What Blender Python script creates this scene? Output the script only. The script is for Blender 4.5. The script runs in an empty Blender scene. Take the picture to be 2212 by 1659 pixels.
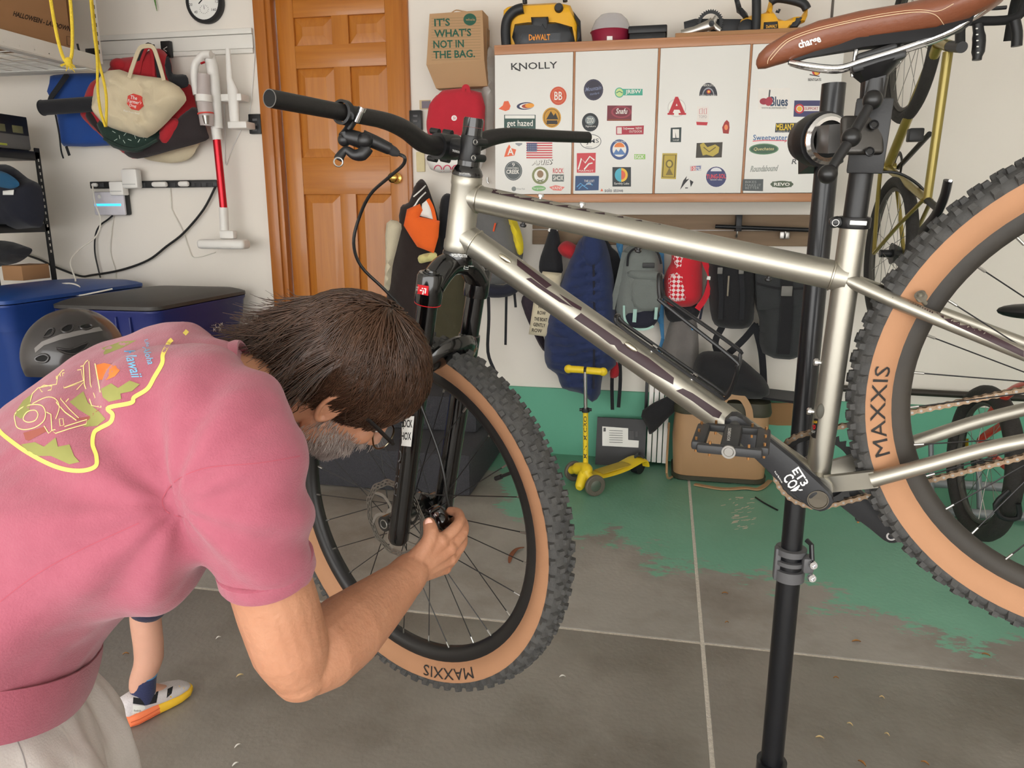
import bpy, bmesh, math, random
from mathutils import Vector as V, Matrix, noise
from mathutils.bvhtree import BVHTree
from mathutils.geometry import delaunay_2d_cdt
SC = bpy.context.scene
COL = SC.collection
R = math.radians
PI = math.pi
random.seed(7)
# ------------------------------------------------------------------ camera
FPX, CX, CY = 1600.0, 1106.0, 829.5
CAM = V((0, 0, 1.4))
_ps, _th = R(11.5), R(13.0)
RT = V((math.cos(_ps), math.sin(_ps), 0))
_fh = V((-math.sin(_ps), math.cos(_ps), 0))
UP = _fh * math.sin(_th) + V((0, 0, math.cos(_th)))
FW = _fh * math.cos(_th) - V((0, 0, math.sin(_th)))
cd = bpy.data.cameras.new('camera')
cd.sensor_width = 36.0
cd.lens = FPX / 2212 * 36
cd.clip_start = 0.02
cam = bpy.data.objects.new('camera', cd)
COL.objects.link(cam)
cam.matrix_world = Matrix(((RT.x, UP.x, -FW.x, CAM.x), (RT.y, UP.y, -FW.y, CAM.y), (RT.z, UP.z, -FW.z, CAM.z), (0, 0, 0, 1)))
SC.camera = cam
# ------------------------------------------------------------------ world: overcast daylight through the open garage front
wd = bpy.data.worlds.new('overcast')
SC.world = wd
wd.use_nodes = True
bg = wd.node_tree.nodes['Background']
bg.inputs[0].default_value = (1.0, 0.985, 0.955, 1)
bg.inputs[1].default_value = 4.2
SC.view_settings.view_transform = 'Standard'
SC.view_settings.look = 'None'
SC.view_settings.gamma = 1
SC.view_settings.use_curve_mapping = False
SC.view_settings.exposure = 0.16
def lamp(name, loc, size, power, rot=(0, 0, 0), col=(1, 1, 1)):
    l = bpy.data.lights.new(name, 'AREA'); l.shape = 'RECTANGLE'; l.size, l.size_y = size; l.energy = power; l.color = col
    o = bpy.data.objects.new(name, l); COL.objects.link(o); o.location = loc; o.rotation_euler = rot
    return o
# ------------------------------------------------------------------ pixel helpers (photo pixels -> places in the garage)
def ray(x, y): return RT * ((x - CX) / FPX) - UP * ((y - CY) / FPX) + FW
def C(x, y, d): return CAM + ray(x, y) * d                       # at camera depth d
def W(x, y, Y):                                                  # on the plane at distance Y parallel to the back wall
    r = ray(x, y); return CAM + r * (Y / r.y)
def F(x, y, z=0.0):                                              # on the horizontal plane at height z
    r = ray(x, y); return CAM + r * ((z - CAM.z) / r.z)
WALL = 4.2
# ------------------------------------------------------------------ materials
MATS = {}
def lin(c):
    out = []
    for a in c[:3]:
        a = a / 255.0
        out.append(a / 12.92 if a <= 0.04045 else ((a + 0.055) / 1.055) ** 2.4)
    return (*out, 1)
def M(name, col=(128, 128, 128), rough=0.55, metal=0.0, var=0.08, scale=30.0, bump=0.0, bscale=None, stretch=(1, 1, 1), coat=0.0, alpha=1.0, trans=0.0, emit=0.0, sheen=0.0, sss=0.0, col2=None):
    if name in MATS: return MATS[name]
    m = bpy.data.materials.new(name); m.use_nodes = True
    nt = m.node_tree; N = nt.nodes; L = nt.links
    b = N['Principled BSDF']
    tc = N.new('ShaderNodeTexCoord'); mp = N.new('ShaderNodeMapping'); mp.inputs['Scale'].default_value = stretch
    L.new(tc.outputs['Object'], mp.inputs[0])
    nz = N.new('ShaderNodeTexNoise'); nz.inputs['Scale'].default_value = scale; nz.inputs['Detail'].default_value = 4
    L.new(mp.outputs[0], nz.inputs['Vector'])
    mx = N.new('ShaderNodeMix'); mx.data_type = 'RGBA'
    c = lin(col)
    if col2 is None:
        mx.inputs[6].default_value = (*[a * (1 - var) for a in c[:3]], 1); mx.inputs[7].default_value = (*[min(1, a * (1 + var)) for a in c[:3]], 1)
    else:
        mx.inputs[6].default_value = c; mx.inputs[7].default_value = lin(col2)
    L.new(nz.outputs['Fac'], mx.inputs[0]); L.new(mx.outputs[2], b.inputs['Base Color'])
    b.inputs['Roughness'].default_value = rough; b.inputs['Metallic'].default_value = metal
    if coat: b.inputs['Coat Weight'].default_value = coat; b.inputs['Coat Roughness'].default_value = 0.08
    if sheen: b.inputs['Sheen Weight'].default_value = sheen
    if sss:
        b.inputs['Subsurface Weight'].default_value = sss; b.inputs['Subsurface Radius'].default_value = (0.012, 0.005, 0.003); b.inputs['Subsurface Scale'].default_value = 0.5
    if alpha < 1: b.inputs['Alpha'].default_value = alpha
    if trans: b.inputs['Transmission Weight'].default_value = trans
    if emit:
        b.inputs['Emission Color'].default_value = c; b.inputs['Emission Strength'].default_value = emit
    if bump:
        n2 = N.new('ShaderNodeTexNoise'); n2.inputs['Scale'].default_value = bscale or scale * 3; n2.inputs['Detail'].default_value = 5
        L.new(mp.outputs[0], n2.inputs['Vector'])
        bp = N.new('ShaderNodeBump'); bp.inputs['Strength'].default_value = bump; bp.inputs['Distance'].default_value = 0.01
        L.new(n2.outputs['Fac'], bp.inputs['Height']); L.new(bp.outputs[0], b.inputs['Normal'])
    m.diffuse_color = c
    MATS[name] = m
    return m
def fabric(name, col, var=0.12, scale=14, bump=0.25): return M(name, col, 0.92, 0, var, scale, bump, 260, sheen=0.15)
def plastic(name, col, rough=0.4, var=0.04): return M(name, col, rough, 0, var, 9, 0.03, 300)
def metal(name, col, rough=0.3, var=0.06): return M(name, col, rough, 1.0, var, 20, 0.02, 200)
def wood(name, c1, c2, stretch=(22, 22, 1.2), rough=0.38, scale=2.2, coat=0.25):
    if name in MATS: return MATS[name]
    m = M(name, c1, rough, 0, 0.1, scale, 0.05, 30, stretch, coat, col2=c2)
    nt = m.node_tree
    for n in nt.nodes:
        if n.type == 'TEX_NOISE' and n.inputs['Scale'].default_value == scale: n.inputs['Distortion'].default_value = 1.2; n.inputs['Detail'].default_value = 6
    return m
# ------------------------------------------------------------------ mesh builder
ORG = {}
def basis(d):
    d = V(d).normalized()
    a = V((0, 0, 1)) if abs(d.z) < 0.9 else V((1, 0, 0))
    u = d.cross(a).normalized(); return u, d.cross(u).normalized()
def smooth_path(pts, k=4, closed=False):
    pts = [V(p) for p in pts]; n = len(pts); out = []
    rng = range(n) if closed else range(n - 1)
    for i in rng:
        p0 = pts[(i - 1) % n] if closed or i > 0 else pts[i]; p1 = pts[i]; p2 = pts[(i + 1) % n]
        p3 = pts[(i + 2) % n] if closed or i + 2 < n else p2
        for j in range(k):
            t = j / k
            out.append(0.5 * ((2 * p1) + (p2 - p0) * t + (2 * p0 - 5 * p1 + 4 * p2 - p3) * t * t + (3 * p1 - p0 - 3 * p2 + p3) * t ** 3))
    if not closed: out.append(pts[-1])
    return out
class MB:
    def __init__(s, mat=None, xf=None): s.v = []; s.f = []; s.m = []; s.cur = mat; s.xf = xf
    def add(s, vs, fs, mat=None):
        o = len(s.v)
        s.v.extend([(s.xf @ V(p)) if s.xf else V(p) for p in vs])
        for f in fs: s.f.append(tuple(i + o for i in f)); s.m.append(mat or s.cur)
        return s
    def box(s, c, size, rot=None, bev=0.0, seg=2, mat=None):
        bm = bmesh.new(); bmesh.ops.create_cube(bm, size=1)
        for v in bm.verts: v.co = V((v.co.x * size[0], v.co.y * size[1], v.co.z * size[2]))
        if bev: bmesh.ops.bevel(bm, geom=bm.edges[:], offset=min(bev, min(size) * 0.49), segments=seg, affect='EDGES', profile=0.5)
        bm.verts.ensure_lookup_table()
        c = V(c); vs = [c + ((rot @ v.co) if rot else v.co) for v in bm.verts]
        s.add(vs, [[v.index for v in f.verts] for f in bm.faces], mat); bm.free(); return s
    def pbox(s, x0, y0, x1, y1, Y, depth, bev=0.004, mat=None):     # box whose front face covers a pixel rectangle on plane Y
        a, b, c_, d = W(x0, y0, Y), W(x1, y0, Y), W(x1, y1, Y), W(x0, y1, Y)
        cx = (a.x + b.x + c_.x + d.x) / 4; sx = (b.x + c_.x - a.x - d.x) / 2; zt = (a.z + b.z) / 2; zb = (c_.z + d.z) / 2
        return s.box((cx, Y + depth / 2, (zt + zb) / 2), (abs(sx), depth, abs(zt - zb)), bev=bev, mat=mat)
    def cyl(s, p0, p1, r0, r1=None, n=16, cap=True, mat=None):
        p0, p1 = V(p0), V(p1); r1 = r0 if r1 is None else r1; u, w = basis(p1 - p0); vs = []
        for p, r in ((p0, r0), (p1, r1)):
            for i in range(n):
                a = 2 * PI * i / n; vs.append(p + (u * math.cos(a) + w * math.sin(a)) * r)
        fs = [(i, i + n, (i + 1) % n + n, (i + 1) % n) for i in range(n)]
        if cap: fs += [tuple(range(n)), tuple(range(2 * n - 1, n - 1, -1))]
        return s.add(vs, fs, mat)
    def tube(s, pts, r, n=8, closed=False, cap=True, mat=None, flat=None, nrm=None):
        # swept tube; r number or list; flat=(a,b) gives an a x b oval section with b along nrm
        pts = [V(p) for p in pts]; k = len(pts); vs = []; u = None
        for i, p in enumerate(pts):
            if closed: t = pts[(i + 1) % k] - pts[i - 1]
            else: t = pts[min(i + 1, k - 1)] - pts[max(i - 1, 0)]
            if t.length < 1e-9: t = V((0, 0, 1))
            t.normalize()
            if nrm is not None:
                w = V(nrm) - t * t.dot(V(nrm)); w = w.normalized() if w.length > 1e-6 else basis(t)[0]; u = t.cross(w)
            else:
                if u is None: u = basis(t)[0]
                u = (u - t * u.dot(t)); u = u.normalized() if u.length > 1e-6 else basis(t)[0]
                w = t.cross(u)
            rr = r[i] if isinstance(r, (list, tuple)) else r
            ra, rb = (flat[0] * rr, flat[1] * rr) if flat else (rr, rr)
            for j in range(n):
                a = 2 * PI * (j + 0.5) / n; vs.append(p + u * math.cos(a) * ra + w * math.sin(a) * rb)
        fs = []
        for i in range(k if closed else k - 1):
            for j in range(n):
                a, b = i * n, ((i + 1) % k) * n; fs.append((a + j, a + (j + 1) % n, b + (j + 1) % n, b + j))
        if cap and not closed: fs += [tuple(range(n - 1, -1, -1)), tuple(range((k - 1) * n, k * n))]
        return s.add(vs, fs, mat)
    def ribbon(s, pts, w, t, nrm=(0, -1, 0), mat=None): return s.tube(pts, 1.0, 4, mat=mat, flat=(w * 0.7071, t * 0.7071), nrm=nrm)
    def lathe(s, prof, o, ax, n=24, mat=None, closed=False, ang=None):
        o = V(o); ax = V(ax).normalized(); u, w = basis(ax); vs = []; k = len(prof)
        for r, h in prof:
            for i in range(n):
                a = 2 * PI * i / n; vs.append(o + ax * h + (u * math.cos(a) + w * math.sin(a)) * r)
        fs = []
        for j in range(k if closed else k - 1):
            for i in range(n):
                a, b = j * n, ((j + 1) % k) * n; fs.append((a + i, a + (i + 1) % n, b + (i + 1) % n, b + i))
        if not closed:
            if prof[0][0] > 1e-6: fs.append(tuple(range(n - 1, -1, -1)))
            if prof[-1][0] > 1e-6: fs.append(tuple(range((k - 1) * n, k * n)))
        return s.add(vs, fs, mat)
    def ell(s, c, rad, rot=None, nu=16, nv=10, mat=None):
        vs = []; fs = []; c = V(c)
        for j in range(nv + 1):
            p = PI * j / nv
            for i in range(nu):
                a = 2 * PI * i / nu; q = V((rad[0] * math.sin(p) * math.cos(a), rad[1] * math.sin(p) * math.sin(a), rad[2] * math.cos(p)))
                vs.append(c + (rot @ q if rot else q))
        for j in range(nv):
            for i in range(nu): fs.append((j * nu + i, (j + 1) * nu + i, (j + 1) * nu + (i + 1) % nu, j * nu + (i + 1) % nu))
        return s.add(vs, fs, mat)
    def prism(s, pts, vec, mat=None):
        pts = [V(p) for p in pts]; n = len(pts); vec = V(vec)
        fs = [tuple(range(n)), tuple(range(2 * n - 1, n - 1, -1))] + [(i, i + n, (i + 1) % n + n, (i + 1) % n) for i in range(n)]
        return s.add(pts + [p + vec for p in pts], fs, mat)
    def loft(s, rings, cap=True, closed=False, mat=None):
        n = len(rings[0]); vs = [p for r in rings for p in r]; fs = []
        for i in range(len(rings) if closed else len(rings) - 1):
            a, b = i * n, ((i + 1) % len(rings)) * n
            for j in range(n): fs.append((a + j, a + (j + 1) % n, b + (j + 1) % n, b + j))
        if cap and not closed: fs += [tuple(range(n - 1, -1, -1)), tuple(range(len(vs) - n, len(vs)))]
        return s.add(vs, fs, mat)
    def torus(s, c, ax, R_, r, n=32, k=8, mat=None):
        u, w = basis(ax); c = V(c)
        return s.tube([c + (u * math.cos(2 * PI * i / n) + w * math.sin(2 * PI * i / n)) * R_ for i in range(n)], r, k, closed=True, mat=mat)
    def map(s, d2, fn, mat=None, flip=False):                     # flat shapes drawn in photo pixels, laid on a surface by fn
        vs = [fn(p[0], p[1]) for p in d2[0]]
        fs = [tuple(f) for f in d2[1] if all(vs[i] is not None for i in f)]
        used = sorted({i for f in fs for i in f}); ix = {a: b for b, a in enumerate(used)}
        return s.add([vs[i] for i in used], [tuple(ix[i] for i in f) for f in fs], mat)
    def mesh(s, name):
        me = bpy.data.meshes.new(name); me.from_pydata([tuple(v) for v in s.v], [], s.f); return me
    def build(s, name, parent=None, sharp=35, flat=False, fix=True):
        if not s.f: return None
        org = ORG.get(parent) if parent else None
        if org is None:
            zs = min(v.z for v in s.v); xs = [v.x for v in s.v]; ys = [v.y for v in s.v]
            org = V(((min(xs) + max(xs)) / 2, (min(ys) + max(ys)) / 2, zs))
        s.v = [v - org for v in s.v]
        me = s.mesh(name)
        mats = []
        for m in s.m:
            if m not in mats: mats.append(m)
        for m in mats:
            if m is not None: me.materials.append(m)
        if len(mats) > 1: me.polygons.foreach_set('material_index', [mats.index(m) for m in s.m])
        if fix:
            bm = bmesh.new(); bm.from_mesh(me); bmesh.ops.recalc_face_normals(bm, faces=bm.faces[:]); bm.to_mesh(me); bm.free()
        if not flat:
            me.polygons.foreach_set('use_smooth', [True] * len(me.polygons)); me.set_sharp_from_angle(angle=R(sharp))
        o = bpy.data.objects.new(name, me); COL.objects.link(o)
        if parent: o.parent = parent
        else: o.location = org
        ORG[o] = org
        return o
def tag(o, label, cat, group=None):
    o['label'] = label; o['category'] = cat
    if group: o['group'] = group
    return o
def thing(name, label, cat, loc, group=None):
    o = bpy.data.objects.new(name, None); COL.objects.link(o); o.location = loc; o.empty_display_size = 0.05; ORG[o] = V(loc)
    return tag(o, label, cat, group)
def struct(o): o['kind'] = 'structure'; return o
def stuff(o): o['kind'] = 'stuff'; return o
def copies(o, parent, mats):                                        # linked copies of one part at the given local matrices
    out = []
    for m in mats:
        c = o.copy(); COL.objects.link(c); c.parent = parent; c.matrix_local = m; ORG[c] = ORG.get(parent); out.append(c)
    return out
# ------------------------------------------------------------------ flat shapes in photo pixels
TXT = {}
def textmesh(t, bold=0.0):
    k = (t, bold)
    if k not in TXT:
        cu = bpy.data.curves.new('t', 'FONT'); cu.body = t; cu.offset = bold; cu.resolution_u = 2; cu.fill_mode = 'FRONT'
        o = bpy.data.objects.new('t', cu); COL.objects.link(o)
        dg = bpy.context.evaluated_depsgraph_get(); me = bpy.data.meshes.new_from_object(o.evaluated_get(dg))
        vs = [(v.co.x, v.co.y) for v in me.vertices]; fs = [tuple(p.vertices) for p in me.polygons]
        bpy.data.objects.remove(o); bpy.data.curves.remove(cu); bpy.data.meshes.remove(me)
        x0 = min(v[0] for v in vs); x1 = max(v[0] for v in vs); y0 = min(v[1] for v in vs); y1 = max(v[1] for v in vs)
        TXT[k] = ([((v[0] - x0) / (x1 - x0) - 0.5, (v[1] - y0) / (y1 - y0) - 0.5) for v in vs], fs)
    return TXT[k]
def d_text(t, cx, cy, w, h, ang=0.0, bold=0.0, skew=0.0):
    vs, fs = textmesh(t, bold); a = R(ang); ca, sa = math.cos(a), math.sin(a); out = []
    for u, v in vs:
        x = u * w + v * h * skew; y = -v * h; out.append((cx + x * ca - y * sa, cy + x * sa + y * ca))
    return out, fs
def d_poly(pts, res=0.0):
    ins = []
    if res:
        x0 = min(p[0] for p in pts); x1 = max(p[0] for p in pts); y0 = min(p[1] for p in pts); y1 = max(p[1] for p in pts)
        y = y0 + res / 2
        while y < y1:
            x = x0 + res / 2
            while x < x1: ins.append((x, y)); x += res
            y += res
        q = []
        for i, p in enumerate(pts):
            e = pts[(i + 1) % len(pts)]; k = max(1, int(math.dist(p, e) / res))
            for j in range(k): q.append((p[0] + (e[0] - p[0]) * j / k, p[1] + (e[1] - p[1]) * j / k))
        pts = q
    n = len(pts)
    r = delaunay_2d_cdt([V(p).to_2d() if len(p) > 2 else V(p) for p in list(pts) + ins], [(i, (i + 1) % n) for i in range(n)], [], 1, 1e-5)
    return [tuple(v) for v in r[0]], [tuple(f) for f in r[2]]
def d_ell(cx, cy, rx, ry=None, n=24, ang=0.0, a0=0, a1=360):
    ry = rx if ry is None else ry; ca, sa = math.cos(R(ang)), math.sin(R(ang)); pts = []
    full = abs(a1 - a0) >= 360
    for i in range(n if full else n + 1):
        a = R(a0 + (a1 - a0) * i / n); x, y = rx * math.cos(a), ry * math.sin(a); pts.append((cx + x * ca - y * sa, cy + x * sa + y * ca))
    return pts, [tuple(range(len(pts)))]
def d_rect(x0, y0, x1, y1): return [(x0, y0), (x1, y0), (x1, y1), (x0, y1)], [(0, 1, 2, 3)]
def d_quad(*p): return list(p), [tuple(range(len(p)))]
def d_stroke(pts, w, closed=False, sub=1):
    pts = [V(p) for p in pts]
    if sub > 1: pts = [V(p[:2]) for p in smooth_path([V((p[0], p[1], 0)) for p in pts], sub, closed)]
    n = len(pts); vs = []
    for i, p in enumerate(pts):
        t = (pts[(i + 1) % n] - pts[i - 1]) if closed else (pts[min(i + 1, n - 1)] - pts[max(i - 1, 0)])
        if t.length < 1e-6: t = V((1, 0))
        t.normalize(); k = V((-t.y, t.x)) * w / 2; vs += [tuple(p + k), tuple(p - k)]
    m = n if closed else n - 1
    return vs, [(2 * i, 2 * i + 1, (2 * i + 3) % (2 * n), (2 * i + 2) % (2 * n)) for i in range(m)]
def on_plane(Y, off=0.0012): return lambda x, y: W(x, y, Y - off)
def bvh_of(*objs):
    vs = []; fs = []
    for o in objs:
        off = ORG[o] if o.parent is None or True else V(); k = len(vs)
        vs += [v.co + off for v in o.data.vertices]; fs += [tuple(i + k for i in p.vertices) for p in o.data.polygons]
    return BVHTree.FromPolygons(vs, fs)
def on_surf(tree, off=0.001):
    def fn(x, y):
        d = ray(x, y).normalized(); h = tree.ray_cast(CAM, d)
        return None if h[0] is None else h[0] - d * off
    return fn
# ------------------------------------------------------------------ soft flat goods: an outline, filled and padded towards the room
def puff(mb, outline, depth, edge=0.05, res=0.03, back=0.004, folds=0.0, fs=(9, 3), seed=0, mat=None, sm=3, fn=None):
    # outline: list of world points on one plane facing the room (-Y); returns nothing, adds a closed padded body
    ol = smooth_path(outline, sm, True) if sm > 1 else [V(p) for p in outline]
    Y0 = sum(p.y for p in ol) / len(ol)
    bd = [(p.x, p.z) for p in ol]; n = len(bd)
    x0 = min(p[0] for p in bd); x1 = max(p[0] for p in bd); z0 = min(p[1] for p in bd); z1 = max(p[1] for p in bd)
    ins = []; z = z0 + res / 2; k = 0
    while z < z1:
        x = x0 + (res / 2 if k % 2 else res)
        while x < x1: ins.append((x, z)); x += res
        z += res * 0.87; k += 1
    r = delaunay_2d_cdt([V(p) for p in bd + ins], [(i, (i + 1) % n) for i in range(n)], [], 1, 1e-6)
    vs2 = [tuple(v) for v in r[0]]; tri = [tuple(f) for f in r[2]]
    seg = [(V(bd[i]), V(bd[(i + 1) % n])) for i in range(n)]
    def dist(p):
        p = V(p); best = 9
        for a, b in seg:
            e = b - a; l = e.length_squared; t = max(0, min(1, (p - a).dot(e) / l)) if l > 1e-12 else 0; best = min(best, (p - a - e * t).length)
        return best
    fr = []; bk = []
    for x, z in vs2:
        d = dist((x, z)); t = min(1, d / edge); pr = math.sqrt(max(0, 1 - (1 - t) ** 2))
        y = Y0 - depth * pr
        if folds: y -= folds * t * (noise.noise(V((x * fs[0], z * fs[1], seed * 3.7))) + 0.55 * noise.noise(V(((x + z * 0.5) * fs[0] * 2.3, (z - x * 0.4) * fs[1] * 3.1, seed * 1.9))))
        if fn: y -= fn(x, z) * t
        fr.append(V((x, y, z))); bk.append(V((x, Y0 + back * t, z)))
    o = len(fr)
    used = {}
    for f in tri:
        for a, b in ((f[0], f[1]), (f[1], f[2]), (f[2], f[0])): used[(a, b)] = 1
    rim = [(a, b) for (a, b) in used if (b, a) not in used]
    fs_ = list(tri) + [tuple(i + o for i in reversed(f)) for f in tri] + [(b, a, a + o, b + o) for a, b in rim]
    mb.add(fr + bk, fs_, mat)
    return mb
def pxs(pts, Y): return [W(x, y, Y) for x, y in pts]
def remesh(mb, voxel, it=4, fac=0.5):
    me = mb.mesh('tmp'); bm = bmesh.new(); bm.from_mesh(me); bmesh.ops.recalc_face_normals(bm, faces=bm.faces[:]); bm.to_mesh(me); bm.free()
    o = bpy.data.objects.new('tmp', me); COL.objects.link(o)
    md = o.modifiers.new('r', 'REMESH'); md.mode = 'VOXEL'; md.voxel_size = voxel; md.use_smooth_shade = True
    if it:
        sm = o.modifiers.new('s', 'SMOOTH'); sm.factor = fac; sm.iterations = it
    dg = bpy.context.evaluated_depsgraph_get(); r = bpy.data.meshes.new_from_object(o.evaluated_get(dg))
    vs = [v.co.copy() for v in r.vertices]; fs = [tuple(p.vertices) for p in r.polygons]
    bpy.data.objects.remove(o); bpy.data.meshes.remove(me); bpy.data.meshes.remove(r)
    out = MB(mb.cur); out.add(vs, fs, mb.cur); return out
def chain(mb, pts, rad, n=14, sub=3):                               # rounded tapered limb: capsule chain
    P = smooth_path([V((*p, 0))[:3] if False else V(p) for p in pts], sub); k = len(P); m = len(pts) - 1; rr = []
    for i in range(k):
        t = i / (k - 1) * m; a = min(int(t), m - 1); u = t - a; rr.append(rad[a] * (1 - u) + rad[a + 1] * u)
    mb.tube(P, rr, n); mb.ell(P[0], (rr[0],) * 3, nu=n, nv=8); mb.ell(P[-1], (rr[-1],) * 3, nu=n, nv=8)
    return mb
# ================================================================== room shell
XL, XR, YF, ZC = -4.9, 3.0, -2.6, 2.95
m_wall = M('painted_drywall', (234, 228, 219), 0.85, 0, 0.035, 1.3, 0.06, 40)
m_ceil = M('ceiling_paint', (238, 236, 230), 0.9, 0, 0.02, 2)
def wallbox(name, c, s, m): return struct(MB(m).box(c, s).build(name))
# floor: four poured slabs over a joint bed of grit
def floor_mat():
    m = M('worn_green_concrete', (148, 143, 136), 0.5, 0, 0.32, 2.6, 0.15, 60)
    nt = m.node_tree; N = nt.nodes; L = nt.links; b = N['Principled BSDF']
    old = b.inputs['Base Color'].links[0].from_socket
    geo = N.new('ShaderNodeNewGeometry'); sep = N.new('ShaderNodeSeparateXYZ'); L.new(geo.outputs['Position'], sep.inputs[0])
    def math_(op, a, b_=None, c=None):
        n = N.new('ShaderNodeMath'); n.operation = op
        for i, x in enumerate((a, b_, c)):
            if x is None: continue
            if isinstance(x, (int, float)): n.inputs[i].default_value = x
            else: L.new(x, n.inputs[i])
        return n.outputs[0]
    def nz(scale, det=5, rough=0.6, st=(1, 1, 1)):
        mp = N.new('ShaderNodeMapping'); mp.inputs['Scale'].default_value = st; L.new(geo.outputs['Position'], mp.inputs[0])
        n = N.new('ShaderNodeTexNoise'); n.inputs['Scale'].default_value = scale; n.inputs['Detail'].default_value = det; n.inputs['Roughness'].default_value = rough
        L.new(mp.outputs[0], n.inputs['Vector']); return n.outputs['Fac']
    # paint survives towards the back wall; its worn edge follows a traced line
    e1 = math_('MULTIPLY', sep.outputs[0], -0.36)
    edge = math_('ADD', e1, 2.92)                                   # Y of the edge at X
    big = math_('MULTIPLY', math_('SUBTRACT', nz(1.7, 3), 0.5), 1.3)
    fine = math_('MULTIPLY', math_('SUBTRACT', nz(16, 8, 0.75, (1, 2.2, 1)), 0.5), 0.7)
    lo = math_('ADD', math_('SUBTRACT', sep.outputs[1], edge), math_('ADD', big, fine))
    leftwear = math_('MULTIPLY', math_('MAXIMUM', math_('SUBTRACT', -0.55, sep.outputs[0]), 0.0), 1.6)
    lo = math_('SUBTRACT', lo, leftwear)
    mask = N.new('ShaderNodeMapRange'); mask.inputs[1].default_value = -0.015; mask.inputs[2].default_value = 0.03; L.new(lo, mask.inputs[0])
    g = N.new('ShaderNodeMix'); g.data_type = 'RGBA'; g.inputs[6].default_value = lin((98, 150, 126)); g.inputs[7].default_value = lin((126, 178, 154)); L.new(nz(2.4, 6), g.inputs[0])
    # stains: brown blotches and dark specks
    st = N.new('ShaderNodeMapRange'); st.inputs[1].default_value = 0.46; st.inputs[2].default_value = 0.66; L.new(nz(1.1, 5, 0.65), st.inputs[0])
    br = N.new('ShaderNodeMix'); br.data_type = 'RGBA'; L.new(old, br.inputs[6]); br.inputs[7].default_value = lin((100, 90, 80)); L.new(math_('MULTIPLY', st.outputs[0], 0.7), br.inputs[0])
    sp = N.new('ShaderNodeMapRange'); sp.inputs[1].default_value = 0.66; sp.inputs[2].default_value = 0.74; L.new(nz(38, 3, 0.5, (1, 1.6, 1)), sp.inputs[0])
    br2 = N.new('ShaderNodeMix'); br2.data_type = 'RGBA'; L.new(br.outputs[2], br2.inputs[6]); br2.inputs[7].default_value = lin((150, 146, 138)); L.new(math_('MULTIPLY', sp.outputs[0], 0.6), br2.inputs[0])
    fx = N.new('ShaderNodeMix'); fx.data_type = 'RGBA'; L.new(mask.outputs[0], fx.inputs[0]); L.new(br2.outputs[2], fx.inputs[6]); L.new(g.outputs[2], fx.inputs[7])
    L.new(fx.outputs[2], b.inputs['Base Color'])
    return m
m_floor = floor_mat()
m_grit = M('joint_grit', (214, 207, 196), 0.95, 0, 0.35, 90, 0.5, 200)
flo = struct(MB(m_grit).box(((XL + XR) / 2, (YF + WALL + 0.2) / 2, -0.0535), (XR - XL + 0.4, WALL - YF + 0.6, 0.1)).build('floor'))
SX, SY, J = 0.182, 2.30, 0.0065
for x0, x1 in ((XL - 0.2, -2.9), (-2.9, SX), (SX, XR + 0.2)):
    for y0, y1 in ((YF - 0.3, -0.78), (-0.78, SY), (SY, WALL + 0.1)):
        MB(m_floor).box(((x0 + x1) / 2, (y0 + y1) / 2, -0.03), (x1 - x0 - 2 * J, y1 - y0 - 2 * J, 0.06), bev=0.004).build('floor_slab', flo)
m_green = M('green_wall_paint', (98, 170, 142), 0.6, 0, 0.12, 2.5, 0.08, 60)
ST = 0.40                                                           # top of the green concrete stem wall
DX0, DX1, DZ0, DZ1 = -2.33, -1.455, 0.43, 2.62                      # door opening
bw = MB(m_wall)
for x0, x1, z0, z1 in ((XL, DX0, ST, ZC), (DX1, XR, ST, ZC), (DX0, DX1, DZ1, ZC)):
    bw.box(((x0 + x1) / 2, WALL + 0.1, (z0 + z1) / 2), (x1 - x0, 0.2, z1 - z0))
struct(bw.build('wall_back'))
wallbox('baseboard_back', ((XL + XR) / 2, WALL + 0.08, ST / 2), (XR - XL, 0.2, ST), m_green)
wallbox('trim_3', ((DX0 + DX1) / 2, WALL + 0.06, 0.425), (DX1 - DX0 + 0.1, 0.2, 0.06), wood('honey_oak_sill', (164, 93, 26), (202, 132, 52), (1.2, 22, 22)))
m_dk = M('dark_gap', (40, 36, 30), 0.9)
wallbox('wall_left', (XL - 0.1, (YF + WALL) / 2, ZC / 2), (0.2, WALL - YF, ZC), m_wall)
wallbox('wall_right', (XR + 0.1, (YF + WALL) / 2, ZC / 2), (0.2, WALL - YF, ZC), m_wall)
wallbox('ceiling', ((XL + XR) / 2, (YF + WALL) / 2, ZC + 0.05), (XR - XL + 0.4, WALL - YF + 0.4, 0.1), m_ceil)
wallbox('wall_front', ((XL + XR) / 2, YF, ZC - 0.175), (XR - XL, 0.2, 0.35), m_wall)
# drywall edge strips left of the cabinets and at the right panel
m_edge = M('white_corner_bead', (233, 231, 226), 0.6, 0, 0.03, 5)
# ------------------------------------------------------------------ door
oak = wood('honey_oak', (164, 93, 26), (202, 132, 52))
oakd = wood('honey_oak_frame', (150, 82, 26), (188, 118, 48))
brass = metal('brass', (214, 170, 90), 0.18)
dr = MB(oakd)
fx0, fx1, fz1 = DX0, DX1, DZ1
dr.box((DX0 + 0.022, WALL - 0.01, (DZ0 + DZ1) / 2), (0.075, 0.05, DZ1 - DZ0 + 0.02), bev=0.012)
dr.box((DX0 + 0.072, WALL + 0.03, (DZ0 + DZ1) / 2), (0.035, 0.10, DZ1 - DZ0), bev=0.006)
dr.box((DX1 + 0.008, WALL + 0.02, (DZ0 + DZ1) / 2), (0.03, 0.08, DZ1 - DZ0), bev=0.006)
dr.box(((DX0 + DX1) / 2, WALL + 0.02, DZ1), (DX1 - DX0 + 0.07, 0.08, 0.07), bev=0.006)
struct(dr.build('trim_1'))
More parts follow.
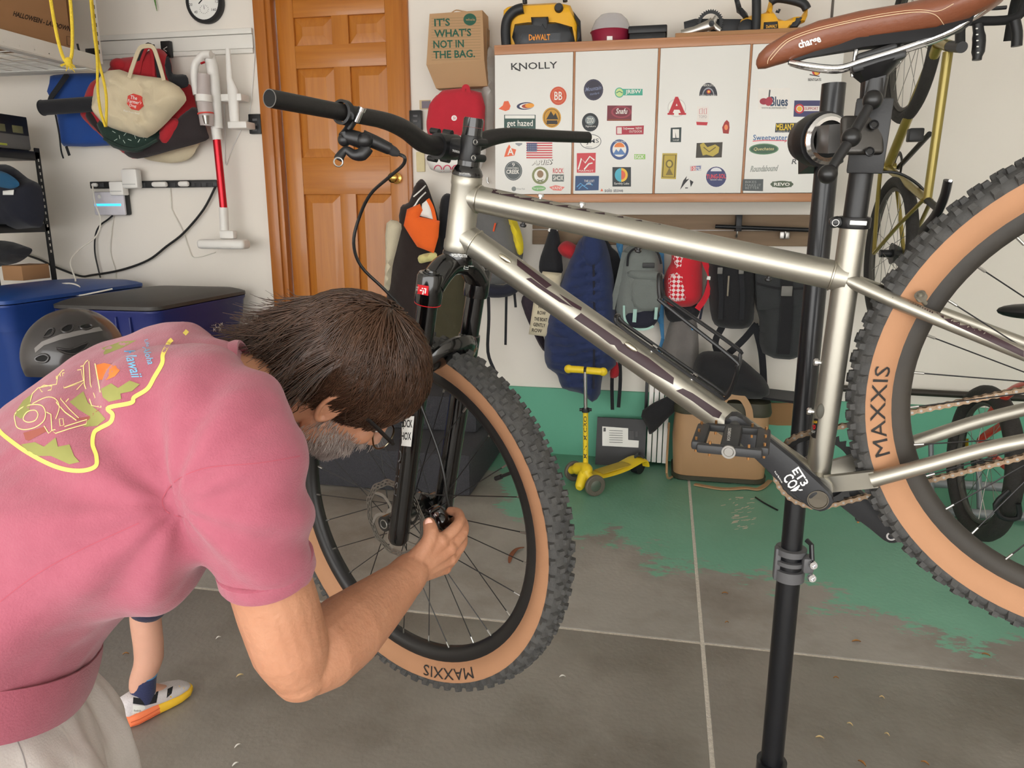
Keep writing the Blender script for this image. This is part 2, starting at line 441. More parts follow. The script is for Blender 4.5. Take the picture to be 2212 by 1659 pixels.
d1x0, d1x1, dz0, dz1 = DX0 + 0.095, DX1 - 0.01, DZ0 + 0.01, DZ1 - 0.03
DY = WALL + 0.035
dd = MB(oak)
st = 0.105; midw = 0.10
cxm = (d1x0 + d1x1) / 2
# stiles, mullion and rails stand proud, the panels are raised fields inside them
def bx(m, x0, x1, z0, z1, y0, y1, bev=0.003): return m.box(((x0 + x1) / 2, (y0 + y1) / 2, (z0 + z1) / 2), (x1 - x0, y1 - y0, z1 - z0), bev=bev)
bx(dd, d1x0, d1x1, dz0, dz1, DY + 0.012, DY + 0.04)
door = struct(dd.build('door_1'))
for x0, x1 in ((d1x0, d1x0 + st), (d1x1 - st - 0.01, d1x1)): bx(MB(oak), x0, x1, dz0, dz1, DY - 0.006, DY + 0.02).build('door_stile', door)
def zz(y): return W(720, y, DY).z
rails = [(zz(232), zz(30)), (zz(428), zz(345)), (dz0, zz(660)), ]
prz = [(zz(96), dz1 - 0.11), (zz(340), zz(146)), (zz(655), zz(420))]
px0, px1 = d1x0 + st, d1x1 - st - 0.01
zb = [dz0, zz(655), zz(420), zz(340), zz(146), zz(96), dz1 - 0.11, dz1]
orail = wood('honey_oak_rail', (164, 93, 26), (202, 132, 52), (1.2, 22, 22))
for a, b in ((0, 1), (2, 3), (4, 5), (6, 7)): bx(MB(orail), px0, px1, zb[a], zb[b], DY - 0.006, DY + 0.02).build('door_rail', door)
bx(MB(oak), cxm - midw / 2, cxm + midw / 2, dz0, dz1, DY - 0.0055, DY + 0.02).build('door_mullion', door)
for a, b in ((1, 2), (3, 4), (5, 6)):
    for x0, x1 in ((px0, cxm - midw / 2), (cxm + midw / 2, px1)):
        m = MB(oak); i = 0.012; k = 0.05
        q = lambda d, y: [V((x0 + d, y, zb[a] + d)), V((x1 - d, y, zb[a] + d)), V((x1 - d, y, zb[b] - d)), V((x0 + d, y, zb[b] - d))]
        m.loft([q(i * 0, DY + 0.012), q(i, DY + 0.009), q(k, DY - 0.004), q(k + 0.004, DY - 0.004)]); m.build('door_panel', door, sharp=10)
kn = MB(brass); kc = W(850, 384, DY - 0.05)
kn.lathe([(0.032, -0.045), (0.033, -0.05), (0.014, -0.056), (0.012, -0.075), (0.024, -0.083), (0.03, -0.095), (0.029, -0.108), (0.018, -0.117), (0, -0.119)], (kc.x, DY + 0.04, kc.z), (0, 1, 0), 24)
kn.build('door_knob', door)['label'] = 'round polished brass knob'
# white edge bead left of the door and dark floor bracket
m = MB(m_edge).tube([W(556, 0, WALL - 0.02), W(597, 700, WALL - 0.02)], 0.008, 8); struct(m.build('trim_2'))
b = MB(M('dark_bracket', (62, 66, 72), 0.6)).pbox(563, 712, 604, 752, WALL - 0.05, 0.05, 0.003)
tag(b.build('bracket_block'), 'small dark grey block on the wall at the foot of the door frame', 'block')
# carpeted door step
car = M('charcoal_carpet', (52, 52, 56), 0.98, 0, 0.5, 160, 0.9, 240, col2=(74, 74, 80))
s1 = F(668, 1068); s2 = F(1018, 1052); 
stp = thing('door_step', 'dark grey carpet covered step below the wooden door', 'step', (-1.55, 3.85, 0))
MB(car).box((-1.62, 3.80, 0.11), (1.42, 0.78, 0.22), bev=0.015).build('lower_tread', stp)
MB(car).box((-1.62, 3.99, 0.32), (1.30, 0.40, 0.20), bev=0.015).build('upper_tread', stp)
# ================================================================== the mountain bike held in the stand
BR = Matrix(((-0.9545216, -0.1500812, -0.2576123), (0.1622875, -0.9863832, -0.0266654), (-0.2501024, -0.06726, 0.9658804)))
BT = V((0.2558041, 1.2009743, 0.9804384))
BX = Matrix.Translation(BT) @ BR.to_4x4()                           # bike frame: x forward, y to its left, z up, origin at the bottom bracket
def bp(x, y, z): return BX @ V((x, y, z))
HX = V((-0.4128, 0, 0.9108)); STV = V((-0.285, 0, 0.9585))
HB = V((0.5039, 0, 0.4981)); HT = V((0.451, 0, 0.6147))
FWD = V((0.8754, -0.2764, 0.3967)); LF = V((0.2517, 0.961, 0.1141))
FA = V((0.7675, -0.0126, 0.0224)); RA = V((-0.435, 0, 0.0603))
ti = M('brushed_silver_frame', (172, 168, 157), 0.4, 0.9, 0.04, 20, 0.02, 200)
blk = plastic('satin_black_alloy', (20, 20, 22), 0.38)
gblk = M('gloss_black', (9, 9, 11), 0.16, 0, 0.05, 9, coat=0.6)
rub = M('tire_rubber', (56, 57, 58), 0.88, 0, 0.3, 26, 0.3, 160, col2=(88, 86, 83))
tan = M('tan_sidewall', (174, 128, 94), 0.75, 0, 0.08, 14, 0.08, 200)
chrome = metal('chrome', (228, 228, 230), 0.12)
steel = metal('steel', (170, 168, 164), 0.3)
gold = metal('dirty_chain', (150, 128, 106), 0.42)
white = M('white_print', (236, 236, 232), 0.5, 0, 0.02)
red = M('red_print', (214, 22, 34), 0.45, 0, 0.03)
plum = M('plum_decal', (48, 24, 32), 0.55, 0, 0.08)
lsil = metal('pale_silver_decal', (206, 200, 182), 0.3)
bike = thing('mountain_bike', 'silver hardtail mountain bike with tan wall tires clamped in the repair stand', 'bicycle', bp(0, 0, 0) - V((0, 0, 0.33)))
def bm(mat): return MB(mat, BX)
def bb(m, name, parent=None, sharp=35): return m.build(name, parent or bike, sharp)
# --- frame
fr = bm(ti)
fr.lathe([(0.0255, 0), (0.027, 0.004), (0.027, 0.016), (0.0255, 0.02), (0.025, 0.11), (0.0262, 0.114), (0.0262, 0.1262), (0.025, 0.1282)], HB, HX, 40)
head = bb(fr, 'head_tube')
tt0 = HT - HX * 0.034; tt1 = STV * 0.327; dt0 = HB + HX * 0.03; dt1 = V((0.012, 0, 0.006))
top = bb(bm(ti).cyl(tt0, tt1, 0.0222, 0.0216, 36), 'top_tube')
down = bb(bm(ti).cyl(dt0, dt1, 0.0240, 0.0240, 36), 'down_tube')
seatt = bb(bm(ti).cyl(V((0, 0, 0)), STV * 0.405, 0.0188, 0.0188, 32), 'seat_tube')
def weld(m, c, ax, r, n=34):
    u, w = basis(ax)
    for i in range(n):
        a = 2 * PI * i / n; p = V(c) + (u * math.cos(a) + w * math.sin(a)) * r
        m.ell(p, (0.0022, 0.0022, 0.0022), nu=6, nv=4)
def bead(c, ax, r): return bm(metal('weld_bead', (196, 192, 180), 0.3)).torus(c, ax, r, 0.0018, 36, 6)
bead(tt0 + (tt1 - tt0).normalized() * 0.0265, tt1 - tt0, 0.0226).build('weld_bead', top)
bead(tt1 - (tt1 - tt0).normalized() * 0.02, tt1 - tt0, 0.022).build('weld_bead', top)
bead(dt0 + (dt1 - dt0).normalized() * 0.03, dt1 - dt0, 0.0244).build('weld_bead', down)
bb(bm(ti).cyl((0, -0.037, 0), (0, 0.037, 0), 0.0222, n=32), 'bottom_bracket_shell')
for s in (1, -1):
    cs = [V((-0.005, 0.026 * s, 0.004)), V((-0.05, 0.036 * s, 0.008)), V((-0.085, 0.045 * s, 0.012))]
    m = bm(ti); m.tube(cs, 1.0, 4, flat=(0.019, 0.006), nrm=(0, 1, 0)); yk = m.build('chainstay_yoke', bike, 25)
    cp = smooth_path([V((-0.078, 0.0455 * s, 0.011)), V((-0.15, 0.050 * s, 0.026)), V((-0.25, 0.056 * s, 0.047)), V((-0.36, 0.066 * s, 0.058)), RA + V((0.01, 0.068 * s, 0))], 5)
    bb(bm(ti).tube(cp, [0.0118 - 0.003 * i / (len(cp) - 1) for i in range(len(cp))], 20), 'chainstay')
    ss = smooth_path([STV * 0.325 + V((-0.002, 0.010 * s, 0)), STV * 0.312 + V((-0.07, 0.034 * s, -0.035)), V((-0.25, 0.052 * s, 0.20)), RA + V((0.004, 0.068 * s, 0.012))], 5)
    seat_st = bb(bm(ti).tube(ss, [0.0098] * 6 + [0.0092] * (len(ss) - 6), 18), 'seatstay')
    if s == 1: stay = seat_st; stay_path = ss
    pm = bm(ti); q = STV * 0.312 + V((-0.105, 0.040 * s, -0.045))
    pm.lathe([(0.0035, -0.012), (0.0035, 0), (0.0075, 0.001), (0.0075, 0.009), (0.0045, 0.009), (0.0045, 0.003), (0, 0.003)], q + V((0.012, 0, 0.016)), (0.25, 0.5 * s, 0.7), 16); pm.build('cable_boss', seat_st)
# bolts and guides on the frame
ax = (tt1 - tt0); tn = V((ax.z, 0, -ax.x)).normalized() * -1
if tn.z < 0: tn = -tn
al = V((FWD.x, 0, FWD.z))
for t, sgn in ((0.215, 1), (0.33, 1), (0.18, -1), (0.50, -1), (0.83, -1)):
    p = tt0 + ax * t + tn * sgn * 0.0218
    m = bm(chrome if sgn > 0 else blk); m.lathe([(0.003, -0.002), (0.003, 0.003), (0.0055, 0.0032), (0.0055, 0.0062), (0.004, 0.008), (0, 0.008)], p, tn * sgn, 14); m.build('frame_bolt', top)
ad = dt1 - dt0
dn = V((ad.z, 0, -ad.x)).normalized(); dn = dn if dn.z > 0 else -dn
for t in (0.135, 0.50, 0.93):
    p = dt0 + ad * t + (dn * 0.62 + V((0, 0.78, 0))).normalized() * 0.0245; e = ad.normalized()
    m = bm(lsil); m.tube([p - e * 0.012, p - e * 0.006, p + e * 0.006, p + e * 0.012], [0.002, 0.0048, 0.0048, 0.002], 10); m.build('cable_guide', down)
for t in (0.115, 0.195):
    p = STV * t * 1.0 + V((1, 0, 0.3)).normalized() * 0.018
    m = bm(chrome); m.lathe([(0.0035, -0.002), (0.0035, 0.004), (0.006, 0.0045), (0.006, 0.009), (0.004, 0.011), (0, 0.011)], p, (1, 0, 0.3), 14); m.build('bottle_boss', seatt)
m = bm(M('port_plug', (78, 76, 68), 0.6)); m.ell(STV * 0.122 + V((0.009, 0.0158, 0.003)), (0.0065, 0.0035, 0.0125), Matrix.Rotation(R(-16), 3, 'Y')); m.build('port_plug', seatt)
# bottle cage on the down tube
cg = bm(blk); e = ad.normalized(); nn = dn
def cgp(t, n, s): return dt0 + e * t + nn * (n + 0.005) + V((0, s, 0))
OFF_ = 0.006
path = [cgp(0.305, 0.034, 0.010), cgp(0.315, 0.028, 0.012), cgp(0.36, 0.0265, 0.013), cgp(0.50, 0.0265, 0.013), cgp(0.525, 0.03, 0.013), cgp(0.515, 0.07, 0.03), cgp(0.505, 0.088, 0.038), cgp(0.49, 0.095, 0.036), cgp(0.36, 0.1, 0.02), cgp(0.345, 0.104, 0.016), cgp(0.325, 0.128, 0.008)]
pathm = [V((p.x, -p.y, p.z)) for p in path]
cg.tube(smooth_path(path + pathm[::-1], 4, True), 0.0032, 8, closed=True); cage = bb(cg, 'bottle_cage')
for t in (0.385, 0.465): bm(chrome).lathe([(0.004, 0.019), (0.004, 0.03), (0.0055, 0.03), (0.005, 0.034), (0, 0.034)], dt0 + e * t, nn, 12).build('cage_bolt', cage)
# seat clamp, post, saddle
m = bm(blk); m.lathe([(0.0215, -0.008), (0.0225, -0.006), (0.0225, 0.006), (0.0215, 0.008), (0.018, 0.008), (0.018, -0.008)], STV * 0.4075, STV, 32, closed=True)
m.box(STV * 0.4075 + V((0.024, 0.004, 0.007)), (0.018, 0.024, 0.015), bev=0.005); sc = bb(m, 'seat_clamp')
bm(white).box(STV * 0.4075 + V((-0.004, 0.0222, 0)), (0.022, 0.0012, 0.006), Matrix.Rotation(R(-17), 3, 'Y'), 0.001).build('clamp_stripe', sc)
bm(steel).torus(STV * 0.4075 + V((0.0245, 0.0164, 0.007)), (0, 1, 0), 0.0045, 0.0007, 20, 6).build('clamp_ring', sc)
PT = STV * 0.60
SR = Matrix.Rotation(R(-15), 3, 'Y')
bb(bm(blk).cyl(STV * 0.36, PT, 0.0162, 0.0162, 28), 'seatpost')
m = bm(blk)
m.loft([[PT + V((x * a, y * a, 0)) + STV * h for x, y in ((0.02, 0.0), (0.014, 0.014), (0, 0.018), (-0.014, 0.014), (-0.02, 0), (-0.014, -0.014), (0, -0.018), (0.014, -0.014))] for a, h in ((0.8, -0.03), (0.9, 0.0), (1.5, 0.012), (1.7, 0.018))])
m.box(PT + STV * 0.020 + V((0, 0, 0)), (0.066, 0.05, 0.012), bev=0.004)
m.box(PT + STV * 0.033 + V((0.004, 0, 0)), (0.05, 0.046, 0.010), bev=0.004)
sh = bb(m, 'seatpost_head')
for s in (0.03, -0.028): bm(steel).cyl(PT + STV * 0.012 + V((s, 0, 0)), PT + STV * 0.066 + V((s, 0, 0)), 0.003, n=10).build('head_bolt', sh)
leather = M('brown_saddle_leather', (122, 70, 46), 0.42, 0, 0.14, 10, 0.1, 180, coat=0.12)
SO = PT + V((-0.018, 0, 0.064))
def S_(x, y, z): return SO + SR @ V((x, y, z))
prof = [(0.158, 0.002, -0.034, -0.040), (0.155, 0.011, -0.026, -0.046), (0.145, 0.018, -0.016, -0.046), (0.12, 0.0225, -0.002, -0.040), (0.08, 0.026, 0.011, -0.030), (0.03, 0.031, 0.019, -0.022), (-0.02, 0.040, 0.023, -0.020), (-0.06, 0.055, 0.028, -0.018), (-0.095, 0.069, 0.037, -0.008), (-0.118, 0.070, 0.042, 0.004), (-0.132, 0.054, 0.040, 0.014), (-0.138, 0.02, 0.034, 0.022)]
def sring(x, hw, zt, zb, k=26):
    out = []
    for i in range(k):
        a = 2 * PI * i / k; c, s_ = math.cos(a), math.sin(a)
        yy = hw * (abs(c) ** 0.75) * (1 if c >= 0 else -1)
        z = (zt + zb) / 2 + (zt - zb) / 2 * (abs(s_) ** 0.8) * (1 if s_ >= 0 else -1)
        out.append(S_(x, yy * (1.0 if s_ >= 0 else 0.93), z))
    return out
dense = []
for i in range(len(prof) - 1):
    for j in range(3):
        t = j / 3; dense.append(tuple(prof[i][k] * (1 - t) + prof[i + 1][k] * t for k in range(4)))
dense.append(prof[-1])
sd = bm(leather).loft([sring(*p) for p in dense]); sad = bb(sd, 'saddle', sharp=60)
under = M('saddle_base', (34, 34, 36), 0.6)
m = bm(under); m.loft([[S_(x, y, z) for y, z in ((hw, -0.002 + zz_), (hw * 0.7, -0.014 + zz_), (-hw * 0.7, -0.014 + zz_), (-hw, -0.002 + zz_))] for x, hw, zz_ in ((0.115, 0.010, -0.028), (0.09, 0.014, -0.021), (0.02, 0.025, -0.013), (-0.06, 0.042, -0.010), (-0.10, 0.05, 0.004))]); m.build('saddle_base', sad)
for s in (1, -1):
    rp = smooth_path([S_(0.112, 0.008 * s, -0.040), S_(0.09, 0.017 * s, -0.046), S_(0.05, 0.022 * s, -0.052), PT + STV * 0.027 + V((0.02, 0.023 * s, 0)), PT + STV * 0.027 + V((-0.03, 0.023 * s, 0)), S_(-0.08, 0.032 * s, -0.015), S_(-0.112, 0.042 * s, 0.008)], 5)
    m = bm(chrome); m.tube(rp, 0.0037, 10); m.build('saddle_rail', sad)
# --- headset, stem, bar
m = bm(gblk); m.lathe([(0.0262, 0), (0.0265, 0.004), (0.0235, 0.010), (0.019, 0.016), (0.019, 0.024)], HT + HX * 0.0005, HX, 36); hs = bb(m, 'headset_cup')
m = bm(gblk); m.lathe([(0.0268, -0.02), (0.0275, -0.018), (0.0275, -0.004), (0.0262, 0.0), (0.02, 0.0)], HB, HX, 36); hl = bb(m, 'lower_headset_cup')
STC = HT + HX * 0.044
CL = STC + FWD * 0.0535 + HX * -0.004
m = bm(blk); m.lathe([(0.0172, -0.021), (0.0178, -0.019), (0.0178, 0.019), (0.0172, 0.021)], STC, HX, 32)
m.tube([STC + FWD * 0.008, STC + FWD * 0.02, CL - FWD * 0.016], [0.016, 0.0145, 0.0165], 20)
m.cyl(CL - LF * 0.0235, CL + LF * 0.0235, 0.0215, n=32)
stem = bb(m, 'stem')
m = bm(gblk); m.cyl(STC + HX * 0.0212, STC + HX * 0.034, 0.0168, n=32); m.cyl(STC + HX * 0.0345, STC + HX * 0.047, 0.0168, n=32); m.cyl(STC + HX * 0.047, STC + HX * 0.049, 0.0155, n=32); bb(m, 'spacer_stack')
for h in (-0.0125, 0.0125):
    m = bm(blk); m.cyl(STC - FWD * 0.020 + HX * h - LF * 0.013, STC - FWD * 0.020 + HX * h + LF * 0.0135, 0.0062, n=16); ear = m.build('pinch_ear', stem)
    bm(steel).torus(STC - FWD * 0.020 + HX * h + LF * 0.0138, LF, 0.0036, 0.0009, 18, 6).build('pinch_bolt', stem)
m = bm(blk)
for s in (1, -1):
    for h in (1, -1): m.cyl(CL + FWD * 0.004 + LF * 0.0165 * s + HX * 0.0225 * h, CL + FWD * 0.022 + LF * 0.0165 * s + HX * 0.0225 * h, 0.005, n=12)
m.cyl(CL + FWD * 0.012 - LF * 0.0228, CL + FWD * 0.012 + LF * 0.0228, 0.0145, n=24)
m.build('faceplate', stem)
BEN, BSW = 0.0623, 0.0426
half = [CL + LF * 0.0, CL + LF * 0.03, CL + LF * 0.06 + HX * 0.004, CL + LF * 0.105 + HX * 0.020 - FWD * 0.006, CL + LF * 0.145 + HX * 0.029 - FWD * 0.012, CL + LF * 0.18 + HX * 0.033 - FWD * 0.017, CL + LF * 0.3905 + HX * 0.044 - FWD * BSW]
hlf = smooth_path(half[:-1], 5) + [half[-2] * 0.5 + half[-1] * 0.5, half[-1]]
def mir(p): d = p - CL; y = d.dot(LF); return p - LF * 2 * y
full = [mir(p) for p in hlf[::-1]] + hlf[1:]
rad = []
for p in full:
    y = abs((p - CL).dot(LF)); rad.append(0.0159 if y < 0.07 else 0.0159 - (0.0159 - 0.0113) * min(1, (y - 0.07) / 0.13))
m = bm(M('bar_black', (24, 22, 22), 0.45, 0, 0.1, 40, 0.04)); m.tube(full, rad, 24, cap=False)
bar = bb(m, 'handlebar')
for sgn in (1, -1):
    p = half[-1] if sgn > 0 else mir(half[-1]); q = half[-2] if sgn > 0 else mir(half[-2]); d = (p - q).normalized()
    bm(metal('bar_edge', (120, 118, 116), 0.35)).lathe([(0.0114, 0), (0.0112, 0.0005), (0.0103, 0.0005), (0.0101, 0)], p, d, 28, closed=True).build('bar_end_ring', bar)
    bm(M('bar_bore', (12, 12, 12), 0.9)).lathe([(0.0102, 0.0), (0.0102, -0.06), (0, -0.06)], p, d, 24).build('bar_bore', bar)
# brake lever (traced at its own depth beside the left bar)
def LV(x, y, d): return C(x, y, d)
lv = MB(blk); DL = 1.02
bc = [half[-2] * (1 - t) + half[-1] * t for t in (0.36,)][0]; bdir = (half[-1] - half[-2]).normalized()
cb = BX @ bc; cdv = (BR @ bdir)
lv.lathe([(0.0135, -0.006), (0.017, -0.005), (0.017, 0.005), (0.0135, 0.006)], cb, cdv, 24, closed=True)
lever = lv.build('lever_clamp', bike)
def LP(x, y, o=0.0): return C(x, y, (cb - CAM).dot(FW) + 0.015 + o)
m = MB(blk); m.tube(smooth_path([LP(762, 262), LP(748, 290), LP(770, 300), LP(800, 312, .01)], 3), [0.006] * 3 + [0.011] * 3 + [0.0115] * 3 + [0.009], 12)
m.tube([LP(782, 296), LP(812, 308, .006), LP(842, 322, .014)], [0.0105, 0.0095, 0.0085], 14); m.ell(LP(744, 302), (0.0095, 0.0095, 0.0095)); m.ell(LP(788, 303, -0.004), (0.012, 0.01, 0.011)); m.build('master_cylinder', lever)
m = MB(M('rubber_boot', (40, 40, 42), 0.8)); m.tube([LP(840, 321, .014), LP(852, 328, .018), LP(862, 333, .02)], [0.0075, 0.007, 0.004], 12); m.build('hose_boot', lever)
m = MB(blk); m.tube(smooth_path([LP(796, 318), LP(782, 333), LP(765, 334), LP(748, 324), LP(737, 334), LP(731, 345)], 4), [0.008, 0.0085, 0.009, 0.009, 0.0095, 0.009, 0.0085, 0.008, 0.0075, 0.007, 0.0065, 0.006, 0.006, 0.0055, 0.0055, 0.006, 0.0062, 0.0065, 0.007, 0.007, 0.007], 12, flat=(1, 0.75), nrm=ray(765, 330)); m.build('brake_lever_blade', lever)
m = MB(steel); m.torus(LP(731, 350, -0.003), ray(740, 350), 0.0062, 0.0012, 20, 6); m.build('lever_hook_ring', lever)
m = MB(chrome); m.cyl(LP(780, 240, -0.02), LP(770, 262, -0.012), 0.0042, n=14); m.cyl(LP(783, 232, -0.022), LP(780, 241, -0.02), 0.0062, 0.0056, n=16); m.build('clamp_bolt', lever)
# hose from the lever down to the loose caliper
def dz(v): return (v - CAM).dot(FW)
hp = [LP(861, 333, .02), C(874, 340, 1.07), C(870, 357, 1.08), C(840, 383, 1.10), C(800, 420, 1.13), C(776, 470, 1.16), C(764, 525, 1.18), C(780, 575, 1.2), C(830, 625, 1.22), C(868, 668, 1.22), C(878, 720, 1.23), C(884, 780, 1.26), C(900, 850, 1.3), C(915, 890, 1.31), C(945, 970, 1.32), C(960, 1030, 1.32), C(966, 1075, 1.31), C(974, 1104, 1.30)]
m = MB(M('hose_black', (18, 18, 18), 0.4)); m.tube(smooth_path(hp, 5), 0.0026, 8); m.build('brake_hose', bike)
# --- fork
LT = [HB - HX * 0.045 + LF * 0.066 * s for s in (1, -1)]; LB = [FA - FWD * 0.030 + LF * 0.064 * s for s in (1, -1)]
cw = bm(gblk)
for i, s in enumerate((1, -1)):
    d = (LB[i] - LT[i]).normalized()
    cw.lathe([(0.012, -0.012), (0.021, -0.011), (0.0235, -0.005), (0.0235, 0.036), (0.022, 0.044), (0.018, 0.045)], LT[i], d, 28)
arcs = []
cr = [HB + HX * -0.022 + LF * y + HX * h - FWD * f_ for y, h, f_ in ((0.062, -0.034, 0), (0.045, -0.016, -0.001), (0.024, -0.003, -0.003), (0, 0.0, -0.004), (-0.024, -0.003, -0.003), (-0.045, -0.016, -0.001), (-0.062, -0.034, 0))]
crs = smooth_path(cr, 3)
cw.tube(crs, 1.0, 14, flat=(0.025, 0.0205), nrm=HX)
crown = bb(cw, 'fork_crown', sharp=45)
for i, s in enumerate((1, -1)):
    d = (LB[i] - LT[i]).normalized(); L_ = (LB[i] - LT[i]).length
    bm(gblk).cyl(LT[i] + d * 0.04, LT[i] + d * 0.2, 0.0176, n=28).build('stanchion', bike)
    m = bm(gblk); m.lathe([(0.0182, 0.118), (0.0205, 0.120), (0.0212, 0.128), (0.0212, 0.16), (0.0205, 0.2), (0.0198, 0.36), (0.0198, L_ - 0.03), (0.0205, L_ - 0.01), (0.0205, L_ + 0.022), (0.017, L_ + 0.03), (0, L_ + 0.03)], LT[i], d, 30)
    lw = bb(m, 'fork_lower')
    m = bm(gblk); ac = FA + LF * 0.064 * s; m.tube([LB[i] + d * -0.012, LB[i] * 0.5 + ac * 0.5, ac], [0.019, 0.018, 0.0155], 16, flat=(1, 0.8), nrm=LF)
    m.cyl(ac - LF * 0.013, ac + LF * 0.013, 0.0155, n=24); m.build('dropout', lw)
    bm(steel).torus(ac + LF * 0.0135 * s, LF, 0.0085, 0.0011, 24, 6).build('axle_ring', lw)
    m = bm(gblk); m.cyl(LT[i] - d * 0.011, LT[i] - d * 0.016, 0.0105, 0.009, n=20); m.torus(LT[i] - d * 0.0125, d, 0.014, 0.0016, 24, 6); m.build('top_cap', bike)
    if s == 1: lowL = lw; dL = d; TL = LT[i]
    if s == 1: bm(red).torus(LT[i] + d * 0.0425, d, 0.0222, 0.0008, 32, 6).build('red_pinstripe', crown)
m = bm(gblk)
aq = []
for y, h, f_ in ((0.055, 0.165, 0.006), (0.05, 0.150, 0.03), (0.036, 0.135, 0.046), (0.018, 0.127, 0.054), (0, 0.126, 0.056), (-0.018, 0.127, 0.054), (-0.036, 0.135, 0.046), (-0.05, 0.150, 0.03), (-0.055, 0.165, 0.006)):
    aq.append(LT[0] * 0.5 + LT[1] * 0.5 + LF * y + dL * h - FWD * f_ * 0.55)
m.tube(smooth_path(aq, 3), 1.0, 12, flat=(0.023, 0.011), nrm=FWD)
arch = m.build('fork_arch', bike)
# --- wheels
def wheel(name, c, n, up0, nspoke, rot0, wmark, rimcol, hubw=0.033, knobseed=1):
    c = V(c); n = V(n).normalized(); a0 = V(up0); a0 = (a0 - n * n.dot(a0)).normalized(); b0 = n.cross(a0)
    def rp(a, r, y): return c + (a0 * math.cos(a) + b0 * math.sin(a)) * r + n * y
    K = 96
    def ring(profile, mat, nm, par, closed=False):
        m = bm(mat); rings = [[rp(2 * PI * i / K, r, y) for r, y in profile] for i in range(K)]
        k = len(profile); vs = [p for q in rings for p in q]; fs = []
        for i in range(K):
            for j in range(k if closed else k - 1):
                a, b = i * k, ((i + 1) % K) * k; fs.append((a + j, a + (j + 1) % k, b + (j + 1) % k, b + j))
        m.add(vs, fs); return m.build(nm, par, 40)
    rimo = ring([(0.3165, 0.0155), (0.311, 0.0162), (0.300, 0.015), (0.291, 0.008), (0.289, 0), (0.291, -0.008), (0.300, -0.015), (0.311, -0.0162), (0.3165, -0.0155), (0.313, -0.012), (0.313, 0.012)], rimcol, name, bike, True)
    for s in (1, -1): 
        o = ring([(0.314, 0.0135 * s), (0.3185, 0.0175 * s), (0.325, 0.0228 * s), (0.334, 0.0272 * s), (0.344, 0.0293 * s), (0.3535, 0.0298 * s)], tan, 'sidewall', rimo)
    ring([(0.3528, 0.0300), (0.358, 0.0302), (0.364, 0.0275), (0.3685, 0.02), (0.371, 0.01), (0.3715, 0), (0.371, -0.01), (0.3685, -0.02), (0.364, -0.0275), (0.358, -0.0302), (0.3528, -0.0300)], rub, 'tire_tread', rimo)
    m = bm(rub); rnd = random.Random(knobseed); NK = 74
    for i in range(NK):
        for row, (y, r, wy, wa, h) in enumerate(((0.0295, 0.3595, 0.005, 0.0085, 0.0075), (-0.0295, 0.3595, 0.005, 0.0085, 0.0075), (0.0185, 0.3685, 0.006, 0.0075, 0.0072), (-0.0185, 0.3685, 0.006, 0.0075, 0.0072), (0.0065, 0.371, 0.0042, 0.0082, 0.0065), (-0.0065, 0.371, 0.0042, 0.0082, 0.0065))):
            a = 2 * PI * (i + (0.5 if row in (2, 3) else 0) + (0.25 if row == 5 else 0)) / NK
            er = (a0 * math.cos(a) + b0 * math.sin(a)); ea = (-a0 * math.sin(a) + b0 * math.cos(a))
            tilt = {0: 0.85, 1: -0.85, 2: 0.42, 3: -0.42}.get(row, 0.1)
            hn = (er * math.cos(tilt) + n * math.sin(tilt)); hy = (n * math.cos(tilt) - er * math.sin(tilt))
            p = c + er * r + n * y; jj = 1 + 0.12 * rnd.random()
            q = []
            for z, k in ((-0.003, 1.15), (h * jj, 0.85)):
                for u, v in ((1, 1), (-1, 1), (-1, -1), (1, -1)): q.append(p + ea * wa / 2 * 1.25 * u * k + hy * wy * v * k + hn * z)
            m.add(q, [(0, 1, 2, 3), (7, 6, 5, 4), (0, 4, 5, 1), (1, 5, 6, 2), (2, 6, 7, 3), (3, 7, 4, 0)])
    stuff(m.build('tread_knobs', rimo, 20))
    hb_ = bm(gblk); hb_.lathe([(0.0, -0.05), (0.011, -0.05), (0.012, -hubw - 0.006), (0.029, -hubw - 0.003), (0.029, -hubw + 0.003), (0.016, -hubw + 0.008), (0.014, 0), (0.016, hubw - 0.008), (0.029, hubw - 0.003), (0.029, hubw + 0.003), (0.012, hubw + 0.006), (0.011, 0.05), (0, 0.05)], c, n, 28)
    hb_.build('hub', rimo)
    for i in range(nspoke):
        a = 2 * PI * i / nspoke + rot0; s = 1 if i % 2 == 0 else -1; cr_ = 1 if (i // 2) % 2 == 0 else -1
        h = a + cr_ * 1.15
        p0 = rp(h, 0.026, hubw * s + 0.003 * cr_); p1 = rp(a, 0.291, 0.004 * s)
        m = bm(blk); d = (p1 - p0).normalized(); m.cyl(p0, p1 - d * 0.012, 0.00105, n=6); m.cyl(p1 - d * 0.014, p1, 0.002, n=8, mat=steel); m.build('spoke', rimo)
    m = bm(blk); va = wmark[1]; m.cyl(rp(va, 0.291, 0), rp(va, 0.262, 0), 0.0032, n=12); m.cyl(rp(va, 0.262, 0), rp(va, 0.247, 0), 0.0045, n=12); m.build('valve_stem', rimo)
    # brand lettering bent round the sidewall
    vs, fs = textmesh('MAXXIS', 0.0)
    for ta in wmark[0]:
        m = bm(M('sidewall_print', (36, 32, 30), 0.7)); q = []
        for u, v in vs:
            a = ta + wmark[2] * u * 0.42; r = 0.3355 + wmark[2] * 0 + v * 0.021
            yy = 0.0016 + next(y0 + (y1 - y0) * (r - r0) / (r1 - r0) for (r0, y0), (r1, y1) in (((0.3185, 0.0175), (0.325, 0.0228)), ((0.325, 0.0228), (0.334, 0.0272)), ((0.334, 0.0272), (0.344, 0.0293)), ((0.344, 0.0293), (0.36, 0.0298))) if r <= r1)
            q.append(rp(a, r, yy))
        m.add(q, fs); m.build('sidewall_lettering', rimo)
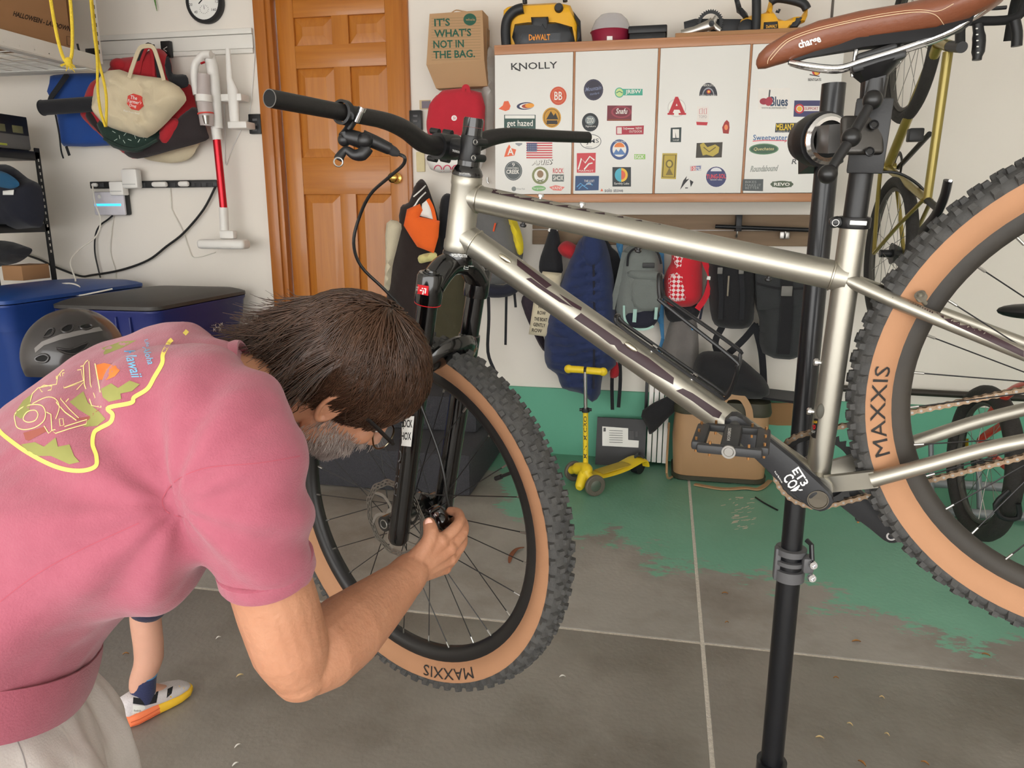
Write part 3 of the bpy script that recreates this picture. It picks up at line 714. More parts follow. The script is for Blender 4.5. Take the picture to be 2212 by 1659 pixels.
    return rimo, rp
rimb = M('rim_black', (20, 20, 22), 0.4, 0, 0.2, 12, col2=(34, 32, 30)); rimd = M('dusty_rim', (62, 56, 48), 0.6, 0, 0.3, 9, 0.1, 60, col2=(34, 32, 30))
fwheel, rpF = wheel('front_wheel', FA, LF, (0, 0, 1), 28, 0.1, ((3.25,), 4.98, -1), rimb)
rwheel, rpR = wheel('rear_wheel', RA, (0, 1, 0), (0, 0, 1), 32, 0.06, ((1.42,), 4.0, -1), rimd, knobseed=3)
# --- disc rotor on the left of the front hub
m = bm(metal('rotor_steel', (150, 146, 142), 0.35)); N_ = 120; vs = []
rc = FA + LF * 0.046
a0 = (V((0, 0, 1)) - LF * LF.z).normalized(); b0 = LF.cross(a0)
def rr_(a, r, y=0): return rc + (a0 * math.cos(a) + b0 * math.sin(a)) * r + LF * y
o1 = []; 
for i in range(N_):
    a = 2 * PI * i / N_; o1.append((a, 0.0802 + 0.0016 * math.cos(12 * a), 0.0675 + 0.001 * math.cos(12 * a)))
# braking band with real slots: three concentric strips joined by bridges
def band(f0, f1):
    n = N_
    for i in range(n):
        a, ro, ri = o1[i]; b, so, si = o1[(i + 1) % n]
        g = lambda ro_, ri_, f: ri_ + (ro_ - ri_) * f
        q = [rr_(a, g(ro, ri, f0), .001), rr_(b, g(so, si, f0), .001), rr_(b, g(so, si, f1), .001), rr_(a, g(ro, ri, f1), .001)]
        m.add(q + [p - LF * 0.002 for p in q], [(0, 1, 2, 3), (7, 6, 5, 4), (0, 4, 5, 1), (2, 6, 7, 3)])
band(0, 0.2); band(0.4, 0.6); band(0.8, 1.0)
for i in range(36):
    a = 2 * PI * i / 36
    for f0, f1, k in ((0.15, 0.45, 0.035), (0.55, 0.85, 0.035)):
        aa = a + (0.085 if f0 > 0.5 else 0); g = lambda f: 0.0675 + (0.0802 - 0.0675) * f
        q = [rr_(aa - k, g(f0), .001), rr_(aa + k, g(f0), .001), rr_(aa + k, g(f1), .001), rr_(aa - k, g(f1), .001)]
        m.add(q + [p - LF * 0.002 for p in q], [(0, 1, 2, 3), (7, 6, 5, 4), (0, 4, 5, 1), (2, 6, 7, 3), (1, 5, 6, 2), (3, 7, 4, 0)])
rot = m.build('brake_rotor', bike, 25)
m = bm(metal('rotor_carrier', (176, 172, 168), 0.35))
for i in range(6):
    a = 2 * PI * i / 6 + 0.2
    m.tube(smooth_path([rr_(a, 0.018), rr_(a + 0.06, 0.035), rr_(a + 0.22, 0.053), rr_(a + 0.46, 0.068)], 4), 1.0, 4, flat=(0.0042, 0.0014), nrm=LF)
m.lathe([(0.012, -0.002), (0.024, -0.002), (0.024, 0.002), (0.012, 0.002)], rc, LF, 24, closed=True); m.build('rotor_carrier', rot)
# --- drivetrain
CRL = 0.170
ca = R(56.0)
m = bm(plastic('crank_black', (40, 41, 44), 0.42)); cE = V((math.cos(ca) * CRL, 0.078, math.sin(ca) * CRL)); cB = V((0, 0.060, 0)); cd_ = (cE - cB).normalized(); cs_ = cd_.cross(V((0, 1, 0))).normalized()
def arm(m, A, B, dirn, y0, yn, w0=0.021, w1=0.0165, wm=0.0225):
    side = dirn.cross(V((0, 1, 0))).normalized(); rings = []
    L_ = (B - A).length; pts = []
    for t, w in ((-0.021, 0.008), (-0.018, 0.0145), (-0.010, 0.0195), (0, w0 + 0.0005), (0.03, 0.0225), (0.07, wm), (0.12, 0.0195), (L_ - 0.03, 0.0175), (L_, w1), (L_ + 0.009, 0.0135), (L_ + 0.0145, 0.007)):
        p = A + dirn * t; yy = V((0, 1, 0)) * yn
        rings.append([p + side * w + yy * 0.004, p + side * w * 0.86 + yy * 0.0105, p + side * w * 0.3 + yy * 0.013, p - side * w * 0.3 + yy * 0.013, p - side * w * 0.86 + yy * 0.0105, p - side * w + yy * 0.004, p - side * w * 0.9 - yy * 0.011, p + side * w * 0.9 - yy * 0.011])
    m.loft(rings)
arm(m, cB, cE, cd_, 0, 1)
crL = bb(m, 'crank_arm', sharp=28)
m = bm(metal('axle_bore', (110, 104, 94), 0.4)); m.lathe([(0.0152, -0.004), (0.0154, 0.0022), (0.0138, 0.0022), (0.0132, 0.0004), (0, 0.0002)], cB + V((0, 0.0135, 0)), (0, 1, 0), 32); m.build('axle_bore', crL)
cBr = V((0, -0.062, 0)); cEr = V((-math.cos(ca) * CRL, -0.08, -math.sin(ca) * CRL)); cdr = (cEr - cBr).normalized()
m = bm(MATS['crank_black']); arm(m, cBr, cEr, cdr, 0, 1); crR = bb(m, 'crank_arm', sharp=28)
bm(chrome).lathe([(0.0062, 0.012), (0.0078, 0.0135), (0.0078, 0.0145), (0.005, 0.0145), (0.0045, 0.006), (0, 0.006)], cEr, (0, 1, 0), 20).build('pedal_eye', crR)
# chainring and chain
CRY = -0.045; CR_ = 0.066
m = bm(plastic('chainring_black', (30, 30, 30), 0.5)); NT = 32; prof = []
for i in range(NT * 4):
    a = 2 * PI * i / (NT * 4); r = CR_ + (-0.004, -0.001, 0.0035, -0.001)[i % 4]; prof.append((a, r))
q = [V((math.cos(a) * r, CRY + 0.0015, math.sin(a) * r)) for a, r in prof]; qi = [V((math.cos(a) * 0.054, CRY + 0.0015, math.sin(a) * 0.054)) for a, r in prof]
n_ = len(q); back = V((0, -0.003, 0))
m.add(q + qi + [p + back for p in q] + [p + back for p in qi], [(i, (i + 1) % n_, n_ + (i + 1) % n_, n_ + i) for i in range(n_)] + [(2 * n_ + i, 3 * n_ + i, 3 * n_ + (i + 1) % n_, 2 * n_ + (i + 1) % n_) for i in range(n_)] + [(i, 2 * n_ + i, 2 * n_ + (i + 1) % n_, (i + 1) % n_) for i in range(n_)] + [(n_ + i, n_ + (i + 1) % n_, 3 * n_ + (i + 1) % n_, 3 * n_ + i) for i in range(n_)])
for i in range(4):
    a = 2 * PI * i / 4 + 0.4; m.tube([V((math.cos(a) * 0.02, CRY, math.sin(a) * 0.02)), V((math.cos(a) * 0.056, CRY, math.sin(a) * 0.056))], [0.009, 0.006], 8, flat=(1, 0.3), nrm=(0, 1, 0))
m.cyl((0, CRY + 0.002, 0), (0, CRY - 0.004, 0), 0.026, n=24)
ring_ = bb(m, 'chainring', sharp=25)
CGR = 0.040; cgc = RA + V((0, CRY, 0))
dx = (cgc - V((0, CRY, 0))); base = math.atan2(dx.z, dx.x); dist_ = math.hypot(dx.x, dx.z); off = math.acos((CR_ - CGR) / dist_)
cp = []
t1 = base + off; t2 = base - off      # tangent angles (lower / upper)
def ang_pts(c, r, a, b, k): return [V((c.x + math.cos(a + (b - a) * i / k) * r, CRY, c.z + math.sin(a + (b - a) * i / k) * r)) for i in range(k + 1)]
A1, A2 = (t1, t2) if math.sin(t1) < math.sin(t2) else (t2, t1)      # A1 lower tangent, A2 upper tangent
lowp = V((math.cos(A1) * CR_, CRY, math.sin(A1) * CR_)); upp = V((math.cos(A2) * CR_, CRY, math.sin(A2) * CR_))
a_up = A2; a_lo = A1
while a_lo > a_up: a_lo -= 2 * PI
ringpts = ang_pts(V((0, CRY, 0)), CR_, a_up, a_lo, 60)
cogs = ang_pts(cgc, CGR, a_lo, a_up - 0, 30) if False else []
uc = V((cgc.x + math.cos(A2) * CGR, CRY, cgc.z + math.sin(A2) * CGR)); lc = V((cgc.x + math.cos(A1) * CGR, CRY, cgc.z + math.sin(A1) * CGR - 0.01))
poly = [uc] + ringpts + [lc]
# resample at chain pitch
pitch = 0.0127; pts_ = [poly[0]]; rem = pitch
for i in range(len(poly) - 1):
    a, b_ = poly[i], poly[i + 1]; L_ = (b_ - a).length; t = rem
    while t <= L_:
        pts_.append(a + (b_ - a) * (t / L_)); t += pitch
    rem = t - L_
chain_root = None
def link_mesh(outer):
    m = MB(gold)
    w = 0.0034 if outer else 0.0022; hgt = 0.0044
    for s in (1, -1):
        out = []
        for i in range(9): a = PI / 2 + PI * i / 8; out.append(V((-pitch / 2 + math.cos(a) * hgt, 0, math.sin(a) * hgt)))
        out.append(V((0, 0, -hgt * 0.66)))
        for i in range(9): a = -PI / 2 + PI * i / 8; out.append(V((pitch / 2 + math.cos(a) * hgt, 0, math.sin(a) * hgt)))
        out.append(V((0, 0, hgt * 0.66)))
        m.prism([p + V((0, w * s, 0)) for p in out], (0, 0.001 * s, 0))
    if outer:
        for x in (-pitch / 2, pitch / 2): m.cyl((x, -0.0046, 0), (x, 0.0046, 0), 0.0021, n=10, mat=steel)
    else:
        for x in (-pitch / 2, pitch / 2): m.cyl((x, -0.002, 0), (x, 0.002, 0), 0.0038, n=12, mat=steel)
    m.v = [V(v) for v in m.v]
    return m
lm = []
for o_ in (True, False):
    mm = link_mesh(o_); me = mm.mesh('chain_link'); me.materials.append(gold); me.materials.append(steel)
    me.polygons.foreach_set('material_index', [0 if x is gold else 1 for x in mm.m]); lm.append(me)
for i in range(len(pts_) - 1):
    a, b_ = pts_[i], pts_[i + 1]; e_ = (b_ - a).normalized(); y_ = V((0, 1, 0)); z_ = e_.cross(y_).normalized() * -1
    z_ = e_.cross(y_)
    mt = Matrix(((e_.x, y_.x, z_.x), (e_.y, y_.y, z_.y), (e_.z, y_.z, z_.z))).to_4x4(); mt.translation = (a + b_) / 2
    o = bpy.data.objects.new('chain_link', lm[i % 2]); COL.objects.link(o); o.parent = ring_; o.matrix_local = Matrix.Translation(-ORG[bike]) @ BX @ mt
m = bm(steel)
for k_, r_ in enumerate((0.025, 0.03, 0.035, 0.04, 0.046)): m.cyl(RA + V((0, -0.03 - k_ * 0.004 + 0.0, 0)), RA + V((0, -0.032 - k_ * 0.004, 0)), r_, n=36)
bb(m, 'cassette')
# pedals: platform with windows, end cap and pins
def pedal(P0, sgn, ang, nm):
    rt = Matrix.Rotation(R(ang), 3, 'Y'); m = MB(plastic('pedal_grey', (44, 45, 47), 0.5), BX)
    def q(x, y, z): return P0 + rt @ V((x, y * sgn, z))
    def rbx(cx_, cy_, cz_, sx, sy, sz, bev=0.004): m.box(q(cx_, cy_, cz_), (sx, sy, sz), rt, bev)
    rbx(0, 0.062, 0, 0.026, 0.094, 0.017, 0.006)
    rbx(0.043, 0.062, 0, 0.019, 0.082, 0.014); rbx(-0.043, 0.062, 0, 0.019, 0.082, 0.014)
    rbx(0, 0.019, 0, 0.084, 0.012, 0.012); rbx(0, 0.108, 0, 0.088, 0.012, 0.014); 
    o = m.build(nm, bike)
    pins = [(0.046, 0.028), (0.046, 0.062), (0.046, 0.096), (-0.046, 0.028), (-0.046, 0.062), (-0.046, 0.096), (0.026, 0.108), (-0.026, 0.108), (0.026, 0.018), (-0.026, 0.018)]
    for x, y in pins:
        for s in (1, -1): MB(metal('pin_bronze', (190, 140, 90), 0.3), BX).cyl(q(x, y, 0.006 * s), q(x, y, 0.011 * s), 0.0019, n=8).build('traction_pin', o)
    MB(steel, BX).lathe([(0.0095, -0.001), (0.0095, 0.0022), (0.007, 0.0022), (0.006, 0.0008), (0, 0.0008)], q(0, 0.1135, 0), BR.inverted() @ (BR @ V((0, sgn, 0))), 20).build('pedal_end_cap', o)
    MB(steel, BX).cyl(P0, q(0, 0.02, 0), 0.008, n=16).build('pedal_spindle', o)
    return o, q, rt
pedL, pq, prt = pedal(cE + V((0, 0.010, 0)), 1, -14, 'pedal')
pedR, _, _ = pedal(cEr - V((0, 0.008, 0)), -1, -20, 'pedal')
# ------------------------------------------------------------------ decals on the bike (thin prints laid on the tubes)
def decal(name, parent, mat, shapes, tree, off=0.0008):
    m = MB(mat)
    for s in shapes:
        if isinstance(s, tuple) and len(s) == 3: m.map(s[0], on_surf(tree, off + s[2]), s[1])
        else: m.map(s, on_surf(tree, off))
    return m.build(name, parent, fix=False)
td = bvh_of(down)
for pts in ([(1117, 559), (1192, 616), (1180, 623), (1117, 573)], [(1147, 600), (1180, 624), (1205, 640), (1238, 664), (1208, 652), (1160, 620), (1136, 602)], [(1207, 634), (1257, 664), (1255, 671), (1236, 661)],
            [(1255, 676), (1275, 690), (1340, 735), (1350, 750), (1318, 744), (1290, 722), (1240, 688)], [(1322, 738), (1352, 744), (1400, 772), (1456, 816), (1454, 831), (1405, 803), (1335, 757)], [(1475, 839), (1496, 849), (1560, 892), (1553, 904), (1540, 900), (1496, 867), (1460, 844)]):
    decal('plum_decal', down, plum, [d_poly(pts, 7)], td)
tt_ = bvh_of(top)
decal('plum_decal', top, plum, [d_poly([(1062, 407), (1130, 418), (1250, 441), (1420, 473), (1560, 500), (1640, 519), (1560, 506), (1420, 484), (1250, 453), (1130, 430), (1062, 416)], 8)], tt_)
tst = bvh_of(stay)
decal('plum_decal', stay, plum, [d_poly([(2000, 657), (2060, 682), (2212, 758), (2212, 772), (2050, 697)], 7)], tst)
m = MB(plum)
for i in range(11):
    for j in range(4): m.map(d_ell(1962 + i * 5.2, 636 + i * 2.5 + j * 4.6, 0.7 + i * 0.13, n=6), on_surf(tst, 0.0008))
stuff(m.build('dotted_fade', stay, fix=False))
ts = bvh_of(seatt)
ylw = M('yellow_print', (250, 196, 30), 0.5)
decal('seat_tube_sticker', seatt, M('black_sticker', (20, 18, 18), 0.5), [d_poly([(1748, 902), (1767, 905), (1762, 947), (1743, 943)], 6), (d_text('REYNOLDS', 1757, 911, 17, 5, 8), ylw, 0.0004), (d_text('520', 1754, 922, 15, 10, 8, 0.02), red, 0.0004), (d_text('CRO-MOLY', 1753, 932, 16, 4.5, 8), white, 0.0004)], ts)
tl = bvh_of(lowL)
lb = decal('fork_label', lowL, white, [d_poly([(866, 899), (895, 899), (888, 965), (859, 962)], 6), (d_text('ROCK', 878, 915, 26, 17, 2, 0.02), blk, 0.0004), (d_text('SHOX', 875, 942, 26, 17, 2, 0.02), blk, 0.0004)], tl)
decal('fork_lettering', lowL, M('grey_print', (120, 122, 126), 0.5), [d_text('PSYLO', 857, 1022, 100, 11, -83)], tl)
tc_ = bvh_of(crown)
decal('warning_sticker', crown, red, [d_poly([(888, 612), (926, 618), (925, 639), (887, 632)], 6), (d_stroke([(911, 623), (920, 624), (918, 634)], 3), white, 0.0004), (d_stroke([(907, 627), (915, 628), (913, 636)], 3), white, 0.0004), (d_text('STOP AND', 897, 620, 15, 4, 8), white, 0.0004), (d_text('FACTORY', 896, 626, 14, 4, 8), white, 0.0004)], tc_)
decal('crown_mark', crown, white, [d_stroke([(1004, 572), (1013, 573), (1011, 582), (1002, 581)], 1.6, True), d_stroke([(1005, 577), (1012, 578)], 1.5), d_text('REBA', 1019, 575, 9, 3)], tc_)
decal('arch_sticker', arch, red, [d_poly([(932, 704), (951, 699), (962, 724), (934, 716)], 6)], bvh_of(arch))
decal('headset_lettering', hl, white, [d_text('WOLFTOOTH', 992, 552, 34, 7, 4, 0.02)], bvh_of(hl))
decal('headset_lettering', hs, white, [d_text('WOLFTOOTH', 1003, 375, 22, 3.5, 4)], bvh_of(hs))
decal('stem_lettering', stem, white, [d_text('THOMSON', 985, 327, 16, 5, 14)], bvh_of(stem))
tsd = bvh_of(sad)
decal('saddle_lettering', sad, white, [d_text('charge', 1749, 92, 50, 22, -17, 0.03)], tsd)
thread = M('cream_thread', (214, 186, 150), 0.7)
decal('stitching', sad, thread, [d_stroke([(1664, 130), (1690, 100), (1713, 84), (1760, 67), (1828, 50), (1900, 36), (1980, 26), (2020, 32), (2040, 55)], 1.5, sub=6), d_stroke([(1658, 138), (1662, 124), (1688, 95), (1713, 79), (1760, 62), (1828, 46), (1900, 31), (1980, 21), (2026, 24), (2060, 8)], 1.2, sub=6)], tsd)
tcr = bvh_of(crL)
decal('crank_lettering', crL, white, [d_text('COM', 1712, 1046, 46, 24, 57, 0.02), d_text('ET3', 1729, 1030, 42, 18, 57, 0.02), d_text('turbine', 1682, 1030, 30, 4, 57)], tcr)
decal('pedal_lettering', pedL, white, [d_text('ROCKBROS', 1575, 938, 27, 6.5, -84)], bvh_of(pedL))
# ================================================================== repair stand
PX, PY = 0.2813, 1.4903
pole_m = M('powder_black', (15, 17, 22), 0.32, 0, 0.06, 30, 0.02, 300, coat=0.2)
stand = thing('repair_stand', 'black bicycle repair stand with telescoping pole and clamp head', 'repair stand', (PX, PY, 0))
def zat(y):                                                        # height on the pole axis for a pixel row
    lo, hi = -0.2, 2.4
    for _ in range(40):
        mid = (lo + hi) / 2; v = V((PX, PY, mid)) - CAM; yy = CY - FPX * v.dot(UP) / v.dot(FW)
        if yy > y: lo = mid
        else: hi = mid
    return lo
z1, z2, z3 = zat(1240), zat(1185), zat(181)
MB(pole_m).cyl((PX, PY, 0.12), (PX, PY, z2), 0.0235, n=32).build('lower_pole', stand)
m = MB(pole_m); m.lathe([(0.0205, z1), (0.0205, z3), (0.0185, z3), (0.0185, z3 - 0.05), (0, z3 - 0.05)], (PX, PY, 0), (0, 0, 1), 32); m.build('upper_pole', stand)
cg_ = plastic('collar_grey', (92, 92, 94), 0.5)
for k, (a, b_) in enumerate(((1182, 1196), (1206, 1216), (1226, 1250))):
    m = MB(cg_); m.lathe([(0.0245, 0), (0.0305, 0.001), (0.0305, zat(a) - zat(b_) - 0.001), (0.0245, zat(a) - zat(b_))], (PX, PY, zat(b_)), (0, 0, 1), 32); m.build('collar_band', stand)
m = MB(cg_); m.box((PX - 0.026, PY - 0.004, (zat(1182) + zat(1250)) / 2), (0.012, 0.02, zat(1182) - zat(1250)), bev=0.003); m.build('collar_spine', stand); m = MB(cg_)
m.box((PX + 0.03, PY - 0.02, zat(1205)), (0.022, 0.03, 0.034), bev=0.006); m.build('collar_block', stand)
for y in (1199, 1226):
    c = V((PX + 0.036, PY - 0.036, zat(y)))
    MB(chrome).lathe([(0.0085, 0), (0.0085, 0.004), (0.0075, 0.007), (0.0045, 0.007), (0.0035, 0.003), (0, 0.003)], c, (0.2, -1, 0.1), 18).build('collar_bolt', stand)
m = MB(pole_m); m.tube([(PX + 0.036, PY - 0.03, zat(1195)), (PX + 0.034, PY - 0.02, zat(1165)), (PX + 0.026, PY - 0.01, zat(1160))], 0.005, 10); m.build('quick_release_lever', stand)
hub_m = MB(pole_m); hub_m.cyl((PX, PY, 0.1), (PX, PY, 0.225), 0.032, n=28); hub_m.build('base_hub', stand)
m = MB(blk); m.cyl((PX + 0.02, PY - 0.03, 0.215), (PX + 0.05, PY - 0.045, 0.22), 0.012, n=6); m.build('base_bolt', stand)
m = MB(blk); m.cyl((PX + 0.02, PY - 0.03, 0.17), (PX + 0.05, PY - 0.045, 0.175), 0.012, n=6); m.build('base_bolt', stand)
for a in (190, 270, 350):
    e_ = V((math.cos(R(a)), math.sin(R(a)), 0)); m = MB(pole_m)
    m.tube(smooth_path([V((PX, PY, 0.14)) + e_ * 0.02, V((PX, PY, 0.10)) + e_ * 0.2, V((PX, PY, 0.013)) + e_ * 0.5], 5), 0.013, 12); m.build('leg', stand)
# clamp head
jaw = plastic('jaw_black', (24, 24, 26), 0.45); gun = metal('gunmetal_casting', (86, 84, 82), 0.42)
m = MB(jaw)
a_ = [C(x, y, d) for x, y, d in ((1757, 250, 1.30), (1822, 249, 1.30), (1822, 350, 1.32), (1757, 352, 1.32))]
m.prism(a_, FW * 0.07); m.build('pole_bracket', stand)
for y in (262, 338): MB(jaw).cyl(C(1752, y, 1.325), C(1766, y, 1.325), 0.014, n=16).build('bracket_knob', stand)
rc_ = C(1787, 300, 1.24); rn = (C(1850, 297, 1.17) - rc_).normalized()
m = MB(jaw); m.lathe([(0.0, 0.05), (0.036, 0.05), (0.042, 0.03), (0.045, 0.02), (0.045, -0.004), (0.039, -0.006)], C(1778, 301, 1.26), -rn, 36)
m.build('rotation_housing', stand)
m = MB(chrome); m.lathe([(0.030, 0.0), (0.040, -0.003), (0.041, -0.008), (0.036, -0.013), (0.03, -0.013)], C(1782, 301, 1.25), -rn, 36, closed=True); m.build('indexing_ring', stand)
m = MB(gun); m.tube([C(1785, 300, 1.25), C(1800, 299, 1.2), C(1822, 298, 1.1)], [0.028, 0.030, 0.029], 4, flat=(1, 1), nrm=UP); m.build('arm_casting', stand)
# jaw holding the seatpost: plate, cover, back jaw
pm_ = BX @ (STV * 0.525); pd = (BR @ STV).normalized()
cv = (CAM - pm_).normalized(); sv = pd.cross(cv).normalized()           # sv: towards image left/right
if sv.dot(RT) < 0: sv = -sv
nv = sv.cross(pd).normalized(); nv = nv if nv.dot(cv) > 0 else -nv
def J3(s, h, n): return pm_ + sv * s + pd * h + nv * n
rj = Matrix((sv, nv, pd)).transposed()
m = MB(jaw); m.box(J3(0.004, 0.0, -0.022), (0.048, 0.022, 0.098), rj, 0.003); m.box(J3(0.016, 0, 0.006), (0.012, 0.036, 0.098), rj, 0.002); m.build('rear_jaw', stand)
m = MB(jaw); m.box(J3(0.004, 0.0, 0.021), (0.046, 0.009, 0.098), rj, 0.002); m.build('front_jaw', stand)
jc = C(1853, 298, 1.0); 
m = MB(gun); m.box(J3(-0.006, 0.001, 0.030), (0.058, 0.012, 0.053), Matrix((RT, -FW, UP)).transposed(), 0.012, 4); cover = m.build('jaw_cover', stand)
for x, y in ((1887, 270), (1878, 328)):
    p = C(x, y, (J3(0, 0, 0.038) - CAM).dot(FW) - 0.001); MB(blk).lathe([(0.0065, 0), (0.0065, 0.002), (0.005, 0.003), (0.004, 0.0015), (0, 0.0015)], p, -FW, 18).build('cover_bolt', stand)
hd = (J3(0, 0, 0.03) - CAM).dot(FW) - 0.035
hbar = MB(blk); hbar.tube([C(1885, 216, hd), C(1839, 297, hd), C(1788, 376, hd)], [0.0062, 0.0072, 0.0062], 16); hbar.cyl(C(1839, 297, hd), C(1839, 297, hd + 0.04), 0.008, n=16); hbar.build('clamp_handle', stand)
for x, y in ((1885, 216), (1839, 297), (1788, 376)): MB(M('ball_black', (18, 18, 19), 0.3)).ell(C(x, y, hd), (0.0125,) * 3, nu=24, nv=16).build('handle_ball', stand)
# ================================================================== the man bending over the front wheel
def K(x, y, z): return CAM + RT * x - UP * y + FW * z               # camera-aligned metres: right, down, away
def Kd(x, y, z): return RT * x - UP * y + FW * z
def Kp(px_, py_, d): return C(px_, py_, d)
skin = M('skin', (176, 120, 90), 0.5, 0, 0.12, 22, 0.16, 130, sss=0.1, col2=(198, 146, 116))
def skin_tone():
    m = skin; nt = m.node_tree; return m
LD = V((-0.40, -0.41, 0.82)).normalized()                           # his left, camera-aligned
def Lw(a): return Kd(*(LD * a))
man = thing('person', 'man in a pink printed t-shirt and light grey shorts bending over the front wheel', 'person', (K(-0.62, 0.36, 0.92).x, K(-0.62, 0.36, 0.92).y, 0))
body = MB(skin)
hf, hu, hr = V((0.543, 0.637, 0.548)), V((0.828, -0.525, -0.2)), V((0.16, 0.562, -0.813))
HC = V((-0.251, -0.010, 1.1145))
def H(f_, u_, r_): p = HC + hf * f_ + hu * u_ + hr * r_; return K(*p)
HM = Matrix((Kd(*hf), Kd(*hr), Kd(*hu))).transposed()              # columns: forward, right, up
def hell(f_, u_, r_, a, b, c): body.ell(H(f_, u_, r_), (a, c, b), HM, 24, 16)      # a fwd, b up, c side
hell(-0.008, 0.035, 0, 0.098, 0.088, 0.074)                         # cranium
hell(0.03, -0.02, 0, 0.066, 0.085, 0.060)                           # face mass
hell(0.055, -0.075, 0, 0.042, 0.036, 0.042)                         # jaw
hell(0.073, -0.098, 0, 0.022, 0.02, 0.024)                          # chin
hell(0.085, 0.022, 0, 0.014, 0.012, 0.045)                          # brow
for s in (1, -1):
    hell(0.072, -0.03, 0.036 * s, 0.02, 0.022, 0.02)                # cheek
    hell(0.025, -0.07, 0.048 * s, 0.03, 0.028, 0.016)               # jaw corner
    hell(0.097, -0.052, 0.013 * s, 0.009, 0.008, 0.009)             # nostril wing
body.tube([H(0.092, 0.015, 0), H(0.104, -0.015, 0), H(0.118, -0.042, 0), H(0.108, -0.052, 0)], [0.009, 0.011, 0.0125, 0.009], 12)
body.ell(H(0.115, -0.045, 0), (0.012, 0.012, 0.012)); hell(0.093, -0.078, 0, 0.012, 0.009, 0.024)
for s in (1, -1):                                                   # ears
    ec = [(-0.004, 0.03), (-0.018, 0.034), (-0.03, 0.022), (-0.033, 0.0), (-0.026, -0.02), (-0.012, -0.034), (-0.002, -0.028), (0.002, -0.008)]
    body.tube(smooth_path([H(f_ + 0.002, u_ - 0.012, (0.073 + max(0, -f_) * 0.3) * s) for f_, u_ in [(a_ * 0.86, b_ * 0.9) for a_, b_ in ec]], 3, True), 0.0042, 8, closed=True)
    body.ell(H(-0.012, -0.012, 0.070 * s), (0.015, 0.006, 0.026), HM, 14, 10)
NB = V((-0.385, 0.02, 0.985))
chain(body, [H(-0.03, -0.03, 0), H(-0.045, -0.10, 0), K(*NB), K(-0.45, 0.05, 0.97)], [0.062, 0.058, 0.062, 0.08], 18)
PVc = V((-0.675, 0.37, 0.93))
chain(body, [K(-0.44, 0.06, 0.97), K(-0.56, 0.14, 0.96), K(-0.62, 0.23, 0.94), K(*PVc)], [0.10, 0.105, 0.095, 0.08], 18)
SRt, SLf = V((-0.305, 0.085, 0.82)), V((-0.47, 0.03, 1.10))
chain(body, [K(*SRt), K(*(SRt * 0.5 + SLf * 0.5)), K(*SLf)], [0.045, 0.055, 0.04], 16)
# right arm and hand
EL = Kp(648, 1452, 0.93); WR = Kp(884, 1238, 1.155)
chain(body, [K(*SRt), Kp(560, 1180, 0.865), Kp(600, 1310, 0.895), Kp(628, 1400, 0.915), EL], [0.045, 0.047, 0.049, 0.047, 0.036], 20)
chain(body, [EL, Kp(690, 1412, 0.965), Kp(752, 1360, 1.02), Kp(820, 1300, 1.09), Kp(866, 1258, 1.135), WR], [0.036, 0.051, 0.052, 0.042, 0.033, 0.031], 20)
def knob(p, r): body.ell(p, (r,) * 3, nu=12, nv=8)
MC = [Kp(953, 1168, 1.19), Kp(971, 1184, 1.203), Kp(973, 1206, 1.218), Kp(962, 1226, 1.228)]
for i, mc in enumerate(MC): chain(body, [WR + (mc - WR) * 0.05, WR * 0.5 + mc * 0.5, mc], [0.022, 0.0165, 0.0132 - 0.0008 * i], 12); knob(mc - FW * 0.002, 0.0138 - 0.0008 * i)
body.ell(Kp(920, 1202, 1.19), (0.024,) * 3)
for mc, pts, r in ((MC[0], [Kp(990, 1133, 1.215), Kp(990, 1109, 1.245), Kp(972, 1104, 1.262)], (0.0112, 0.0098, 0.0088, 0.0076)),
                   (MC[1], [Kp(1000, 1150, 1.232), Kp(997, 1124, 1.265), Kp(978, 1120, 1.28)], (0.0112, 0.0098, 0.0088, 0.0076)),
                   (MC[2], [Kp(999, 1172, 1.248), Kp(993, 1146, 1.28), Kp(974, 1142, 1.292)], (0.0106, 0.0094, 0.0085, 0.0074)),
                   (MC[3], [Kp(987, 1196, 1.254), Kp(982, 1172, 1.282), Kp(966, 1166, 1.292)], (0.0095, 0.0082, 0.0076, 0.0068))):
    chain(body, [mc] + pts, r, 12)
chain(body, [Kp(888, 1222, 1.155), Kp(908, 1198, 1.165), Kp(926, 1170, 1.172), Kp(931, 1150, 1.18), Kp(927, 1131, 1.19)], [0.02, 0.0165, 0.0125, 0.0128, 0.0105], 14)
# left arm, hidden behind the torso and head
chain(body, [K(*SLf), K(-0.50, 0.06, 1.19), K(-0.52, 0.17, 1.20)], [0.04, 0.042, 0.04], 14)
chain(body, [K(-0.52, 0.17, 1.20), K(-0.48, 0.20, 1.26), K(-0.44, 0.22, 1.31)], [0.042, 0.04, 0.028], 14)
lh = K(-0.44, 0.22, 1.31)
for i in range(4): chain(body, [lh, lh + Kd(0.02 - 0.012 * i, -0.01 + 0.012 * i, 0.07), lh + Kd(0.03 - 0.012 * i, 0.0 + 0.014 * i, 0.11), lh + Kd(0.035 - 0.012 * i, 0.025 + 0.014 * i, 0.13)], [0.018, 0.012, 0.0095, 0.0085], 10)
chain(body, [lh, lh + Kd(0.035, -0.02, 0.03), lh + Kd(0.05, -0.02, 0.065)], [0.018, 0.012, 0.01], 10)
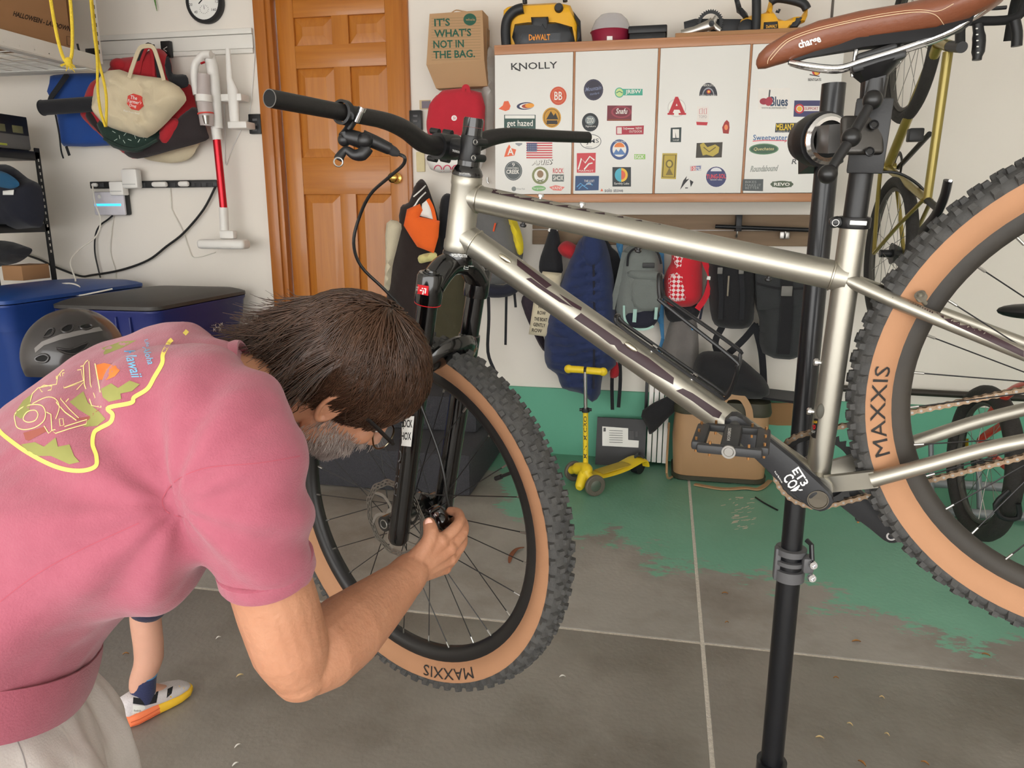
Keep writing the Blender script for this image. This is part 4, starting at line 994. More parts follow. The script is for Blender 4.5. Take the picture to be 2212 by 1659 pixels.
# legs
PV = K(*PVc); nearv = V((-LD.x, -LD.y, -LD.z)); side = Kd(*nearv); side.z = 0; side.normalize(); fwdm = V((side.y, -side.x, 0)); fwdm = fwdm if fwdm.dot(RT) > 0 else -fwdm
legs = []
for s in (1, -1):
    hp_ = PV + side * 0.08 * s; kn_ = V((hp_.x, hp_.y, 0.46)) + fwdm * 0.07; an_ = V((hp_.x, hp_.y, 0.085)) + fwdm * 0.0 + side * 0.03 * s
    chain(body, [hp_, hp_ * 0.5 + kn_ * 0.5 + fwdm * 0.02, kn_, kn_ * 0.55 + an_ * 0.45 - fwdm * 0.015, an_], [0.072, 0.07, 0.055, 0.054, 0.036], 16)
    chain(body, [an_, an_ + fwdm * 0.08 - V((0, 0, 0.045)), an_ + fwdm * 0.17 - V((0, 0, 0.06))], [0.036, 0.032, 0.024], 14)
    legs.append((hp_, kn_, an_))
bd = remesh(body, 0.0027, 3, 0.5)
bo = bd.build('body', man, 180)
# thumb nail
nm = MB(M('fingernail', (226, 176, 158), 0.3, 0, 0.03)); nm.ell(Kp(926, 1130, 1.1805), (0.0064, 0.0022, 0.0082), Matrix((RT, FW, UP)).transposed(), 14, 8); nm.build('thumbnail', man)
# ------------------------------------------------------------------ t-shirt
shirt_m = M('pink_cotton', (174, 94, 112), 0.95, 0, 0.05, 60, 0.2, 420, sheen=0.25, col2=(162, 83, 101))
sb = MB(shirt_m)
def ring(c, t, a, bb_, bf, n=40, lat=None, p=0.85):
    c = V(c); t = V(t).normalized(); L_ = (lat or LD); L_ = (L_ - t * L_.dot(t)).normalized(); fr_ = t.cross(L_).normalized()
    out = []
    for i in range(n):
        an = 2 * PI * i / n; co, si = math.cos(an), math.sin(an)
        x = a * abs(co) ** p * (1 if co > 0 else -1); y = (bf if si > 0 else bb_) * abs(si) ** p * (1 if si > 0 else -1)
        out.append(K(*(c + L_ * x + fr_ * y)))
    return out
LH = V((-0.25, -0.22, 0.94)).normalized()
R_ = [((-0.352, 0.006, 0.992), (-0.7, 0.25, -0.1), 0.066, 0.062, 0.062, LD), ((-0.372, 0.014, 0.988), (-0.8, 0.3, -0.1), 0.088, 0.08, 0.07, LD), ((-0.395, 0.036, 0.982), (-0.8, 0.35, -0.05), 0.175, 0.108, 0.085, LD), ((-0.43, 0.062, 0.978), (-0.8, 0.45, 0), 0.225, 0.122, 0.11, LD), ((-0.49, 0.095, 0.975), (-0.75, 0.5, 0), 0.232, 0.134, 0.13, LD), ((-0.55, 0.138, 0.968), (-0.6, 0.65, -0.02), 0.226, 0.138, 0.15, LD), ((-0.60, 0.188, 0.96), (-0.45, 0.85, -0.05), 0.215, 0.135, 0.155, LD), ((-0.638, 0.245, 0.95), (-0.3, 0.95, -0.1), 0.207, 0.132, 0.15, LH), ((-0.665, 0.285, 0.938), (-0.25, 1, -0.12), 0.20, 0.132, 0.15, LH), ((-0.682, 0.325, 0.925), (-0.2, 1, -0.15), 0.20, 0.138, 0.152, LH), ((-0.69, 0.368, 0.914), (-0.2, 1, -0.15), 0.203, 0.142, 0.153, LH)]
sb.loft([ring(c, t, a, b0_, b1_, lat=l) for c, t, a, b0_, b1_, l in R_])
chain(sb, [K(-0.40, 0.045, 0.90), K(-0.335, 0.06, 0.865), K(-0.308, 0.10, 0.84), Kp(552, 1130, 0.852), Kp(575, 1222, 0.878)], [0.10, 0.085, 0.076, 0.064, 0.053], 22)
chain(sb, [K(-0.45, 0.03, 1.07), K(-0.485, 0.01, 1.13), K(-0.495, 0.07, 1.17)], [0.09, 0.078, 0.068], 20)
sh_ = remesh(sb, 0.0055, 22, 0.5)
# folds: soft ridges fanning from the armpit and hanging at the waist
ap = K(-0.36, 0.14, 0.85)
def foldfn(p):
    q = p - CAM; x, y, z = q.dot(RT), -q.dot(UP), q.dot(FW)
    d = V((x + 0.36, y - 0.13)); r = d.length; an = math.atan2(d.y, d.x)
    w = math.exp(-((r - 0.13) / 0.10) ** 2)
    f1 = 0.0045 * w * math.sin(an * 11 + 3 * noise.noise(V((x * 6, y * 6, 2))))
    w2 = max(0, min(1, (y - 0.16) / 0.12)) * max(0, min(1, (-x - 0.3) / 0.1))
    f2 = 0.010 * w2 * noise.noise(V(((x * 0.8 + y * 0.55) * 15, (y - x * 0.6) * 5, z * 8))) + 0.005 * w2 * math.sin((x * 0.75 + y * 0.5) * 62 + 5 * noise.noise(V((x * 5, y * 5, 7))))
    f3 = 0.0035 * noise.noise(V((x * 13, y * 13, z * 13))) + 0.0015 * noise.noise(V((x * 40 + y * 14, y * 40, z * 30)))
    return f1 + f2 + f3
me = sh_.mesh('t'); nrm = [v.normal.copy() for v in me.vertices]; bpy.data.meshes.remove(me)
sh_.v = [p + n_ * foldfn(p) for p, n_ in zip(sh_.v, nrm)]
shirt = sh_.build('t_shirt', man, 180)
stree = bvh_of(shirt)
# sleeve hem, bottom hem and collar rib as raised bands
m = MB(shirt_m); sc_ = Kp(576, 1226, 0.879); sd_ = (Kp(580, 1240, 0.884) - Kp(552, 1130, 0.852)).normalized()
m.lathe([(0.0535, -0.012), (0.0565, -0.010), (0.0568, 0.006), (0.055, 0.010), (0.051, 0.010), (0.051, -0.012)], sc_, sd_, 40, closed=True); m.build('sleeve_hem', shirt)
m = MB(shirt_m); hem = ring((-0.687, 0.348, 0.918), (-0.2, 1, -0.15), 0.1965, 0.1365, 0.1505, 60, LH); m.tube(hem, 1.0, 12, closed=True, flat=(0.004, 0.030), nrm=Kd(-0.2, 1, -0.15)); m.build('bottom_hem', shirt)
m = MB(shirt_m); m.tube(ring((-0.352, 0.008, 0.992), (-0.7, 0.25, -0.1), 0.066, 0.062, 0.062, 48), 1.0, 8, closed=True, flat=(0.0045, 0.011), nrm=Kd(-0.7, 0.25, -0.1)); m.build('collar', shirt)
def seam(pts): return MB(M('pink_seam', (176, 84, 100), 0.95)).map(d_stroke(pts, 2.2, sub=6), on_surf(stree, 0.0006))
seam([(648, 985), (560, 1000), (450, 1010), (385, 1035), (352, 1075), (360, 1105), (395, 1118)]).build('sleeve_seam', shirt, fix=False)
seam([(300, 1130), (180, 1185), (80, 1240), (0, 1300)]).build('side_seam', shirt, fix=False)
# ------------------------------------------------------------------ printed graphic on the back
yp = M('yellow_ink', (250, 226, 110), 0.9); gp = M('green_ink', (150, 150, 84), 0.9); op = M('orange_ink', (234, 130, 60), 0.9); bp_ = M('blue_ink', (128, 190, 226), 0.9); brp = M('brown_ink', (160, 88, 76), 0.9); cp_ = M('pale_yellow_ink', (250, 226, 150), 0.9)
S_1, S_2, S_3 = on_surf(stree, 0.0008), on_surf(stree, 0.0011), on_surf(stree, 0.0014)
def ink(name, mat, shapes, fn):
    m = MB(mat)
    for s in shapes: m.map(s, fn)
    return m.build(name, shirt, fix=False)
ink('island_outline', yp, [d_stroke([(-6, 925), (10, 942), (60, 978), (120, 1008), (170, 1017), (205, 1008), (208, 985), (200, 960), (203, 935), (215, 925), (238, 912), (243, 895), (234, 881), (283, 870), (290, 858), (318, 840), (333, 815), (350, 785), (352, 765), (365, 740), (372, 733)], 9, sub=8), d_stroke([(398, 722), (405, 714)], 9)], S_1)
ink('palm_leaves', gp, [d_poly([(45, 960), (75, 955), (95, 965), (120, 945), (125, 965), (150, 960), (160, 985), (172, 998), (150, 1003), (110, 985), (80, 985), (60, 975)], 8), d_poly([(218, 840), (240, 828), (255, 838), (280, 822), (302, 830), (285, 845), (260, 850), (262, 862), (235, 868), (222, 858)], 8), d_poly([(150, 868), (180, 845), (190, 870), (215, 890), (228, 905), (210, 920), (180, 922), (195, 900), (170, 885)], 8), d_poly([(220, 752), (260, 738), (295, 735), (262, 752), (225, 766)], 8), d_poly([(30, 895), (50, 865), (70, 850), (62, 890), (45, 905)], 8)], S_1)
ink('setting_sun', op, [d_poly([(208, 788), (225, 784), (250, 790), (259, 800), (248, 813), (230, 821), (212, 820)], 8)], S_1)
ink('driftwood', brp, [d_poly([(50, 935), (95, 922), (100, 932), (62, 952), (55, 950)], 8), d_poly([(160, 905), (190, 900), (217, 882), (190, 908)], 8)], S_1)
car_ = [d_stroke([(33, 912), (32, 895), (48, 880), (70, 874), (90, 876), (98, 890), (95, 908), (78, 922), (55, 928), (38, 924)], 2, True, 4), d_stroke([(50, 905), (58, 890), (75, 886), (82, 895), (76, 908), (60, 912)], 2, True, 4), d_stroke([(65, 868), (70, 850), (82, 838), (110, 832), (122, 830), (125, 812), (135, 800), (180, 790), (185, 782), (190, 778)], 2), d_stroke([(122, 812), (122, 870), (140, 890), (165, 908)], 2.4), d_stroke([(130, 808), (131, 862), (150, 884), (170, 903)], 1.8), d_stroke([(135, 806), (175, 798), (180, 822), (138, 838)], 2, True), d_stroke([(140, 838), (180, 826), (142, 868)], 2), d_stroke([(180, 790), (182, 830), (198, 876), (218, 880), (216, 845), (205, 785)], 2.2), d_stroke([(192, 780), (195, 830), (212, 878)], 1.6), d_stroke([(112, 930), (150, 918), (188, 906), (186, 916), (150, 926), (120, 936)], 2, True), d_stroke([(100, 890), (110, 895), (112, 930), (105, 936), (95, 920)], 2), d_stroke([(85, 838), (95, 832), (112, 834), (110, 842), (90, 846)], 2, True), d_stroke([(128, 905), (136, 904), (138, 918), (130, 920)], 1.6, True), d_stroke([(70, 872), (100, 858), (120, 862), (128, 880), (120, 905)], 1.8, sub=4)]
ink('vehicle_drawing', cp_, car_, S_2)
ink('script_lettering', bp_, [d_text('Hawaii', 288, 786, 60, 24, 74, 0.012, 0.25), d_text('Aloha', 321, 768, 40, 15, 72, 0.01, 0.25), d_text('Life', 318, 741, 16, 8, 72)], S_2)
# ------------------------------------------------------------------ shorts, belt tab, shoes
sh_m = M('pale_grey_twill', (226, 222, 219), 0.9, 0, 0.05, 30, 0.1, 400, sheen=0.1)
pb = MB(sh_m)
pb.loft([ring(c, t, a, b0_, b1_, lat=LH) for c, t, a, b0_, b1_ in (((-0.69, 0.335, 0.925), (-0.1, 1, -0.1), 0.172, 0.112, 0.122), ((-0.69, 0.38, 0.918), (-0.1, 1, -0.1), 0.178, 0.118, 0.126), ((-0.685, 0.43, 0.912), (0.0, 1, -0.1), 0.184, 0.124, 0.134), ((-0.66, 0.50, 0.905), (0.05, 1, -0.15), 0.18, 0.125, 0.14))])
for hp_, kn_, an_ in legs: chain(pb, [hp_ + V((0, 0, -0.05)), hp_ * 0.5 + kn_ * 0.5 + fwdm * 0.03, kn_ + V((0, 0, 0.05))], [0.088, 0.092, 0.088], 20)
pr = remesh(pb, 0.008, 6)
me = pr.mesh('t'); nrm = [v.normal.copy() for v in me.vertices]; bpy.data.meshes.remove(me)
pr.v = [p + n_ * (0.006 * noise.noise(p * 14) + 0.0035 * noise.noise(V((p.x * 40, p.y * 40, p.z * 12)))) for p, n_ in zip(pr.v, nrm)]
short = pr.build('shorts', man, 180)
stp_ = bvh_of(short)
def sseam(nm, pts, w, mat): MB(mat).map(d_stroke(pts, w, sub=6), on_surf(stp_, 0.0012)).build(nm, short, fix=False)
sseam('pocket_seam', [(118, 1560), (145, 1590), (160, 1625), (165, 1659)], 5, M('seam_white', (232, 228, 224), 0.9)); sseam('fly_seam', [(38, 1600), (50, 1630), (58, 1659)], 3, M('seam_grey', (160, 156, 156), 0.9))
MB(M('zip_pull', (70, 60, 62), 0.6)).map(d_stroke([(227, 1447), (243, 1463)], 5), on_surf(stp_, 0.004)).build('pocket_tab', short, fix=False)
for hp_, kn_, an_ in legs:
    m = MB(M('dark_shoe', (52, 54, 60), 0.7)); f0 = an_ - V((0, 0, an_.z)); 
    m.loft([[f0 + fwdm * x + side * (w * math.cos(2 * PI * i / 16)) + V((0, 0, zc + h_ * math.sin(2 * PI * i / 16))) for i in range(16)] for x, w, zc, h_ in ((-0.075, 0.02, 0.035, 0.03), (-0.06, 0.04, 0.05, 0.05), (0.0, 0.047, 0.06, 0.06), (0.08, 0.052, 0.045, 0.045), (0.16, 0.05, 0.035, 0.035), (0.20, 0.035, 0.028, 0.028), (0.215, 0.01, 0.025, 0.02))]); m.build('shoe', man, 60)
# ------------------------------------------------------------------ hair, beard, glasses
hair_m = M('brown_hair', (36, 24, 17), 0.3, 0, 0.35, 60, col2=(100, 70, 52)); 
beard_m = M('grey_beard', (124, 104, 94), 0.6, 0, 0.3, 90, col2=(206, 196, 190))
hb2 = MB(hair_m)
EC = (-0.010, 0.036); ER = (0.106, 0.094, 0.082)                    # hair ellipsoid: centre (f,u), radii f,u,r
def hlim(f_, r_):                                                   # lowest u that hair reaches on the scalp
    if f_ > 0.055: return 0.05
    if f_ > 0.015: return 0.012
    if f_ > -0.03: return 0.008
    return -0.085
def epoint(f_, u_, r_, k=1.0):
    d = V(((f_ - EC[0]) / ER[0], (u_ - EC[1]) / ER[1], r_ / ER[2])); l = d.length or 1; d = d / l * k
    return V((EC[0] + d.x * ER[0], EC[1] + d.y * ER[1], d.z * ER[2]))
# scalp shell
vs = []; fs = []; NU, NV = 48, 28; ok = {}
for j in range(NV + 1):
    p = PI * j / NV * 0.80
    for i in range(NU):
        a = 2 * PI * i / NU; d = V((math.sin(p) * math.cos(a), math.cos(p), math.sin(p) * math.sin(a)))
        q = V((EC[0] + d.x * ER[0], EC[1] + d.y * ER[1], d.z * ER[2])); ok[j * NU + i] = q.y > hlim(q.x, q.z) + 0.008; vs.append(H(q.x, q.y, q.z))
for j in range(NV):
    for i in range(NU):
        f4 = (j * NU + i, (j + 1) * NU + i, (j + 1) * NU + (i + 1) % NU, j * NU + (i + 1) % NU)
        if all(ok[k] for k in f4): fs.append(f4)
hb2.add(vs, fs); hair = hb2.build('hair', man, 180)
rnd = random.Random(11)
def strand(m, pts, r0):
    n = len(pts); m.tube(pts, [r0 * (1 - 0.75 * i / (n - 1)) for i in range(n)], 3, cap=False)
sm_ = MB(hair_m); whorl = V((-0.05, 0.13, 0.0))
cnt = 0
while cnt < 6500:
    p = math.acos(1 - rnd.random() * 1.75); a = rnd.random() * 2 * PI
    d = V((math.sin(p) * math.cos(a), math.cos(p), math.sin(p) * math.sin(a)))
    q = V((EC[0] + d.x * ER[0], EC[1] + d.y * ER[1], d.z * ER[2]))
    if q.y < hlim(q.x, q.z) + 0.002: continue
    cnt += 1
    back = q.x < -0.045; ln = 0.06 + 0.055 * rnd.random() + (0.05 if back else 0.0); n = 9; step = ln / n
    clump = noise.noise(V((q.x * 38, q.y * 38, q.z * 38))); wav = rnd.random() * 6
    pts = []; cur = q; lift = 1.0 + 0.05 * rnd.random() + 0.07 * max(0, clump)
    for i in range(n + 1):
        k = i / n; lft = lift + (0.02 + 0.05 * rnd.random() * 0.5) * math.sin(k * PI * 0.6) + (0.22 * k * k * (0.3 + rnd.random() * 0.5) if back and cur.y < -0.02 else 0.03 * k * k * rnd.random())
        e = epoint(cur.x, cur.y, cur.z, lft); 
        if cur.y < -0.075 and back: e = e + V((-0.012 * k, 0, 0))
        pts.append(H(e.x, e.y, e.z))
        nl = V(((cur.x - EC[0]) / ER[0] ** 2, (cur.y - EC[1]) / ER[1] ** 2, cur.z / ER[2] ** 2)).normalized()
        fl = (cur - whorl); fl = fl - nl * fl.dot(nl); fl = fl.normalized() if fl.length > 1e-5 else V((1, 0, 0))
        dn = V((0.25 if cur.x > 0 else -0.15, -1, 0)); dn = (dn - nl * dn.dot(nl)); dn = dn.normalized() if dn.length > 1e-5 else fl
        w_ = min(1, max(0, (whorl.y - cur.y) / 0.13)); g = (fl * (1 - w_ * 0.7) + dn * (w_ * 0.7 + 0.1)).normalized()
        tw = nl.cross(g); g = (g + tw * (0.75 * clump + 0.28 * math.sin(k * 5 + wav) + 0.3 * noise.noise(V((q.x * 12, q.y * 12, q.z * 12 + 5))))).normalized()
        cur = epoint(*(cur + g * step))
    strand(sm_, pts, 0.0008 + 0.0006 * rnd.random())
cnt = 0
while cnt < 2400:                                                   # longer hair over the nape and behind the ears
    a = rnd.uniform(-1.15, 1.15); u_ = rnd.uniform(-0.05, 0.06); rr0 = math.sqrt(max(0, 1 - ((u_ - EC[1]) / ER[1]) ** 2)) if abs(u_ - EC[1]) < ER[1] else 0.3
    q = V((EC[0] - ER[0] * rr0 * math.cos(a), u_, ER[2] * rr0 * math.sin(a))); cnt += 1
    ln = 0.07 + 0.07 * rnd.random(); n = 9; cl = noise.noise(V((q.x * 45, q.y * 20, q.z * 45 + 9))); cl2 = noise.noise(V((q.x * 45 + 4, q.y * 20, q.z * 45)))
    g = V((-0.25 - 0.25 * rnd.random(), -1, 0.25 * math.sin(a))).normalized(); pts = []; cur = q * 1.0 + V((q.x - EC[0], 0, q.z)) * 0.06
    for i in range(n + 1):
        k = i / n; pts.append(H(cur.x, cur.y, cur.z))
        lim = V((-0.05 - 0.5 * max(0, -cur.y - 0.05), 0))
        g = (g + V((0.10 * cl - (0.16 if k > 0.6 else -0.05), 0, 0.22 * cl2 + 0.05 * math.sin(k * 6 + cl * 9)))).normalized(); cur = cur + g * ln / n
        rad = math.hypot((cur.x + 0.035) / 0.07, cur.z / 0.066)
        if rad < 1: cur = V((-0.035 + (cur.x + 0.035) / max(rad, 0.2), cur.y, cur.z / max(rad, 0.2)))
    strand(sm_, pts, 0.0009 + 0.0006 * rnd.random())
stuff(sm_.build('hair_strands', hair, 180, fix=False))
bt = bvh_of(bo)
bm_ = MB(beard_m); cnt = 0; tries = 0
while cnt < 5200 and tries < 90000:
    tries += 1
    f_ = -0.002 + rnd.random() * 0.115; u_ = -0.135 + rnd.random() * 0.125; s = 1 if rnd.random() < 0.6 else -1
    low = -0.036 - 0.25 * max(0, f_ - 0.015) if f_ < 0.05 else -0.058
    if u_ > low + 0.006 * rnd.random(): continue
    if f_ > 0.085 and -0.088 < u_ < -0.070: continue
    o = H(f_ - 0.012, u_ + 0.02, 0.0); dr_ = (H(f_, u_, 0.16 * s * (0.1 + rnd.random())) - o); dr_ = (dr_ + Kd(*(hf * (rnd.random() * 0.12))) + Kd(*(hu * (-rnd.random() * 0.06)))).normalized()
    far = o + dr_ * 0.3; h = bt.ray_cast(far, -dr_, 0.3)
    if h[0] is None: continue
    p = h[0]; loc = p - K(*HC); fl_, ul_ = loc.dot(Kd(*hf)), loc.dot(Kd(*hu))
    if ul_ > -0.03 or fl_ < -0.006 or loc.length > 0.16: continue
    nb = h[1]; g = (Kd(*(hu * -0.9)) + Kd(*(hf * 0.15)) + nb * 0.7 + V((rnd.uniform(-.3, .3), rnd.uniform(-.3, .3), rnd.uniform(-.3, .3)))).normalized()
    ln = 0.008 + 0.008 * rnd.random(); bm_.tube([p - nb * 0.001, p + g * ln * 0.5 + nb * 0.0012, p + g * ln], [0.00055, 0.0005, 0.0002], 3, cap=False); cnt += 1
stuff(bm_.build('beard', man, 180, fix=False))
gm = plastic('glasses_black', (18, 16, 16), 0.3); gl = MB(gm)
gl.tube([H(-0.005, 0.012, 0.080), H(0.04, 0.013, 0.079), H(0.096, 0.010, 0.074)], 1.0, 8, flat=(0.0012, 0.0035), nrm=Kd(*hu)); 
glo = gl.build('glasses', man)
MB(gm).tube([H(-0.005, 0.012, -0.080), H(0.04, 0.013, -0.079), H(0.096, 0.010, -0.074)], 1.0, 8, flat=(0.0012, 0.0035), nrm=Kd(*hu)).build('temple_arm', glo)
for s in (1, -1):
    rim = [H(0.099 + 0.003 * math.cos(2 * PI * i / 28) - abs(0.025 * math.cos(2 * PI * i / 28)) * 0.12, -0.008 + 0.020 * math.sin(2 * PI * i / 28), (0.040 + 0.027 * math.cos(2 * PI * i / 28)) * s) for i in range(28)]
    MB(metal('glasses_rim', (150, 140, 120), 0.25)).tube(rim, 0.0014, 8, closed=True).build('lens_rim', glo)
    m = MB(M('lens_glass', (230, 236, 238), 0.05, 0, 0.01, alpha=0.18)); m.add(rim, [tuple(range(28))]); m.build('lens', glo)
    MB(gm).tube([H(0.097, 0.008, 0.066 * s), H(0.099, 0.009, 0.074 * s)], 0.003, 8).build('hinge', glo)
MB(MATS['glasses_rim']).tube(smooth_path([H(0.101, -0.003, 0.013), H(0.106, 0.001, 0), H(0.101, -0.003, -0.013)], 4), 0.0014, 8).build('bridge', glo)
for s in (1, -1):
    e_ = MB(M('eye_white', (226, 220, 214), 0.2)); e_.ell(H(0.078, -0.006, 0.034 * s), (0.012,) * 3, nu=16, nv=12); eo = e_.build('eye', man)
    i_ = MB(M('iris', (70, 58, 46), 0.2)); i_.ell(H(0.0865, -0.008, 0.035 * s), (0.0048,) * 3); i_.build('iris', eo)
# ------------------------------------------------------------------ the loose brake caliper in his fingers
cal = thing('brake_caliper', 'black brake caliper hanging on its hose, pinched between the fingers and thumb', 'caliper', Kp(955, 1125, 1.27))
m = MB(gblk); ccal = Kp(956, 1124, 1.262)
rcal = Matrix((RT, FW, UP)).transposed() @ Matrix.Rotation(R(-28), 3, 'Y')
m.box(ccal, (0.026, 0.032, 0.050), rcal, 0.008, 3); m.ell(ccal - FW * 0.012, (0.013, 0.012, 0.017), rcal); m.build('caliper_body', cal)
m = MB(gblk); m.cyl(Kp(972, 1112, 1.27), Kp(975, 1100, 1.285), 0.006, n=14); m.build('banjo_fitting', cal)
for x, y in ((943, 1110), (950, 1148)): MB(chrome).lathe([(0.004, 0), (0.004, 0.003), (0.0025, 0.003), (0.002, 0.001), (0, 0.001)], Kp(x, y, 1.243), -FW, 14).build('caliper_bolt', cal)
m = MB(gblk); m.box(Kp(938, 1100, 1.28), (0.02, 0.012, 0.012), rcal, 0.003); m.build('mount_tab', cal)
# ================================================================== child standing behind the man
kid = thing('person', 'child in a black helmet, navy shorts and grey, yellow and orange trainers behind the man', 'person', F(318, 1545))
ah = F(312, 1548); toe = F(402, 1500); fd = (toe - ah).normalized(); sd2 = V((fd.y, -fd.x, 0))
an = ah + V((0, 0, 0.085)); dk = (an - CAM).dot(FW)
kneeP = C(319, 1290, dk - 0.035); hipP = C(300, 1120, dk - 0.06)
kskin = M('child_skin', (206, 156, 134), 0.55, 0, 0.08, 20, 0.06, 130, sss=0.1)
kb = MB(kskin)
chain(kb, [hipP, kneeP, C(314, 1330, dk - 0.03), C(322, 1420, dk - 0.01), an + V((0, 0, 0.03)), an], [0.06, 0.045, 0.041, 0.039, 0.029, 0.027], 18)
hc = C(162, 765, 2.02)
sh2 = C(190, 900, 2.05); hip2 = C(262, 1110, 2.10)
chain(kb, [hip2, C(225, 1010, 2.08), sh2, hc], [0.085, 0.085, 0.07, 0.07], 16)
chain(kb, [hip2, C(140, 1260, 2.25), F(60, 1420) + V((0, 0, 0.09))], [0.06, 0.045, 0.03], 14)
for s in (1, -1): chain(kb, [sh2 + V((0.08 * s, 0, 0)), sh2 + V((0.12 * s, 0.05, -0.16)), sh2 + V((0.10 * s, -0.02, -0.3))], [0.035, 0.028, 0.02], 12)
chain(kb, [hipP, hip2], [0.06, 0.07], 14)
chain(kb, [an, ah + fd * 0.06 + V((0, 0, 0.04))], [0.027, 0.025], 12); kb.ell(hc, (0.075, 0.085, 0.09)); kb.ell(hc + V((0, 0.085, -0.01)), (0.012, 0.012, 0.014))
fk = F(60, 1420); chain(kb, [fk + V((0, 0, 0.09)), fk + fd * 0.08 + V((0, 0, 0.03))], [0.03, 0.024], 12)
remesh(kb, 0.006, 4).build('body', kid, 180)
nav = fabric('navy_shorts', (36, 34, 64)); m = MB(nav)
chain(m, [hipP + V((0, 0, 0.02)), C(310, 1200, dk - 0.05), C(320, 1303, dk - 0.037)], [0.078, 0.066, 0.055], 18); remesh(m, 0.008, 2).build('shorts', kid, 180)
m = MB(fabric('dark_tee', (60, 62, 74))); chain(m, [hip2, C(225, 1010, 2.08), sh2 - V((0, 0, 0.03))], [0.11, 0.105, 0.09], 18); m.build('shirt', kid, 180)
sk = MB(fabric('navy_sock', (40, 46, 84))); sk.lathe([(0.032, 0.0), (0.034, 0.02), (0.033, 0.055), (0.0335, 0.075)], an - V((0, 0, 0.03)), (kneeP - an), 22); sock = sk.build('sock', kid)
MB(fabric('sky_cuff', (70, 150, 206))).lathe([(0.0335, 0.073), (0.0345, 0.075), (0.0345, 0.083), (0.0335, 0.085), (0.03, 0.085)], an - V((0, 0, 0.03)), (kneeP - an), 22).build('sock_cuff', sock)
# trainer: sole in orange and yellow, grey upper
L0 = 0.105; LF_ = (toe - ah).length + 0.03
def shoe_ring(x, w, z0, z1, n=20):
    c = ah + fd * x; out = []
    for i in range(n):
        a = 2 * PI * i / n; co, si = math.cos(a), math.sin(a); out.append(c + sd2 * (w * abs(co) ** 0.6 * (1 if co > 0 else -1)) + V((0, 0, (z0 + z1) / 2 + (z1 - z0) / 2 * abs(si) ** 0.6 * (1 if si > 0 else -1))))
    return out
sole_o = M('orange_foam', (240, 128, 82), 0.6); sole_y = M('yellow_foam', (236, 190, 50), 0.6); upm = fabric('grey_knit', (206, 200, 202))
prof_s = [(-0.062, 0.012, 0.012, 0.035), (-0.056, 0.026, 0.004, 0.042), (-0.03, 0.034, 0.0, 0.044), (0.0, 0.034, 0.0, 0.041), (0.03, 0.033, 0.0, 0.037), (0.06, 0.036, 0.0, 0.034), (0.095, 0.037, 0.001, 0.031), (0.125, 0.03, 0.004, 0.03), (0.142, 0.014, 0.01, 0.028)]
MB(sole_o).loft([shoe_ring(*p) for p in prof_s[:5]]).build('sole_heel', kid, 50); MB(sole_y).loft([shoe_ring(*p) for p in prof_s[4:]]).build('sole_toe', kid, 50)
for k_ in (0.012, 0.024):
    MB(M('sole_groove', (206, 98, 60), 0.7)).tube([shoe_ring(x, w + 0.001, 0, 0.001)[0] - V((0, 0, 0)) + V((0, 0, k_)) for x, w in ((-0.05, 0.028), (-0.03, 0.034), (0.0, 0.034), (0.03, 0.033))], 0.0012, 6).build('sole_groove', kid)
up_ = MB(upm).loft([shoe_ring(*p) for p in ((-0.06, 0.012, 0.03, 0.075), (-0.05, 0.024, 0.03, 0.088), (-0.02, 0.03, 0.03, 0.09), (0.015, 0.031, 0.03, 0.082), (0.05, 0.033, 0.026, 0.068), (0.09, 0.034, 0.024, 0.056), (0.12, 0.027, 0.024, 0.046), (0.136, 0.012, 0.025, 0.035))]); upo = up_.build('shoe_upper', kid, 60)
tu = bvh_of(upo); fs_ = on_surf(tu, 0.001)
def pat(nm, mat, pts): MB(mat).map(d_poly(pts, 5), fs_).build(nm, upo, fix=False)
pat('heel_counter', white, [(287, 1523), (312, 1525), (322, 1545), (286, 1545)]); pat('collar_lining', M('shoe_black', (24, 24, 28), 0.8), [(288, 1506), (300, 1508), (335, 1500), (345, 1480), (338, 1518), (315, 1524), (287, 1520)])
for a, b_ in (((315, 1532), (345, 1512)), ((365, 1500), (388, 1482)), ((368, 1506), (398, 1486))): MB(sole_y).map(d_stroke([a, b_], 4), fs_).build('yellow_stripe', upo, fix=False)
MB(blk).map(d_text('Reebok', 297, 1535, 15, 4), on_surf(tu, 0.0018)).build('heel_lettering', upo, fix=False)
pat('eyelet_patch', M('shoe_black', (24, 24, 28), 0.8), [(362, 1488), (374, 1482), (371, 1498), (360, 1508)])
# other trainer on the far foot
m = MB(upm); o_ = fk - ah; rings = [[p + o_ for p in shoe_ring(*q)] for q in ((-0.06, 0.012, 0.0, 0.075), (-0.05, 0.028, 0.0, 0.088), (0.0, 0.033, 0.0, 0.09), (0.05, 0.034, 0.0, 0.068), (0.1, 0.034, 0.0, 0.056), (0.14, 0.012, 0.01, 0.035))]; m.loft(rings); m.build('shoe', kid, 50)
